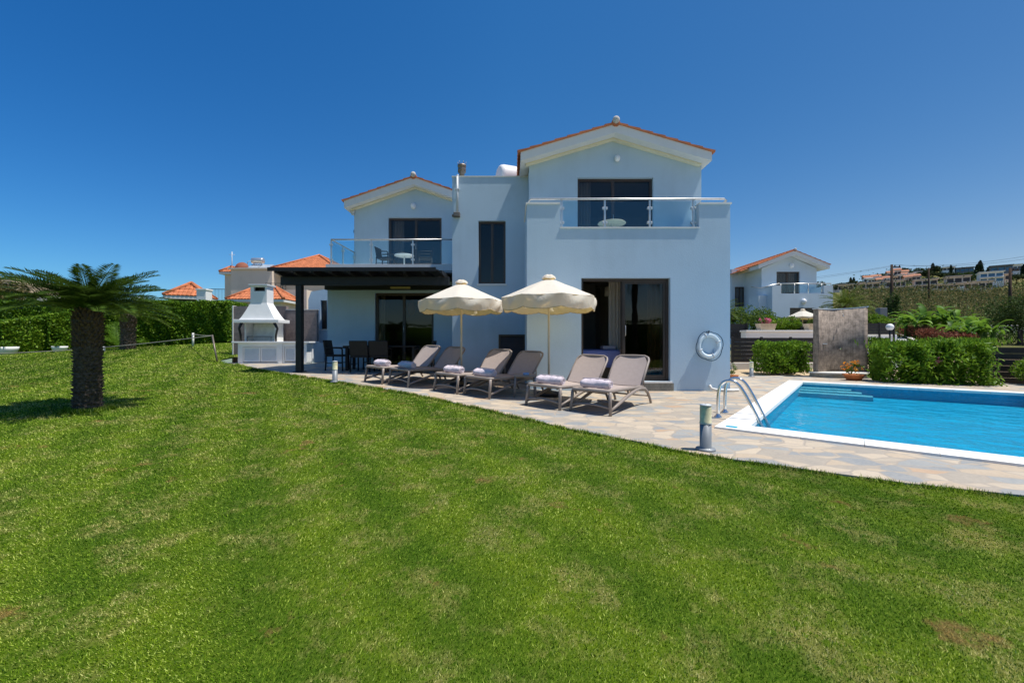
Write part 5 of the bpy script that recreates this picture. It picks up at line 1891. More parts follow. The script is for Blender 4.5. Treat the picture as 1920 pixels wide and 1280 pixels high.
def hp(px, Y, top, bot):
    return (PX(px, Y), Y, PZ(bot, Y), PZ(top, Y))
make_hedge('hedge', 'tall clipped hedge running from the small cycad to the barbecue', [hp(205, 18.2, 569, 654), hp(330, 18.6, 566, 648), hp(446, 18.6, 567, 640)], 1.4, 30000, .095, M['hedge'], wob=.09, aspect=.62)
make_hedge('hedge', 'lower front clipped hedge behind the thick cycad at the lawn border', [hp(-160, 14.2, 612, 672), hp(0, 15.2, 601, 668), hp(90, 16.2, 589, 662), hp(178, 17.2, 580, 656)], 1.2, 32000, .09, M['hedge'], wob=.11, aspect=.62)
make_hedge('hedge', 'darker tall hedge behind the lower front hedge at the far lawn side', [hp(-180, 20, 570, 640), hp(60, 20.5, 566, 640), hp(215, 20.8, 563, 640)], 1.6, 16000, .14, M['hedge2'], wob=.14, aspect=.62)
# young yellowish palm plant between the hedges
_b = P(222, 650, 16.6)
rt = thing('garden_plant', 'yellow green young plant between the cycad and the hedge', 'plant', _b)
rg = random.Random(3); parts = []
for i in range(16):
    parts.append(frond_arrays(_b, i * 2.4, rg.uniform(.5, 1.3), rg.uniform(.8, 1.3), .9, 18, .28, .012, rg))
v, f = merge_arrays(parts); np_mesh('leaves', v, f, 4, M['banana'], rt)

rope = thing('rope_barrier', 'pale rope barrier strung along the lawn border between low posts', 'rope barrier', P(407, 671, 13.2))
pa = P(398, 628, 13.2); pb = P(407, 672, 12.9)
MB().tube([pb + Vector((0, 0, -.08)), pa], .026, 8).build('leaning_post', M['cap'], rope)
pc = P(362, 624, 16.0)
MB().tube([(pc.x, pc.y, float(zlawn(pc.x, pc.y)) - .05), pc], .035, 8).build('post', M['offwhite'], rope)
pd = P(195, 651, 14.6); pe = P(-60, 664, 13.9)
MB().tube([(pd.x, pd.y, float(zlawn(pd.x, pd.y)) - .05), pd + Vector((0, 0, .03))], .03, 8).build('post', M['offwhite'], rope)
MB().tube([(pe.x, pe.y, float(zlawn(pe.x, pe.y)) - .05), pe + Vector((0, 0, .03))], .03, 8).build('post', M['offwhite'], rope)
def sagrope(a, b, s, n=10):
    return [a.lerp(b, i / n) + Vector((0, 0, -s * 4 * (i / n) * (1 - i / n))) for i in range(n + 1)]
MB().tube(sagrope(pa - Vector((0, 0, .02)), pd, .02), .014, 6).build('rope', M['cord'], rope)
MB().tube(sagrope(pd, pe, .04), .014, 6).build('rope', M['cord'], rope)
MB().tube(sagrope(pa - Vector((0, 0, .02)), pc - Vector((0, 0, .05)), .02), .014, 6).build('rope', M['cord'], rope)
for px, py, Y, s, lab in ((12, 655, 14.4, .30, 'white glazed flower pot at the far foot of the front hedge'), (112, 652, 15.2, .22, 'small white pot by the front hedge behind the thick cycad trunk')):
    b = P(px, py, Y); zz = float(zlawn(b.x, Y))
    rt = thing('flower_pot', lab, 'flower pot', (b.x, Y, zz), 'white pots along the front hedge')
    MB().lathe([(.01, 0), (s * .7, 0), (s * .95, s * .7), (s, s * 1.0), (s * .9, s * 1.0), (s * .85, s * .9), (.01, s * .88)], 20, (b.x, Y, zz)).build('pot', M['white'], rt)
    v, f = blob_arrays((b.x, Y, zz + s * 1.35), (s * 1.2, s * 1.2, s * .7), 260, .13, .3, 5, 1., 3, .4); np_mesh('leaves', v, f, 4, M['hedge2'], rt)

# ------------------------------------------------------------------ buildings beyond the hedges at left
def hip_roof(rt, x0, x1, y0, y1, ze, zp, over, name='roof', pitch=.22, course=.34, fascia=.18, mat='tilemat', fm='trim'):
    """hip roof on a rectangle with a ridge along its longer side"""
    X0, X1, Y0, Y1 = x0 - over, x1 + over, y0 - over, y1 + over
    w, d = X1 - X0, Y1 - Y0
    m = MB()
    m.box(X0, X1, Y0, Y1, ze - fascia, ze - .01)
    roof = m.build(name, M[fm], rt)
    h = zp - ze
    half = min(w, d) / 2
    if w >= d: r0, r1 = (X0 + half, (Y0 + Y1) / 2), (X1 - half, (Y0 + Y1) / 2)
    else: r0, r1 = ((X0 + X1) / 2, Y0 + half), ((X0 + X1) / 2, Y1 - half)
    s = MB()
    A, B, Cc, D = (X0, Y0, ze), (X1, Y0, ze), (X1, Y1, ze), (X0, Y1, ze)
    E, G = (r0[0], r0[1], zp), (r1[0], r1[1], zp)
    if w >= d: fs = [(0, 1, 5, 4), (1, 2, 5), (2, 3, 4, 5), (3, 0, 4)]
    else: fs = [(0, 1, 4), (1, 2, 5, 4), (2, 3, 5), (3, 0, 4, 5)]
    s.add([A, B, Cc, D, E, G], fs)
    sl_ = math.hypot(half, h)
    def tri(wd):
        return lambda u: min(u, wd - u, half) / half * sl_
    tile_plane(s, A, (1, 0, 0), (0, half, h), w, tri(w), pitch, course)
    tile_plane(s, A, (0, 1, 0), (half, 0, h), d, tri(d), pitch, course)
    tile_plane(s, B, (0, 1, 0), (-half, 0, h), d, tri(d), pitch, course)
    for a, b in ((A, E), (B, G if w >= d else E), (E, G), (D, G if w < d else E), (Cc, G)):
        if (Vector(a) - Vector(b)).length > .05:
            s.tube([Vector(a) + Vector((0, 0, .05)), Vector(b) + Vector((0, 0, .06))], .10, 8)
    s.build('roof_tiles', M[mat], roof)
    return roof


YV = 35.
cv = thing('cream_villa', 'cream stuccoed villa with orange hip roofs and a roof solar heater beyond the hedge', 'house', (PX(470, YV), YV, .4))
m = MB()
zt_ = PZ(505, YV)
m.box(PX(433, YV), PX(510, YV), YV, YV + 7.5, .2, zt_)
m.box(PX(510, YV) + .003, PX(700, YV), YV + 1.6, YV + 8, .2, PZ(500, YV))
m.box(PX(513, 33.4), PX(575, 33.4), 33.4, YV - .004, .2, PZ(543, 33.4))
m.build('wall', M['cream'], cv)
# parapet edges, stepped slab at the left roof end
m = MB(); m.box(PX(433, YV) - .15, PX(510, YV) + .05, YV - .15, YV + 7.5, zt_, zt_ + .12); m.build('parapet_cap', M['cream'], cv)
m = MB().box(PX(421.5, YV + .6), PX(433, YV) - .003, YV + .6, YV + 6, .2, PZ(509, YV)); m.build('wall', M['cream'], cv)
hip_roof(cv, PX(421.5, YV + .6), PX(436, YV + .6), YV + .6, YV + 6, PZ(508.5, YV), PZ(497, YV), .3)
for px in (423, 428):
    MB().box(PX(433, YV) - .025, PX(433, YV) - .002, YV + 2 + (px - 423) * .35, YV + 2.7 + (px - 423) * .35, PZ(536, YV), PZ(521, YV)).build('window', M['hillhole'], cv)
hip_roof(cv, PX(512, YV), PX(622, YV), YV + .6, YV + 8, PZ(502, YV), PZ(484, YV + 4.2), .35)
# ground-floor hip roof in front
yv2 = 29.
m = MB(); m.box(PX(438, yv2), PX(528, yv2), yv2, yv2 + 1.9, .2, PZ(563, yv2)); m.build('wall', M['cream'], cv)
hip_roof(cv, PX(438, yv2), PX(528, yv2), yv2, yv2 + 1.9, PZ(562, yv2), PZ(540, yv2 + 1.), .35)
# shaded recess + window beneath upper hip roof
MB().box(PX(517, YV + 1.6), PX(530, YV + 1.6), YV + 1.55, YV + 1.597, PZ(540, YV), PZ(510, YV)).build('window', M['hillhole'], cv)
bl = MB(); xq = [PX(498, 33.3), PX(536, 33.3)]
for z in (0, .25, .5):
    bl.tube([(xq[0], 33.3, PZ(543, 33.3) + z + .02), (xq[1], 33.3, PZ(543, 33.3) + z + .02)], .02, 5)
for k in range(5):
    x = xq[0] + (xq[1] - xq[0]) * k / 4; bl.tube([(x, 33.3, PZ(543, 33.3)), (x, 33.3, PZ(543, 33.3) + .52)], .022, 5)
bl.build('balcony_railing', M['fence'], cv)
rl = MB(); xq = [PX(383, YV + 2), PX(423, YV + 2)]; zq = (PZ(563, YV + 2), PZ(542, YV + 2))
for z in zq: rl.tube([(xq[0], YV + 2, z), (xq[1], YV + 2, z)], .03, 5)
for k in range(16):
    x = xq[0] + (xq[1] - xq[0]) * k / 15; rl.tube([(x, YV + 2, zq[0]), (x, YV + 2, zq[1])], .014, 4)
rl.build('terrace_railing', M['fence'], cv)
sh = thing('solar_heater', 'solar water heater with steel tank and two glass panels on the cream villa roof', 'solar heater', (PX(483, YV + 1), YV + 1, zt_ + .12))
c0, c1 = P(473, 489, YV + 1.2), P(494, 489, YV + 1.2)
m = MB(); ax = (c1 - c0).normalized(); rt_ = .26
m.tube([c0 - ax * .01, c0, c0 + ax * .04, c1 - ax * .04, c1, c1 + ax * .01], [.02, rt_ * .9, rt_, rt_, rt_ * .9, .02], 20); m.build('tank', M['steel'], sh)
for a, b in ((463, 482), (484, 505)):
    p0, p1 = P(a, 502.3, YV + .5), P(b, 502.3, YV + .5)
    m = MB(); m.add([p0, p1, p1 + Vector((0, .7, .42)), p0 + Vector((0, .7, .42)), p0 + Vector((0, .05, -.07)), p1 + Vector((0, .05, -.07)), p1 + Vector((0, .75, .35)), p0 + Vector((0, .75, .35))], [(0, 1, 2, 3), (7, 6, 5, 4), (0, 4, 5, 1), (1, 5, 6, 2), (2, 6, 7, 3), (3, 7, 4, 0)])
    m.build('solar_panel', M['solar'], sh)
m = MB()
for q in (c0 + ax * .15, c1 - ax * .15):
    m.tube([(q.x, q.y, zt_ + .1), (q.x, q.y, q.z - .2)], .03, 6)
m.tube([c0 + Vector((0, -.1, 0)), c0 + Vector((-.35, -.1, -.1)), c0 + Vector((-.4, -.1, -.55))], .025, 6)
m.build('support_frame', M['pipe'], sh)
c = P(450, 504, YV + .6)
m = MB()
for i in range(6):
    r = .62 * i / 5
    for k in range(20):
        a = k * math.pi / 10
        m.v.append((c.x + r * math.cos(a), c.y - .25 + .3 * (i / 5) ** 2 + .2, c.z + .1 + r * math.sin(a) * .85))
for i in range(5):
    for k in range(20):
        m.f.append((i * 20 + k, i * 20 + (k + 1) % 20, (i + 1) * 20 + (k + 1) % 20, (i + 1) * 20 + k)); m.sm.append(True)
m.tube([(c.x, c.y + .1, zt_), (c.x, c.y + .05, c.z)], .04, 6)
solo(m, 'satellite_dish', M['dish'], 'rusty round satellite dish on the cream villa roof', 'dish', (c.x, c.y, zt_))
c = P(435, 472, YV + .8)
m = MB(); m.tube([(c.x, c.y, zt_), (c.x, c.y, c.z)], .03, 6); m.tube([(c.x - .25, c.y, c.z - .25), (c.x + .25, c.y, c.z - .25)], .015, 5)
solo(m, 'roof_antenna', M['pipe'], 'thin antenna pole on the cream villa roof', 'antenna', (c.x, c.y, zt_))

yk = 24.
pv = thing('tiled_pavilion', 'open garden pavilion with orange tiled hip roof behind the hedge', 'pavilion', (PX(334, yk), yk + 1.0, .4))
pxc, pyc = ORG[pv.name].x, ORG[pv.name].y
ze_ = PZ(556, yk + .4)
hip_roof(pv, pxc - .8, pxc + .8, pyc - .8, pyc + .8, ze_, PZ(532, yk + 1.), .25)
for dx_ in (-.75, .75):
    for dy_ in (-.75, .75):
        MB().box(pxc + dx_ - .1, pxc + dx_ + .1, pyc + dy_ - .1, pyc + dy_ + .1, .3, ze_ - .181).build('column', M['white'], pv)
MB().box(pxc - .64, pxc + .64, pyc - .80, pyc - .70, ze_ - .42, ze_ - .182).build('beam', M['fence'], pv)
pv.rotation_euler = (0, 0, R(22))
m = MB().cbox(PX(368, 23.2), PX(386, 23.2), 23.2, 23.7, .4, PZ(543, 23.2), .02); m.cbox(PX(367, 23.2), PX(387, 23.2), 23.17, 23.73, PZ(544, 23.2), PZ(541, 23.2), .01)
solo(m, 'white_pillar', M['white'], 'square white pillar at the right end of the tiled pavilion', 'pillar', (PX(377, 23.2), 23.4, .4))
m = MB().cbox(PX(246, 23), PX(257, 23), 23, 23.4, .4, PZ(559, 23), .02); m.cbox(PX(245, 23), PX(258, 23), 22.97, 23.43, PZ(560, 23), PZ(557, 23), .01)
solo(m, 'white_pillar', M['white'], 'slim white pillar above the hedge behind the smaller cycad', 'pillar', (PX(251, 23), 23.2, .4))
c = P(104, 566, 27)
m = MB()
for i in range(7):
    a = i / 6 * math.pi / 2
    for k in range(20):
        b = k * math.pi / 10
        m.v.append((c.x + .85 * math.cos(a) ** .7 * math.cos(b) if i < 6 else c.x, c.y + .85 * (math.cos(a) ** .7 if i < 6 else 0) * math.sin(b), c.z - .1 + .5 * math.sin(a)))
for i in range(6):
    for k in range(20):
        m.f.append((i * 20 + k, i * 20 + (k + 1) % 20, (i + 1) * 20 + (k + 1) % 20, (i + 1) * 20 + k)); m.sm.append(True)
m.lathe([(.83, -2.6), (.83, -.1)], 20, (c.x, c.y, c.z))
solo(m, 'domed_canopy', M['hillwhite'], 'white domed canopy top showing over the hedge under the thick cycad fronds', 'canopy', (c.x, c.y, c.z - 2.6))
yf = 60.
m_ = thing('apartment_block', 'sandy apartment block behind trees at the far edge of the lawn', 'building', (PX(5, yf), yf, 0))
m = MB(); m.box(PX(-60, yf), PX(30, yf), yf, yf + 8, 0, PZ(522, yf)); m.build('wall', M['planter'], m_)
for k in range(3):
    for j in range(2):
        x = PX(-4 + k * 11, yf); z = PZ(536 + j * 16, yf)
        MB().box(x, x + .5, yf - .06, yf - .003, z - .6, z + .4).build('window', M['hillhole'], m_)
for i, (px, py, Y, r, h) in enumerate(((-20, 555, 40, 1.9, 3.6), (28, 560, 34, 1.4, 2.6), (-60, 550, 45, 2.4, 4.2), (66, 566, 44, 1.3, 2.4))):
    x = PX(px, Y); top = PZ((500, 528, 505, 545)[i], Y)
    make_tree('garden_tree', ('pale feathery tree left of the thick cycad crown', 'small olive green tree showing under the thick cycad fronds', 'tall loose tree at the very edge of the garden', 'low dark tree behind the white domed canopy')[i], 'tree', (x, Y, .3), top - .3, r, min(h, top), 1500, .22, (M['scrub'], M['scrub'], M['scrub'], M['hedge2'])[i], 'trees beyond the far hedge', .12, 8, i + 20)


# ------------------------------------------------------------------ right garden: shower wall, fences, shrubs
ysw = 11.9
sx0_, sx1_ = PX(1534, ysw), PX(1627, ysw)
swt = PZ(581, ysw)
shw = thing('shower_wall', 'curved grey stone outdoor shower wall at the far end of the pool', 'wall', ((sx0_ + sx1_) / 2, ysw, 0))
def arc(x, dep):       # concave towards the pool
    t = (x - (sx0_ + sx1_) / 2) / ((sx1_ - sx0_) / 2)
    return ysw + .22 - .22 * t * t + dep
m = MB(); n_ = 18
for i in range(n_ + 1):
    x = sx0_ + (sx1_ - sx0_) * i / n_
    zt__ = swt + .05 * (i / n_) + .03 * (2 * i / n_ - 1) ** 2
    m.v += [(x, arc(x, 0), -.05), (x, arc(x, 0), zt__), (x, arc(x, .2), zt__), (x, arc(x, .2), -.05)]
for i in range(n_):
    for k in range(4):
        m.f.append((4 * i + k, 4 * i + 4 + k, 4 * i + 4 + (k + 1) % 4, 4 * i + (k + 1) % 4)[::-1]); m.sm.append(k in (0, 2))
m.f.append((0, 1, 2, 3)[::-1]); m.sm.append(False); e = 4 * n_; m.f.append((e, e + 1, e + 2, e + 3)); m.sm.append(False)
body = m.build('stone_face', M['slate'], shw)
m = MB()
for i in range(n_ + 1):
    x = sx0_ - .02 + (sx1_ - sx0_ + .04) * i / n_
    zt__ = swt + .05 * (i / n_) + .03 * (2 * i / n_ - 1) ** 2 + .002
    m.v += [(x, arc(x, -.006), zt__), (x, arc(x, -.006), zt__ + .03), (x, arc(x, .225), zt__ + .03), (x, arc(x, .225), zt__)]
for i in range(n_):
    for k in range(4):
        m.f.append((4 * i + k, 4 * i + 4 + k, 4 * i + 4 + (k + 1) % 4, 4 * i + (k + 1) % 4)[::-1]); m.sm.append(False)
m.f.append((0, 1, 2, 3)[::-1]); m.sm.append(False); e = 4 * n_; m.f.append((e, e + 1, e + 2, e + 3)); m.sm.append(False)
m.build('coping', M['pipe'], shw)
cxm = (sx0_ + sx1_) / 2
m = MB(); N2 = 20
ps = [(cxm + .86 * math.cos(math.pi + math.pi * i / N2), ysw + .15 + .62 * math.sin(math.pi + math.pi * i / N2)) for i in range(N2 + 1)]
m.prism(ps, -.05, .115, 'z'); bs = m.build('basin', M['step'], shw)
m = MB(); ps = [(cxm + .89 * math.cos(math.pi + math.pi * i / N2), ysw + .15 + .65 * math.sin(math.pi + math.pi * i / N2)) for i in range(N2 + 1)]
m.prism(ps, .117, .15, 'z'); m.build('basin_rim', M['offwhite'], bs)
c = P(1580, 590, ysw + .2)
m = MB(); m.tube([(c.x, arc(c.x, 0), c.z), (c.x, arc(c.x, -.02), c.z + .02), (c.x, arc(c.x, -.025), c.z - .01)], .014, 8); m.lathe([(.01, .03), (.02, .02), (.03, 0), (.01, -.002)], 16, (c.x, arc(c.x, -.03), c.z - .05)); m.build('shower_head', M['chrome'], shw)
c2 = P(1575.5, 653.5, ysw + .2)
m = MB(); m.tube([(c2.x, arc(c2.x, .0), c2.z), (c2.x, arc(c2.x, -.05), c2.z)], .03, 12); m.build('tap', M['chrome'], shw)
c3 = P(1552, 645, ysw)
m = MB().box(c3.x - .06, c3.x + .07, arc(c3.x, -.03), arc(c3.x, -.003) - .01, c3.z, c3.z + .02); m.build('soap_ledge', M['pipe'], shw)

def flower_pot(px, py, Y, s, lab, petal, leafm, pot='terra', n=220, z0=None, grp=None, hang=1.0):
    b = P(px, py, Y); z = b.z if z0 is None else z0
    rt = thing('flower_pot', lab, 'flower pot', (b.x, Y, z), grp)
    MB().lathe([(.01, 0), (s * .62, 0), (s * .9, s * .55), (s * 1.02, s * .6), (s * 1.02, s * .72), (s * .88, s * .72), (s * .84, s * .6), (.01, s * .58)], 20, (b.x, Y, z)).build('pot', M[pot], rt)
    v, f = blob_arrays((b.x, Y, z + s * (.9 + .45 * hang)), (s * 1.05, s * 1.05, s * .75 * hang), n, s * .28, .5, 6, 1., int(px), .4)
    np_mesh('leaves', v, f, 4, M[leafm], rt)
    if petal:
        v, f = blob_arrays((b.x, Y, z + s * (1.0 + .6 * hang)), (s * 1.1, s * 1.1, s * .7 * hang), int(n * .7), s * .22, .8, 6, 1., int(px) + 1, .7)
        np_mesh('flowers', v, f, 4, M[petal], rt)
    return rt
flower_pot(1601, 713, 10.9, .24, 'terracotta bowl of orange flowers at the foot of the shower wall', 'flower2', 'shrub', 'terra', 160, -.01)
rtp = flower_pot(1374, 703, 11.3, .15, 'terracotta pot with a spiky plant at the villa corner', None, 'shrub', 'terra', 260, 0.0, None, 1.6)

# horizontal board fences
def board_fence(x0, y0, x1, y1, z0, z1, nb, lab, gap=.004, posts=3, zdrop=0):
    rt = thing('board_fence', lab, 'fence', (x0, y0, z0), 'charcoal horizontal board fences')
    d = Vector((x1 - x0, y1 - y0, 0)); L = d.length; d.normalize(); nrm = Vector((-d.y, d.x, 0))
    m = MB(); h = (z1 - z0) / nb
    for i in range(nb):
        for j in range(posts - 1):
            a0, a1 = L * j / (posts - 1) + .035, L * (j + 1) / (posts - 1) - .035
            za, zb = z0 + h * i + gap / 2, z0 + h * (i + 1) - gap / 2
            p = Vector((x0, y0, 0)) + d * a0; q = Vector((x0, y0, 0)) + d * a1
            t = nrm * .012
            m.add([(p.x - t.x, p.y - t.y, za), (q.x - t.x, q.y - t.y, za), (q.x + t.x, q.y + t.y, za), (p.x + t.x, p.y + t.y, za), (p.x - t.x, p.y - t.y, zb), (q.x - t.x, q.y - t.y, zb), (q.x + t.x, q.y + t.y, zb), (p.x + t.x, p.y + t.y, zb)],
                  [(0, 3, 2, 1), (4, 5, 6, 7), (0, 1, 5, 4), (1, 2, 6, 5), (2, 3, 7, 6), (3, 0, 4, 7)])
    m.build('boards', M['fence'], rt)
    for j in range(posts):
        p = Vector((x0, y0, 0)) + d * (L * j / (posts - 1))
        MB().cbox(p.x - .033, p.x + .033, p.y - .033, p.y + .033, z0 - .35, z1 + .03, .006).build('post', M['fence'], rt)
    return rt
yfn = 14.5
board_fence(PX(1373, yfn), yfn, PX(1537, yfn), yfn, PZ(679, yfn), PZ(633, yfn), 6, 'charcoal board fence behind the clipped bush left of the shower wall', posts=4)
m = MB().cbox(PX(1371, yfn), PX(1540, yfn), yfn - .06, yfn + .2, -.1, PZ(680, yfn), .01); solo(m, 'fence_plinth', M['kerb'], 'low concrete plinth wall carrying the charcoal fence behind the bush', 'wall', (PX(1400, yfn), yfn, 0))
board_fence(PX(1367, 18), 18, PX(1400, 18), 18, PZ(634, 18), PZ(607, 18), 4, 'short charcoal fence panel beside the villa corner below the neighbour window', posts=2)
board_fence(PX(1622, 20), 20, PX(1676, 20), 20, PZ(627, 20), PZ(606, 20), 4, 'charcoal fence panel behind the shower wall next to the globe lamp', posts=3)
board_fence(12.3, 10.55, 16.5, 9.0, -.05, .88, 6, 'charcoal board fence behind the round shrub at the right pool end', posts=4)
m = MB().cbox(PX(1399, 17), PX(1536, 17), 17, 17.4, -.1, PZ(622, 17), .015); m.cbox(PX(1398, 17), PX(1537, 17), 16.95, 17.45, PZ(622, 17) + .001, PZ(620, 17) + .02, .01)
solo(m, 'planter_wall', M['hillwhite'], 'pale grey ledge wall carrying two sandy flower planters', 'wall', (PX(1450, 17), 17.2, 0))
m = MB().cbox(PX(1623, 20.1), PX(1682, 20.1), 20.1, 20.4, -.1, PZ(627, 20.1), .015); solo(m, 'retaining_wall', M['hillwhite'], 'pale wall under the fence panel beside the globe lamp', 'wall', (PX(1650, 20), 20.2, 0))
for px, lab, pet in ((1436, 'sandy tapered planter full of pink flowers on the ledge wall', 'flower'), (1526, 'sandy tapered planter with green plants half hidden by the shower wall', None)):
    yy = 17.2; c = P(px, 620, yy); z = PZ(620, 17) + .022
    rt = thing('flower_planter', lab, 'planter', (c.x, yy, z), 'sandy planters on the ledge wall')
    s = .34
    m = MB()
    vs = [(c.x - s * .82, yy - .14, z), (c.x + s * .82, yy - .14, z), (c.x + s * .82, yy + .14, z), (c.x - s * .82, yy + .14, z), (c.x - s, yy - .2, z + .28), (c.x + s, yy - .2, z + .28), (c.x + s, yy + .2, z + .28), (c.x - s, yy + .2, z + .28)]
    m.add(vs, [(0, 3, 2, 1), (4, 5, 6, 7), (0, 1, 5, 4), (1, 2, 6, 5), (2, 3, 7, 6), (3, 0, 4, 7)]); m.build('trough', M['planter'], rt)
    v, f = blob_arrays((c.x, yy, z + .36), (.33, .22, .16), 260, .07, .5, 7, 1., px, .4); np_mesh('leaves', v, f, 4, M['shrub'], rt)
    if pet:
        v, f = blob_arrays((c.x, yy, z + .40), (.36, .24, .16), 170, .06, .9, 8, 1., px + 5, .8); np_mesh('flowers', v, f, 4, M['flower'], rt)

def bush(name, lab, cat, c, rad, n, leaf, mat, seed, lumps=14, aspect=.4, group=None, inner=.6, core=True):
    rt = thing(name, lab, cat, (c[0], c[1], c[2] - rad[2]), group)
    v, f = blob_arrays(c, rad, n, leaf, aspect, lumps, .85, seed, inner)
    np_mesh('foliage', v, f, 4, M[mat], rt)
    rg = random.Random(seed); m = MB()
    for k in range(7):
        a = k * .9; b0 = Vector((c[0] + .12 * math.cos(a), c[1] + .12 * math.sin(a), c[2] - rad[2] - .05))
        m.tube([b0, Vector((c[0] + rad[0] * .55 * math.cos(a), c[1] + rad[1] * .55 * math.sin(a), c[2] + rad[2] * rg.uniform(-.1, .4)))], [.025, .012], 5)
    m.build('stem', M['bark'], rt)
    return rt
hv, hf, ho = hedge_path('', '', [hp(1430, 13.1, 641, 697), hp(1503, 13.0, 640, 697)], .95, 0, 0, 5200, .10, None, wob=.16, rnd=.9, aspect=.42, round_=.5)
rt = thing('clipped_bush', 'boxy clipped bush with bare lower twigs in front of the charcoal fence', 'bush', ho)
np_mesh('foliage', hv, hf, 4, M['oleander'], rt)
m = MB(); rg = random.Random(8)
for k in range(60):
    a = rg.uniform(0, 6.28); x = rg.uniform(PX(1425, 13), PX(1506, 13)); y = 13.05 + rg.uniform(-.46, .1)
    m.tube([(x * .6 + 8.65 * .4, 13.05, 0.0), (x, y, rg.uniform(.25, .75))], [.012, .006], 4)
m.build('stem', M['bark'], rt)

def oleander_row(name, lab, pts, depth, n, leaf, seed, grp=None, mat='oleander'):
    rt = thing(name, lab, 'hedge', (pts[0][0], pts[0][1], 0), grp)
    v, f, _ = hedge_path('', '', pts, depth, 0, 0, n, leaf, None, wob=.25, rnd=.95, aspect=.28, round_=.3)
    np_mesh('foliage', v, f, 4, M[mat], rt)
    # upright shoots breaking the top outline
    p0, p1 = np.array(pts[0]), np.array(pts[-1]); k = 260; t = RNG.uniform(0, 1, k)
    cen = p0[None, :3] * (1 - t[:, None]) + p1[None, :3] * t[:, None]
    zt = p0[3] * (1 - t) + p1[3] * t
    parts = []
    for r in range(7):
        q = np.stack([cen[:, 0] + RNG.normal(0, depth * .25, k), cen[:, 1] + RNG.normal(0, depth * .25, k), zt + RNG.uniform(-.06, .14, k) * (.6 + .6 * np.sin(t * 23.) * np.sin(t * 9. + 1))], 1)
        parts.append(leaf_arrays(q, np.tile([0, 0, 1.2], (k, 1)) + RNG.normal(0, .35, (k, 3)), leaf * 1.05, leaf * .22, 0, .25))
    v, f = merge_arrays(parts); np_mesh('top_shoots', v, f, 4, M[mat], rt)
    fl = np.array([[p0[0] + (p1[0] - p0[0]) * .37, p0[1] + (p1[1] - p0[1]) * .37 - depth * .55, .55]])
    v, f = leaf_arrays(np.repeat(fl, 14, 0) + RNG.normal(0, .035, (14, 3)), np.tile([0, -1., .4], (14, 1)), .07, .06, 0, .8); np_mesh('flowers', v, f, 4, M['flower'], rt)
oleander_row('oleander_hedge', 'broad bright green oleander hedge along the far pool edge', [(9.65, 10.62, -.03, .93), (10.25, 10.36, -.03, .98), (10.7, 10.2, -.03, 1.06), (11.35, 9.93, -.03, 1.0)], .85, 13000, .13, 5)
hv, hf, ho = hedge_path('', '', [hp(1630, 12.0, 634, 710), hp(1658, 11.9, 634, 710)], .6, 0, 0, 3600, .10, None, wob=.10, rnd=.95, aspect=.25)
rt = thing('leggy_bush', 'leggy dark bush squeezed between the shower wall and the oleander hedge', 'bush', ho); np_mesh('foliage', hv, hf, 4, M['hedge2'], rt)
bush('oleander_bush', 'rounded oleander bush at the right frame edge before the charcoal fence', 'bush', (12.55, 9.55, .38), (.72, .55, .48), 5200, .12, 'oleander', 31, 16, .22)

# shrubs, trees behind the fence
for i, (px, py, Y, r, h, matn, lab) in enumerate(((1385, 598, 20.5, .95, .75, 'shrub', 'grey green shrub beside the villa corner under the neighbour window'), (1420, 598, 21., .95, .72, 'shrub', 'rounded shrub behind the pink flower planter'),
                                      (1450, 606, 20., .7, .45, 'hedge', 'bright low shrub between the two sandy planters'), (1478, 608, 20.2, .75, .40, 'hedge', 'bright low shrub under the neighbour parasol'), (1640, 598, 24., .7, .30, 'hedge', 'small yellow green clipped shrub above the far fence panel'), (1655, 603, 23., .6, .28, 'hedge', 'low yellow green shrub beside the globe lamp'))):
    c = P(px, py, Y); bush('garden_shrub', lab, 'shrub', (c.x, c.y, c.z), (r, .8, h), 2200, .12, matn, 40 + i, 12, .4, 'shrubs below the neighbouring villa')
_b = P(1585, 590, 19.)
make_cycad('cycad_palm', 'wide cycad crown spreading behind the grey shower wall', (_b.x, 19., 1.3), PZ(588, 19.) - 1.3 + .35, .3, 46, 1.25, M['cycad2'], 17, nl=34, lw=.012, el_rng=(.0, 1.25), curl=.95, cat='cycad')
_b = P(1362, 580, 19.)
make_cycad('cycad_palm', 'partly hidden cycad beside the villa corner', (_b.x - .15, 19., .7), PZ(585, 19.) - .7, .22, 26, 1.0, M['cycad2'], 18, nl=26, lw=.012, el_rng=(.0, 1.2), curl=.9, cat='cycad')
_b = P(1899, 618, 20.)
v, f = blob_arrays((_b.x + .4, 20., 1.95), (1.45, 1.2, 1.5), 7000, .13, .3, 18, .9, 77, .6)
rt = thing('dark_tree', 'dense dark grey green tree at the right edge behind the banana plants', 'tree', (_b.x + .4, 20., .5)); np_mesh('crown', v, f, 4, M['scrubgreen'], rt)
MB().tube([(_b.x + .4, 20, .3), (_b.x + .35, 20, 1.6)], [.12, .08], 8).build('trunk', M['bark'], rt)

# globe lamp
lp = P(1668.5, 613, 18.); 
gl_ = thing('globe_lamp', 'black garden lamp post with white globe beside the driveway', 'lamp post', (lp.x, 18., .5))
MB().sphere(lp, .145, 18, 12).build('globe', M['globe'], gl_)
MB().tube([(lp.x, 18., .4), (lp.x, 18., lp.z - .13)], .03, 8).build('post', M['black'], gl_)
MB().lathe([(.02, -.02), (.06, 0), (.07, .04), (.03, .05)], 12, (lp.x, 18., lp.z - .16)).build('collar', M['black'], gl_)

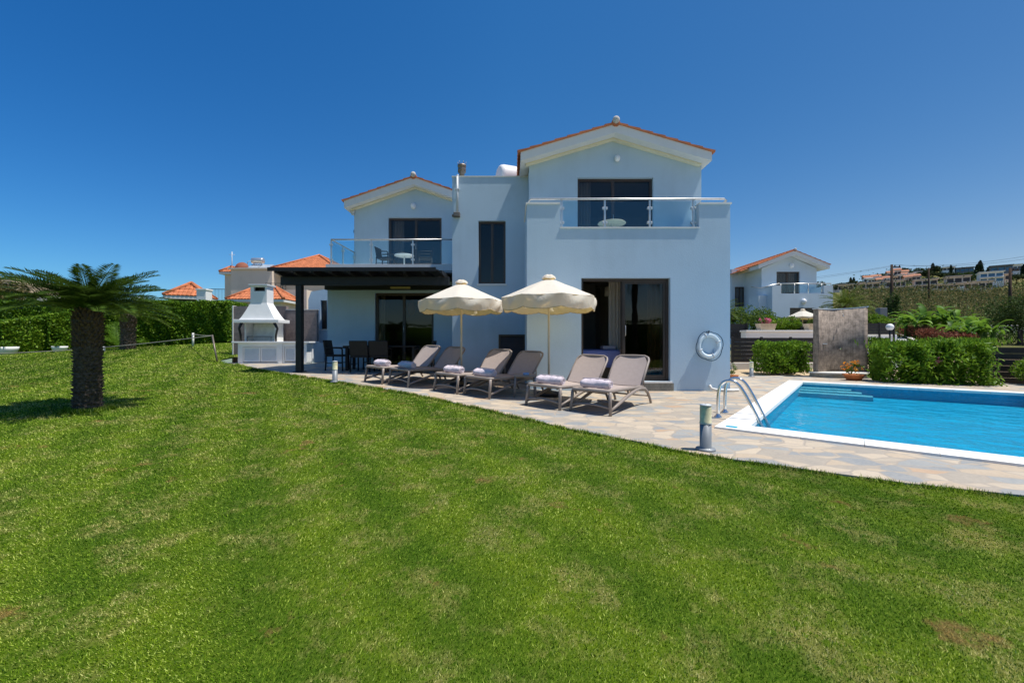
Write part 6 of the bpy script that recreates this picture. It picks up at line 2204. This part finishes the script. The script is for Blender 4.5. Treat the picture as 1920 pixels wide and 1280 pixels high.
# driveway and kerb
def strip(name, pts, w0, w1, lift, mat, n=24):
    m = MB()
    for i in range(n + 1):
        t = i / n; k = t * (len(pts) - 1); j = min(len(pts) - 2, int(k)); u = k - j
        x = pts[j][0] + (pts[j + 1][0] - pts[j][0]) * u; y = pts[j][1] + (pts[j + 1][1] - pts[j][1]) * u
        for s in (w0, w1):
            xx = x + s
            m.v.append((xx, y, max(float(zter(xx, y)), float(zter(x, y))) + lift))
    for i in range(n):
        m.f.append((2 * i, 2 * i + 1, 2 * i + 3, 2 * i + 2)); m.sm.append(True)
    return tag(m.build(name, M[mat]), kind='structure')
RD = [(14.9, 14.2), (17.5, 17.8), (22.5, 23.8), (27.6, 30.)]
strip('driveway', RD, -2.2, .35, .06, 'road')
strip('driveway_kerb', RD, .36, .62, .16, 'kerb')

# banana plants
def banana(label, base, h, seed, grp, nleaf=9, ln=1.3):
    rt = thing('banana_plant', label, 'banana plant', base, grp)
    b = Vector(base); rg = random.Random(seed)
    MB().tube([b - Vector((0, 0, .2)), b + Vector((.03, 0, h * .55))], [.11, .07], 8).build('stem', M['shrub'], rt)
    m = MB()
    for i in range(nleaf):
        az = i * 2.4 + rg.uniform(-.4, .4); el = rg.uniform(.7, 1.4); L = ln * rg.uniform(.8, 1.3)
        d = Vector((math.cos(az) * math.cos(el), math.sin(az) * math.cos(el), math.sin(el)))
        p = b + Vector((0, 0, h * rg.uniform(.4, .6))); ns = 9
        k0 = len(m.v)
        tw_ = rg.uniform(-.5, .5)
        for j in range(ns + 1):
            t = j / ns
            s = d.cross(Vector((0, 0, 1))).normalized(); s = (s + Vector((0, 0, tw_ * .5))).normalized()
            w = .115 * L * (math.sin(math.pi * (.08 + .9 * t)) ** .7)
            up = s.cross(d)
            m.v += [tuple(p - s * w + up * w * .35), tuple(p), tuple(p + s * w + up * w * .35)]
            d = (d + Vector((0, 0, -.16 * (1 + t)))).normalized(); p = p + d * (L / ns)
        for j in range(ns):
            for q in (0, 1):
                if rg.random() < .10: continue
                m.f.append((k0 + 3 * j + q, k0 + 3 * j + q + 1, k0 + 3 * j + q + 4, k0 + 3 * j + q + 3)); m.sm.append(True)
    m.build('leaves', M['banana'], rt)
BN = [(1698, 25, 578), (1716, 24, 580), (1734, 24.5, 577), (1752, 25, 574), (1771, 24, 577), (1790, 23.5, 583), (1812, 22.5, 590), (1785, 20.5, 606), (1813, 19.5, 606), (1836, 19, 612), (1862, 18.5, 602), (1846, 21, 596)]
NM = ['banana plant nearest the utility pole and driveway kerb', 'second banana plant along the kerb from the utility pole', 'tall bright banana plant above the rusty shrub row', 'tallest banana plant in the middle of the grove', 'banana plant just past the middle of the grove',
      'drooping banana plant at the end of the rear banana row', 'rear banana plant before the stone terrace', 'front banana plant behind the middle of the oleander hedge', 'low front banana plant with spread leaves above the oleander hedge', 'front banana plant before the dark tree shade',
      'single banana plant with one upright pale leaf next to the dark tree', 'rear banana plant beside the dark tree']
for i, (px, Y, ty) in enumerate(BN):
    x = PX(px, Y); z = float(zter(x, Y)); h = max(1.3, PZ(ty, Y) - z)
    banana(NM[i], (x, Y, z), h, i + 60, 'banana plants beside the driveway', 15 if i < 8 else 12, h * .62)
make_hedge('rusty_shrub_row', 'row of dry reddish shrubs along the driveway kerb', [(PX(1706, 26) - .0, 26., 1.3, PZ(612, 26)), (PX(1760, 21.5), 21.5, .9, PZ(618, 21.5)), (PX(1805, 18.6), 18.6, .7, PZ(626, 18.6))], 1.0, 7000, .13, M['rust'], wob=.2, aspect=.4, cat='shrub row')
m = MB()
for i in range(14):
    x0 = PX(1800, 30) + i * .62
    m.cbox(x0, x0 + .6, 30, 30.5, 1.2, PZ(612, 30) + .12 * (i % 3 == 0), .05)
solo(m, 'stone_terrace_wall', M['kerb'], 'grey dry stone terrace wall behind the banana plants', 'wall', (PX(1810, 30), 30, 1.2))

# ------------------------------------------------------------------ neighbouring villa
YN = 30.; YNB = 28.2
nv = thing('neighbour_villa', 'smaller white villa with one orange gable beyond the charcoal fence', 'house', (PX(1480, YN), YN, 1.2))
nx0, nx1, npk = PX(1428, YN), PX(1531, YN), PX(1481, YN)
zE = PZ(499, YN); zP = PZ(473, YN)
nd = (PX(1456, YN), PX(1500, YN), PZ(552, YN), PZ(509, YN))
m = MB()
m.wall(YN, nx0, nx1, .8, zE - .15, [nd], .25)
m.prism([(nx0, zE - .15), (nx1, zE - .15), (npk, zP - .28)], YN, YN + .25)
m.box(nx0, nx0 + .25, YN + .25, YN + 2.2, .8, zE - .05); m.box(nx1 - .25, nx1, YN + .25, YN + 7, .8, zE - .05)
m.box(PX(1362, 33), nx0 + .2, YN + 2.2, YN + 6, .8, PZ(505, 32.3))
m.box(nx0, nx1, YN + 6.8, YN + 7, .8, zE)
# front balcony block
bx0_, bx1_ = PX(1448, YNB), PX(1562, YNB)
gd = (PX(1481, YNB), PX(1529, YNB), .95, PZ(577, YNB))
zb_hi, zb_lo = PZ(535, YNB), PZ(550, YNB)
m.wall(YNB, bx0_, bx1_, .8, zb_lo, [gd], .25)
m.box(bx0_, PX(1464, YNB), YNB, YNB + .25, zb_lo, zb_hi); m.box(PX(1545, YNB), bx1_, YNB, YNB + .25, zb_lo, zb_hi)
m.box(bx0_, bx0_ + .25, YNB + .25, YN - .003, .8, zb_hi); m.box(bx1_ - .25, bx1_, YNB + .25, YN + 3, .8, zb_hi)
m.box(bx0_ + .25, bx1_ - .25, YNB + .25, YN - .003, zb_lo - .5, zb_lo - .25)
# side terrace at left of the block
m.box(PX(1424, YNB + .5), bx0_ - .003, YNB + .6, YN - .003, .8, PZ(552, YNB))
m.build('wall', M['nwhite'], nv)
gable_roof(nv, nx0 - .55, nx1 + .55, npk, zE + .02, zP + .02, YN - .55, YN + 7.4, .3, M['tilemat'], .25, .38)
m = MB(); tile_plane(m, (nx0 - 1.2, YN + .6, zE - .28), (0, 1, 0), (.7, 0, .25), 4.5, lambda u: .8, .25, .38); m.build('roof_tiles', M['tilemat'], nv)
fr = glazed(nv, 'door', nd[0], nd[1], nd[2], nd[3], YN + .12, 2, .09)
curtain(nd[0] + .1, nd[1] - .1, YN + .45, nd[2], nd[3], 'pleated grey curtain behind the neighbouring villa balcony door', 'sheer', 10)
glazed(nv, 'door', gd[0], gd[1], gd[2], gd[3], YNB + .12, 2, .09)
MB().box(nx0 + .3, nx1 - .3, YN + 2., YN + 2.1, 1, zE).build('room_lining', M['inner'], nv)
MB().box(bx0_ + .3, bx1_ - .3, YNB + 1.5, YNB + 1.6, .9, zb_lo - .5).build('room_lining', M['inner'], nv)
wy = YN + 2.2
w = glazed(nv, 'window', PX(1378, wy), PX(1394, wy), PZ(575, wy), PZ(538, wy), wy - .06, 2, .07)
rl = MB(); zrl = PZ(531, YNB)
rl.tube([(PX(1464, YNB), YNB + .12, zrl), (bx1_ - .05, YNB + .12, zrl)], .04, 6); rl.tube([(PX(1426, YNB + .6), YN - .1, PZ(538, YN)), (PX(1426, YNB + .7), YNB + .7, PZ(537, YNB)), (PX(1464, YNB), YNB + .12, zrl)], .04, 6)
rls = rl.build('balcony_railing', M['steel'], nv)
for px in (1466, 1492, 1518, 1543): MB().tube([(PX(px, YNB), YNB + .12, zb_lo), (PX(px, YNB), YNB + .12, zrl)], .03, 6).build('post', M['steel'], rls)
for a, b in ((1467, 1491), (1493, 1517), (1519, 1542)):
    MB().box(PX(a, YNB), PX(b, YNB), YNB + .11, YNB + .12, zb_lo + .08, zrl - .1).build('glass_panel', M['clear'], rls)
wall_lamp(1483, 498, YN, nv, .16); wall_lamp(1506, 565, YNB, nv, .16)
yy = 25.
lc = P(1505, 620, yy); zt3 = PZ(579, yy)
make_parasol('small cream parasol on the neighbouring villa terrace', (lc.x, yy, PZ(622, yy)), .86, zt3 - .06, PZ(594, yy), PZ(598, yy), R(10))

# ------------------------------------------------------------------ hillside: houses, trees, scrub, poles
def far_house(label, px0, px1, pt, pb, Y, wallm, storeys, bays, group, depth=7., roofm=None, holem='hillhole', base_drop=3.0, setback=0.):
    xm_ = PX((px0 + px1) / 2, Y)
    th = math.atan2(xm_, Y) * .82
    cs = math.cos(math.atan2(xm_, Y))
    wdt = (px1 - px0) * Y * cs / F * 1.0; hgt = (pb - pt) * Y / F
    zb = PZ(pb, Y)
    rt = thing('hill_house', label, 'house', (0, 0, 0), group)
    m = MB()
    holes = []
    sh_ = hgt / storeys
    for s in range(storeys):
        for b in range(bays):
            a0 = -wdt / 2 + wdt * (b + .08) / bays; a1 = -wdt / 2 + wdt * (b + .92) / bays
            holes.append((a0, a1, sh_ * s + sh_ * .12, sh_ * s + sh_ * .74))
    m.wall(0, -wdt / 2, wdt / 2, -base_drop, hgt, holes, .8)
    m.box(-wdt / 2, -wdt / 2 + .3, .8, depth, -base_drop, hgt); m.box(wdt / 2 - .3, wdt / 2, .8, depth, -base_drop, hgt); m.box(-wdt / 2 + .3, wdt / 2 - .3, depth - .3, depth, -base_drop, hgt)
    m.build('wall', M[wallm], rt)
    for h in holes:
        MB().box(h[0] + .02, h[1] - .02, .5, .6, h[2] + .02, h[3] - .02).build('window', M[holem], rt)
    if roofm:
        mr = MB(); mr.prism([(-.5, hgt), (depth / 2, hgt + depth * .2), (depth + .5, hgt)], -wdt / 2 - .4, wdt / 2 + .4, 'x'); mr.build('roof', M[roofm], rt)
    else:
        mr = MB().box(-wdt / 2 - .5, wdt / 2 + .5, -1.0, depth + .3, hgt + .003, hgt + .35); mr.build('roof', M[wallm], rt)
    for s in range(1, storeys):
        MB().box(-wdt / 2 - .3, wdt / 2 + .3, -1.1, -.003, sh_ * s - .25, sh_ * s).build('balcony_slab', M[wallm], rt)
    rt.location = (xm_, Y, zb + .004 * Y); rt.rotation_euler = (0, 0, -th)
    return rt
gt = 'beige terraced houses on the hillside'
TH = [(1562, 1600, 537, 547, 205, 1, 4, 'beige terrace house behind the cycad crown, lowest of the row'), (1610, 1650, 533, 553, 205, 2, 3, 'two storey beige terrace house right of the cycad crown'), (1661, 1698, 529, 541, 215, 1, 4, 'upper beige terrace house behind the tallest utility pole'),
      (1672, 1714, 541, 552, 200, 1, 4, 'lower beige terrace house at the tallest utility pole'), (1715, 1758, 527, 546, 208, 2, 3, 'two storey beige terrace house at the thin middle utility pole'), (1758, 1788, 536, 546, 205, 1, 3, 'small beige terrace house just past the thin middle pole'),
      (1774, 1820, 521, 534, 222, 1, 3, 'upper beige terrace house under the lone cypress pair'), (1789, 1808, 534, 546, 204, 1, 2, 'narrow beige terrace house with white side wall'), (1808, 1862, 531, 545, 202, 1, 4, 'long beige terrace house below the white modern villa')]
for a in TH: far_house(a[7], a[0], a[1], a[2], a[3], a[4], 'hillbeige', a[5], a[6], gt, 8, None)
for px0, px1, y0, y1, Y, lab in ((1650, 1672, 545, 552, 199, 'white garden wall between two beige terrace houses by the tall pole'), (1716, 1740, 545, 550, 199, 'white garden wall below the two storey terrace house at the middle pole'), (1795, 1808, 537, 546, 198, 'white end wall beside the narrow terrace house'), (1810, 1866, 545, 548, 198, 'long low white wall under the long terrace house')):
    xm_ = PX((px0 + px1) / 2, Y); cs = math.cos(math.atan2(xm_, Y)); wd_ = (px1 - px0) * Y * cs / F
    m = MB().box(-wd_ / 2, wd_ / 2, 0, .6, -4, (y1 - y0) * Y / F)
    o = solo(m, 'hillside_wall', M['hillwhite'], lab, 'wall', (0, 0, 0), 'white walls between the terraces'); o.location = (xm_, Y, PZ(y1, Y)); o.rotation_euler = (0, 0, -math.atan2(xm_, Y) * .82)
gv = 'old village houses on the hilltop'
OV = [(1620, 1637, 523, 531, 245, 'hillwhite', 'hillroof', 'white village house at the low end of the hilltop cluster'), (1636, 1652, 521, 531, 250, 'hillwhite', 'hillroof', 'white village house with red roof beside the dark pine'), (1650, 1664, 522, 533, 246, 'hillwhite', None, 'white flat roofed village house in the cluster'),
      (1664, 1676, 514, 525, 262, 'hillpink', 'hillroof', 'pink village house left of the tall pole top'), (1676, 1690, 509, 521, 275, 'hillpink', 'hillroof', 'high pink village house right of the tall pole top'), (1690, 1704, 512, 522, 272, 'hillpink', 'hillroof', 'tan village house on the crest under the pines'),
      (1704, 1716, 516, 527, 258, 'hillwhite', None, 'cream village house on the slope below the crest pines'), (1696, 1710, 522, 531, 245, 'hillpink', 'hillroof', 'ochre village house low in the cluster'), (1710, 1726, 520, 529, 250, 'hillpink', 'hillroof', 'sandy village house above the two storey terrace'), (1700, 1708, 508, 514, 285, 'hillwhite', None, 'tiny white house on the crest')]
OV += [(1628, 1640, 526, 532, 240, 'hillwhite', None, 'low white village house in front of the umbrella pine'), (1643, 1655, 527, 534, 238, 'hillpink', 'hillroof', 'rosy village house at the foot of the cluster'), (1657, 1669, 524, 532, 240, 'hillwhite', 'hillroof', 'white village house touching the tall pole'),
       (1682, 1694, 518, 526, 256, 'hillwhite', None, 'bright white cube house in the middle of the cluster'), (1692, 1702, 517, 524, 262, 'hillwhite', 'hillroof', 'small white house with dark red roof in the cluster'), (1716, 1728, 513, 520, 268, 'hillwhite', None, 'white house under the big crest pine'),
       (1674, 1684, 521, 529, 246, 'hillpink', None, 'flat roofed sandy house above the upper terrace house')]
for a in OV: far_house(a[7], a[0], a[1], a[2], a[3] + 2, a[4], a[5], 1, 2, gv, 8, a[6])
far_house('white modern villa with blue glass on the slope', 1837, 1882, 513, 532, 222, 'hillwhite', 2, 3, 'modern villas on the hill', 9, None, 'hillglass')
far_house('dark grey modern villa on the hill crest', 1857, 1899, 501, 512, 262, 'hilldark', 1, 3, 'modern villas on the hill', 9, None, 'hillglass')
far_house('white and dark modern villa at the crest end', 1899, 1916, 499, 512, 268, 'hillwhite', 1, 2, 'modern villas on the hill', 9, None, 'hilldark')
far_house('low white flat roofed house behind the crest trees', 1768, 1790, 504, 510, 290, 'hillwhite', 1, 3, 'modern villas on the hill', 9, None)
far_house('low grey green house on the crest by the cypress pair', 1792, 1826, 505, 512, 285, 'hilldark', 1, 4, 'modern villas on the hill', 9, None, 'hillglass')
m = MB()
far_house('ochre house below the dark modern villa beside the right pole', 1884, 1896, 517, 528, 225, 'hillpink', 1, 1, 'modern villas on the hill', 8, None)

gc = 'dark cypresses on the hillside'
for i, (px, t, b, Y, lab) in enumerate(((1749, 494, 512, 270, 'cypress on the crest just past the thin middle pole'), (1783, 497, 508, 280, 'small cypress over the low white crest house'), (1832, 496, 516, 250, 'shorter cypress of the crest pair'), (1838, 489, 512, 252, 'taller cypress of the crest pair'), (1852, 503, 514, 250, 'stubby cypress beside the grey modern villa'), (1919, 496, 514, 240, 'cypress at the right frame edge on the crest'), (1595, 521, 538, 225, 'cypress above the lowest terrace house'), (1601, 520, 532, 240, 'blunt cypress behind the lowest terrace house'))):
    x = PX(px, Y); z = PZ(b, Y) - 1.5
    make_cypress(lab, (x, Y, z), PZ(t, Y) - z, (PZ(t, Y) - z) * .17, i + 5, gc, 500)
gp = 'rounded pines on the hillside'
for i, (px, t, b, Y, rx, lab) in enumerate(((1637, 514, 526, 262, 6.5, 'broad umbrella pine behind the white village houses'), (1650, 516, 524, 262, 4, 'smaller pine right of the broad umbrella pine'), (1685, 503, 514, 285, 5, 'pine crown on the crest behind the tall pole top'), (1726, 501, 518, 275, 6, 'big pine on the crest left of the thin pole'), (1738, 507, 520, 260, 5, 'dark pine behind the thin middle pole'),
                                        (1757, 498, 512, 275, 4, 'pine between the crest cypresses'), (1712, 507, 516, 280, 5, 'pine over the sandy village house'), (1800, 509, 520, 262, 6, 'olive green tree below the crest house'), (1770, 510, 522, 258, 6, 'round tree under the low white crest house'), (1822, 513, 526, 245, 6, 'bright tree beside the white modern villa'),
                                        (1590, 528, 540, 225, 6, 'tree above the lowest terrace house'), (1607, 527, 540, 225, 4, 'tree beside the blunt cypress'), (1906, 513, 526, 235, 7, 'spreading tree right of the right hand pole'), (1574, 531, 540, 222, 5, 'small tree at the low end of the ridge'), (1745, 517, 528, 245, 6, 'tree behind the two storey terrace roof'), (1548, 524, 548, 90, 2.2, 'tree beside the neighbouring villa gable'))):
    x = PX(px, Y); zt_2 = PZ(t, Y); z = PZ(b, Y) - 2
    make_tree('pine_tree', lab, 'tree', (x, Y, z), zt_2 - z, rx, (zt_2 - z) * .62, 700, 1.1 if Y > 150 else .4, M['pine'] if i not in (7, 9) else M['scrubgreen'], gp, .35 if Y > 150 else .12, 8, i, .6)

gu = 'dark utility poles on the slope'
POLES = []
for px, t, Y, lab in ((1672, 496, 45, 'tall utility pole rising behind the driveway'), (1741.5, 502, 85, 'thin utility pole in the middle distance'), (1894, 502, 46, 'utility pole at the right above the dark tree')):
    x = PX(px, Y); z = float(zter(x, Y)); zt4 = PZ(t, Y)
    rt = thing('utility_pole', lab, 'utility pole', (x, Y, z), gu)
    k = Y / 45
    MB().tube([(x, Y, z - .3), (x, Y, zt4)], [.17, .11], 8).build('post', M['polewood'], rt)
    MB().cbox(x - .05, x + .95 * (1 if k < 1.5 else .8), Y - .05, Y + .05, zt4 - .35, zt4 - .22, .01).build('crossarm', M['polewood'], rt)
    for d_ in (.35, .85): MB().lathe([(.03, 0), (.06, .05), (.05, .1), (.06, .15), (.02, .2)], 8, (x + d_, Y, zt4 - .22)).build('insulator', M['polewood'], rt)
    POLES.append(Vector((x, Y, zt4)))
for k, (dz, off, lab) in enumerate(((-.05, .35, 'upper power wire crossing the sky above the hill'), (-.05, .85, 'lower power wire crossing the sky above the hill'))):
    a = POLES[0] + Vector((off, 0, dz)); far_l = Vector((PX(1300, 62), 62, PZ(538 + k * 5, 62))); far_r = Vector((PX(1990, 34), 34, PZ(468 + k * 6, 34)))
    m = MB(); m.tube(sagrope(far_l, a, .5, 16), .011, 4); m.tube(sagrope(a, far_r, .5, 20), .011, 4)
    solo(m, 'power_wire', M['wire'], lab, 'wire', tuple(a), 'power wires between the poles')
# ivy-clad stump of vegetation round the tall pole
c = P(1673, 596, 42); make_tree('climber_tree', 'dark climber smothering the foot of the tall utility pole', 'tree', (c.x, 42., 2.0), 4.2, .75, 4., 1600, .22, M['scrubgreen'], None, .1, 9, 91, .5)
c = P(1657, 596, 38); m = MB().cbox(c.x - .35, c.x + .35, 38, 38.5, 1.8, PZ(577, 38), .03); solo(m, 'meter_cabinet', M['hilldark'], 'grey cabinet standing in the bushes left of the tall utility pole', 'cabinet', (c.x, 38, 1.8))

# scrub on the slope (uncountable) and denser green strip
def scrub(name, lab, n, yr_, rr_, leaf_k, mat, dens=None, zoff=.35, seed=1, bias=0.):
    rg = np.random.default_rng(seed)
    y = yr_[0] * (yr_[1] / yr_[0]) ** rg.uniform(0, 1, n)
    r = rg.uniform(rr_[0], rr_[1], n)
    x = r * y
    c = -bias + np.sin(x * .9 + 1.7 * np.sin(y * .5)) + np.sin(y * .8 - x * .35) + .8 * np.sin(x * .23 + y * .31)
    keepm = c > rg.uniform(-1.8, 1.6, n)
    x, y, c = x[keepm], y[keepm], c[keepm]
    lf = leaf_k * y
    hgt_ = np.abs(rg.normal(0, 1, len(x))) * np.minimum(.010 * y, .9) * (1 + bias * .5) * (1 + .6 * np.maximum(c, 0)) + zoff * .0
    cen = np.stack([x, y, zter(x, y) + hgt_], 1)
    v, f = leaf_arrays(cen, np.tile([0, -.2, 1.], (len(x), 1)), lf, lf * .5, 0, .9)
    o = np_mesh(name, v, f, 4, mat, None, (0, 0, 0))
    return tag(o, lab, 'scrub', kind='stuff')
scrub('slope_scrub', 'dry olive and brown scrub covering the slope below the terrace houses', 110000, (33, 192), (.80, 1.42), .0045, M['scrub'])
scrub('slope_bushes', 'dark clumped bushes dotted over the dry slope', 60000, (38, 190), (.80, 1.42), .005, M['scrubgreen'], seed=15, bias=1.3)
scrub('hill_bushes', 'dark green bushes spread over the upper hillside', 22000, (205, 330), (.78, 1.42), .0035, M['scrubgreen'], seed=5)
scrub('green_undergrowth', 'green weeds and bushes on the lower slope', 20000, (20, 60), (.86, 1.4), .0055, M['shrub'], seed=9)

# ------------------------------------------------------------------ things behind the viewer that the glass mirrors
make_hedge('hedge', 'long hedge across the garden mirrored in the glass of the bedroom door', [(-10, -7.6, -.2, 2.3), (4, -7.6, -.2, 2.35), (16, -7.6, -.2, 2.3)], 1.2, 9000, .16, M['hedge2'], wob=.15)
_pt = thing('palm_tree', 'tall palm mirrored in the fixed pane of the bedroom door', 'palm tree', (7.3, -7.0, -.2))
MB().tube([(7.3, -7., -.3), (7.28, -7., 2.5), (7.3, -7., 5.6)], [.24, .17, .17], 12).build('trunk', M['bark'], _pt)
rg = random.Random(5); parts = []
for i in range(34):
    parts.append(frond_arrays((7.3, -7., 5.6), i * 2.4, -.35 + 1.5 * i / 34, 2.3, 1.3, 34, .42, .02, rg))
v, f = merge_arrays(parts); np_mesh('crown', v, f, 4, M['cycad'], _pt)
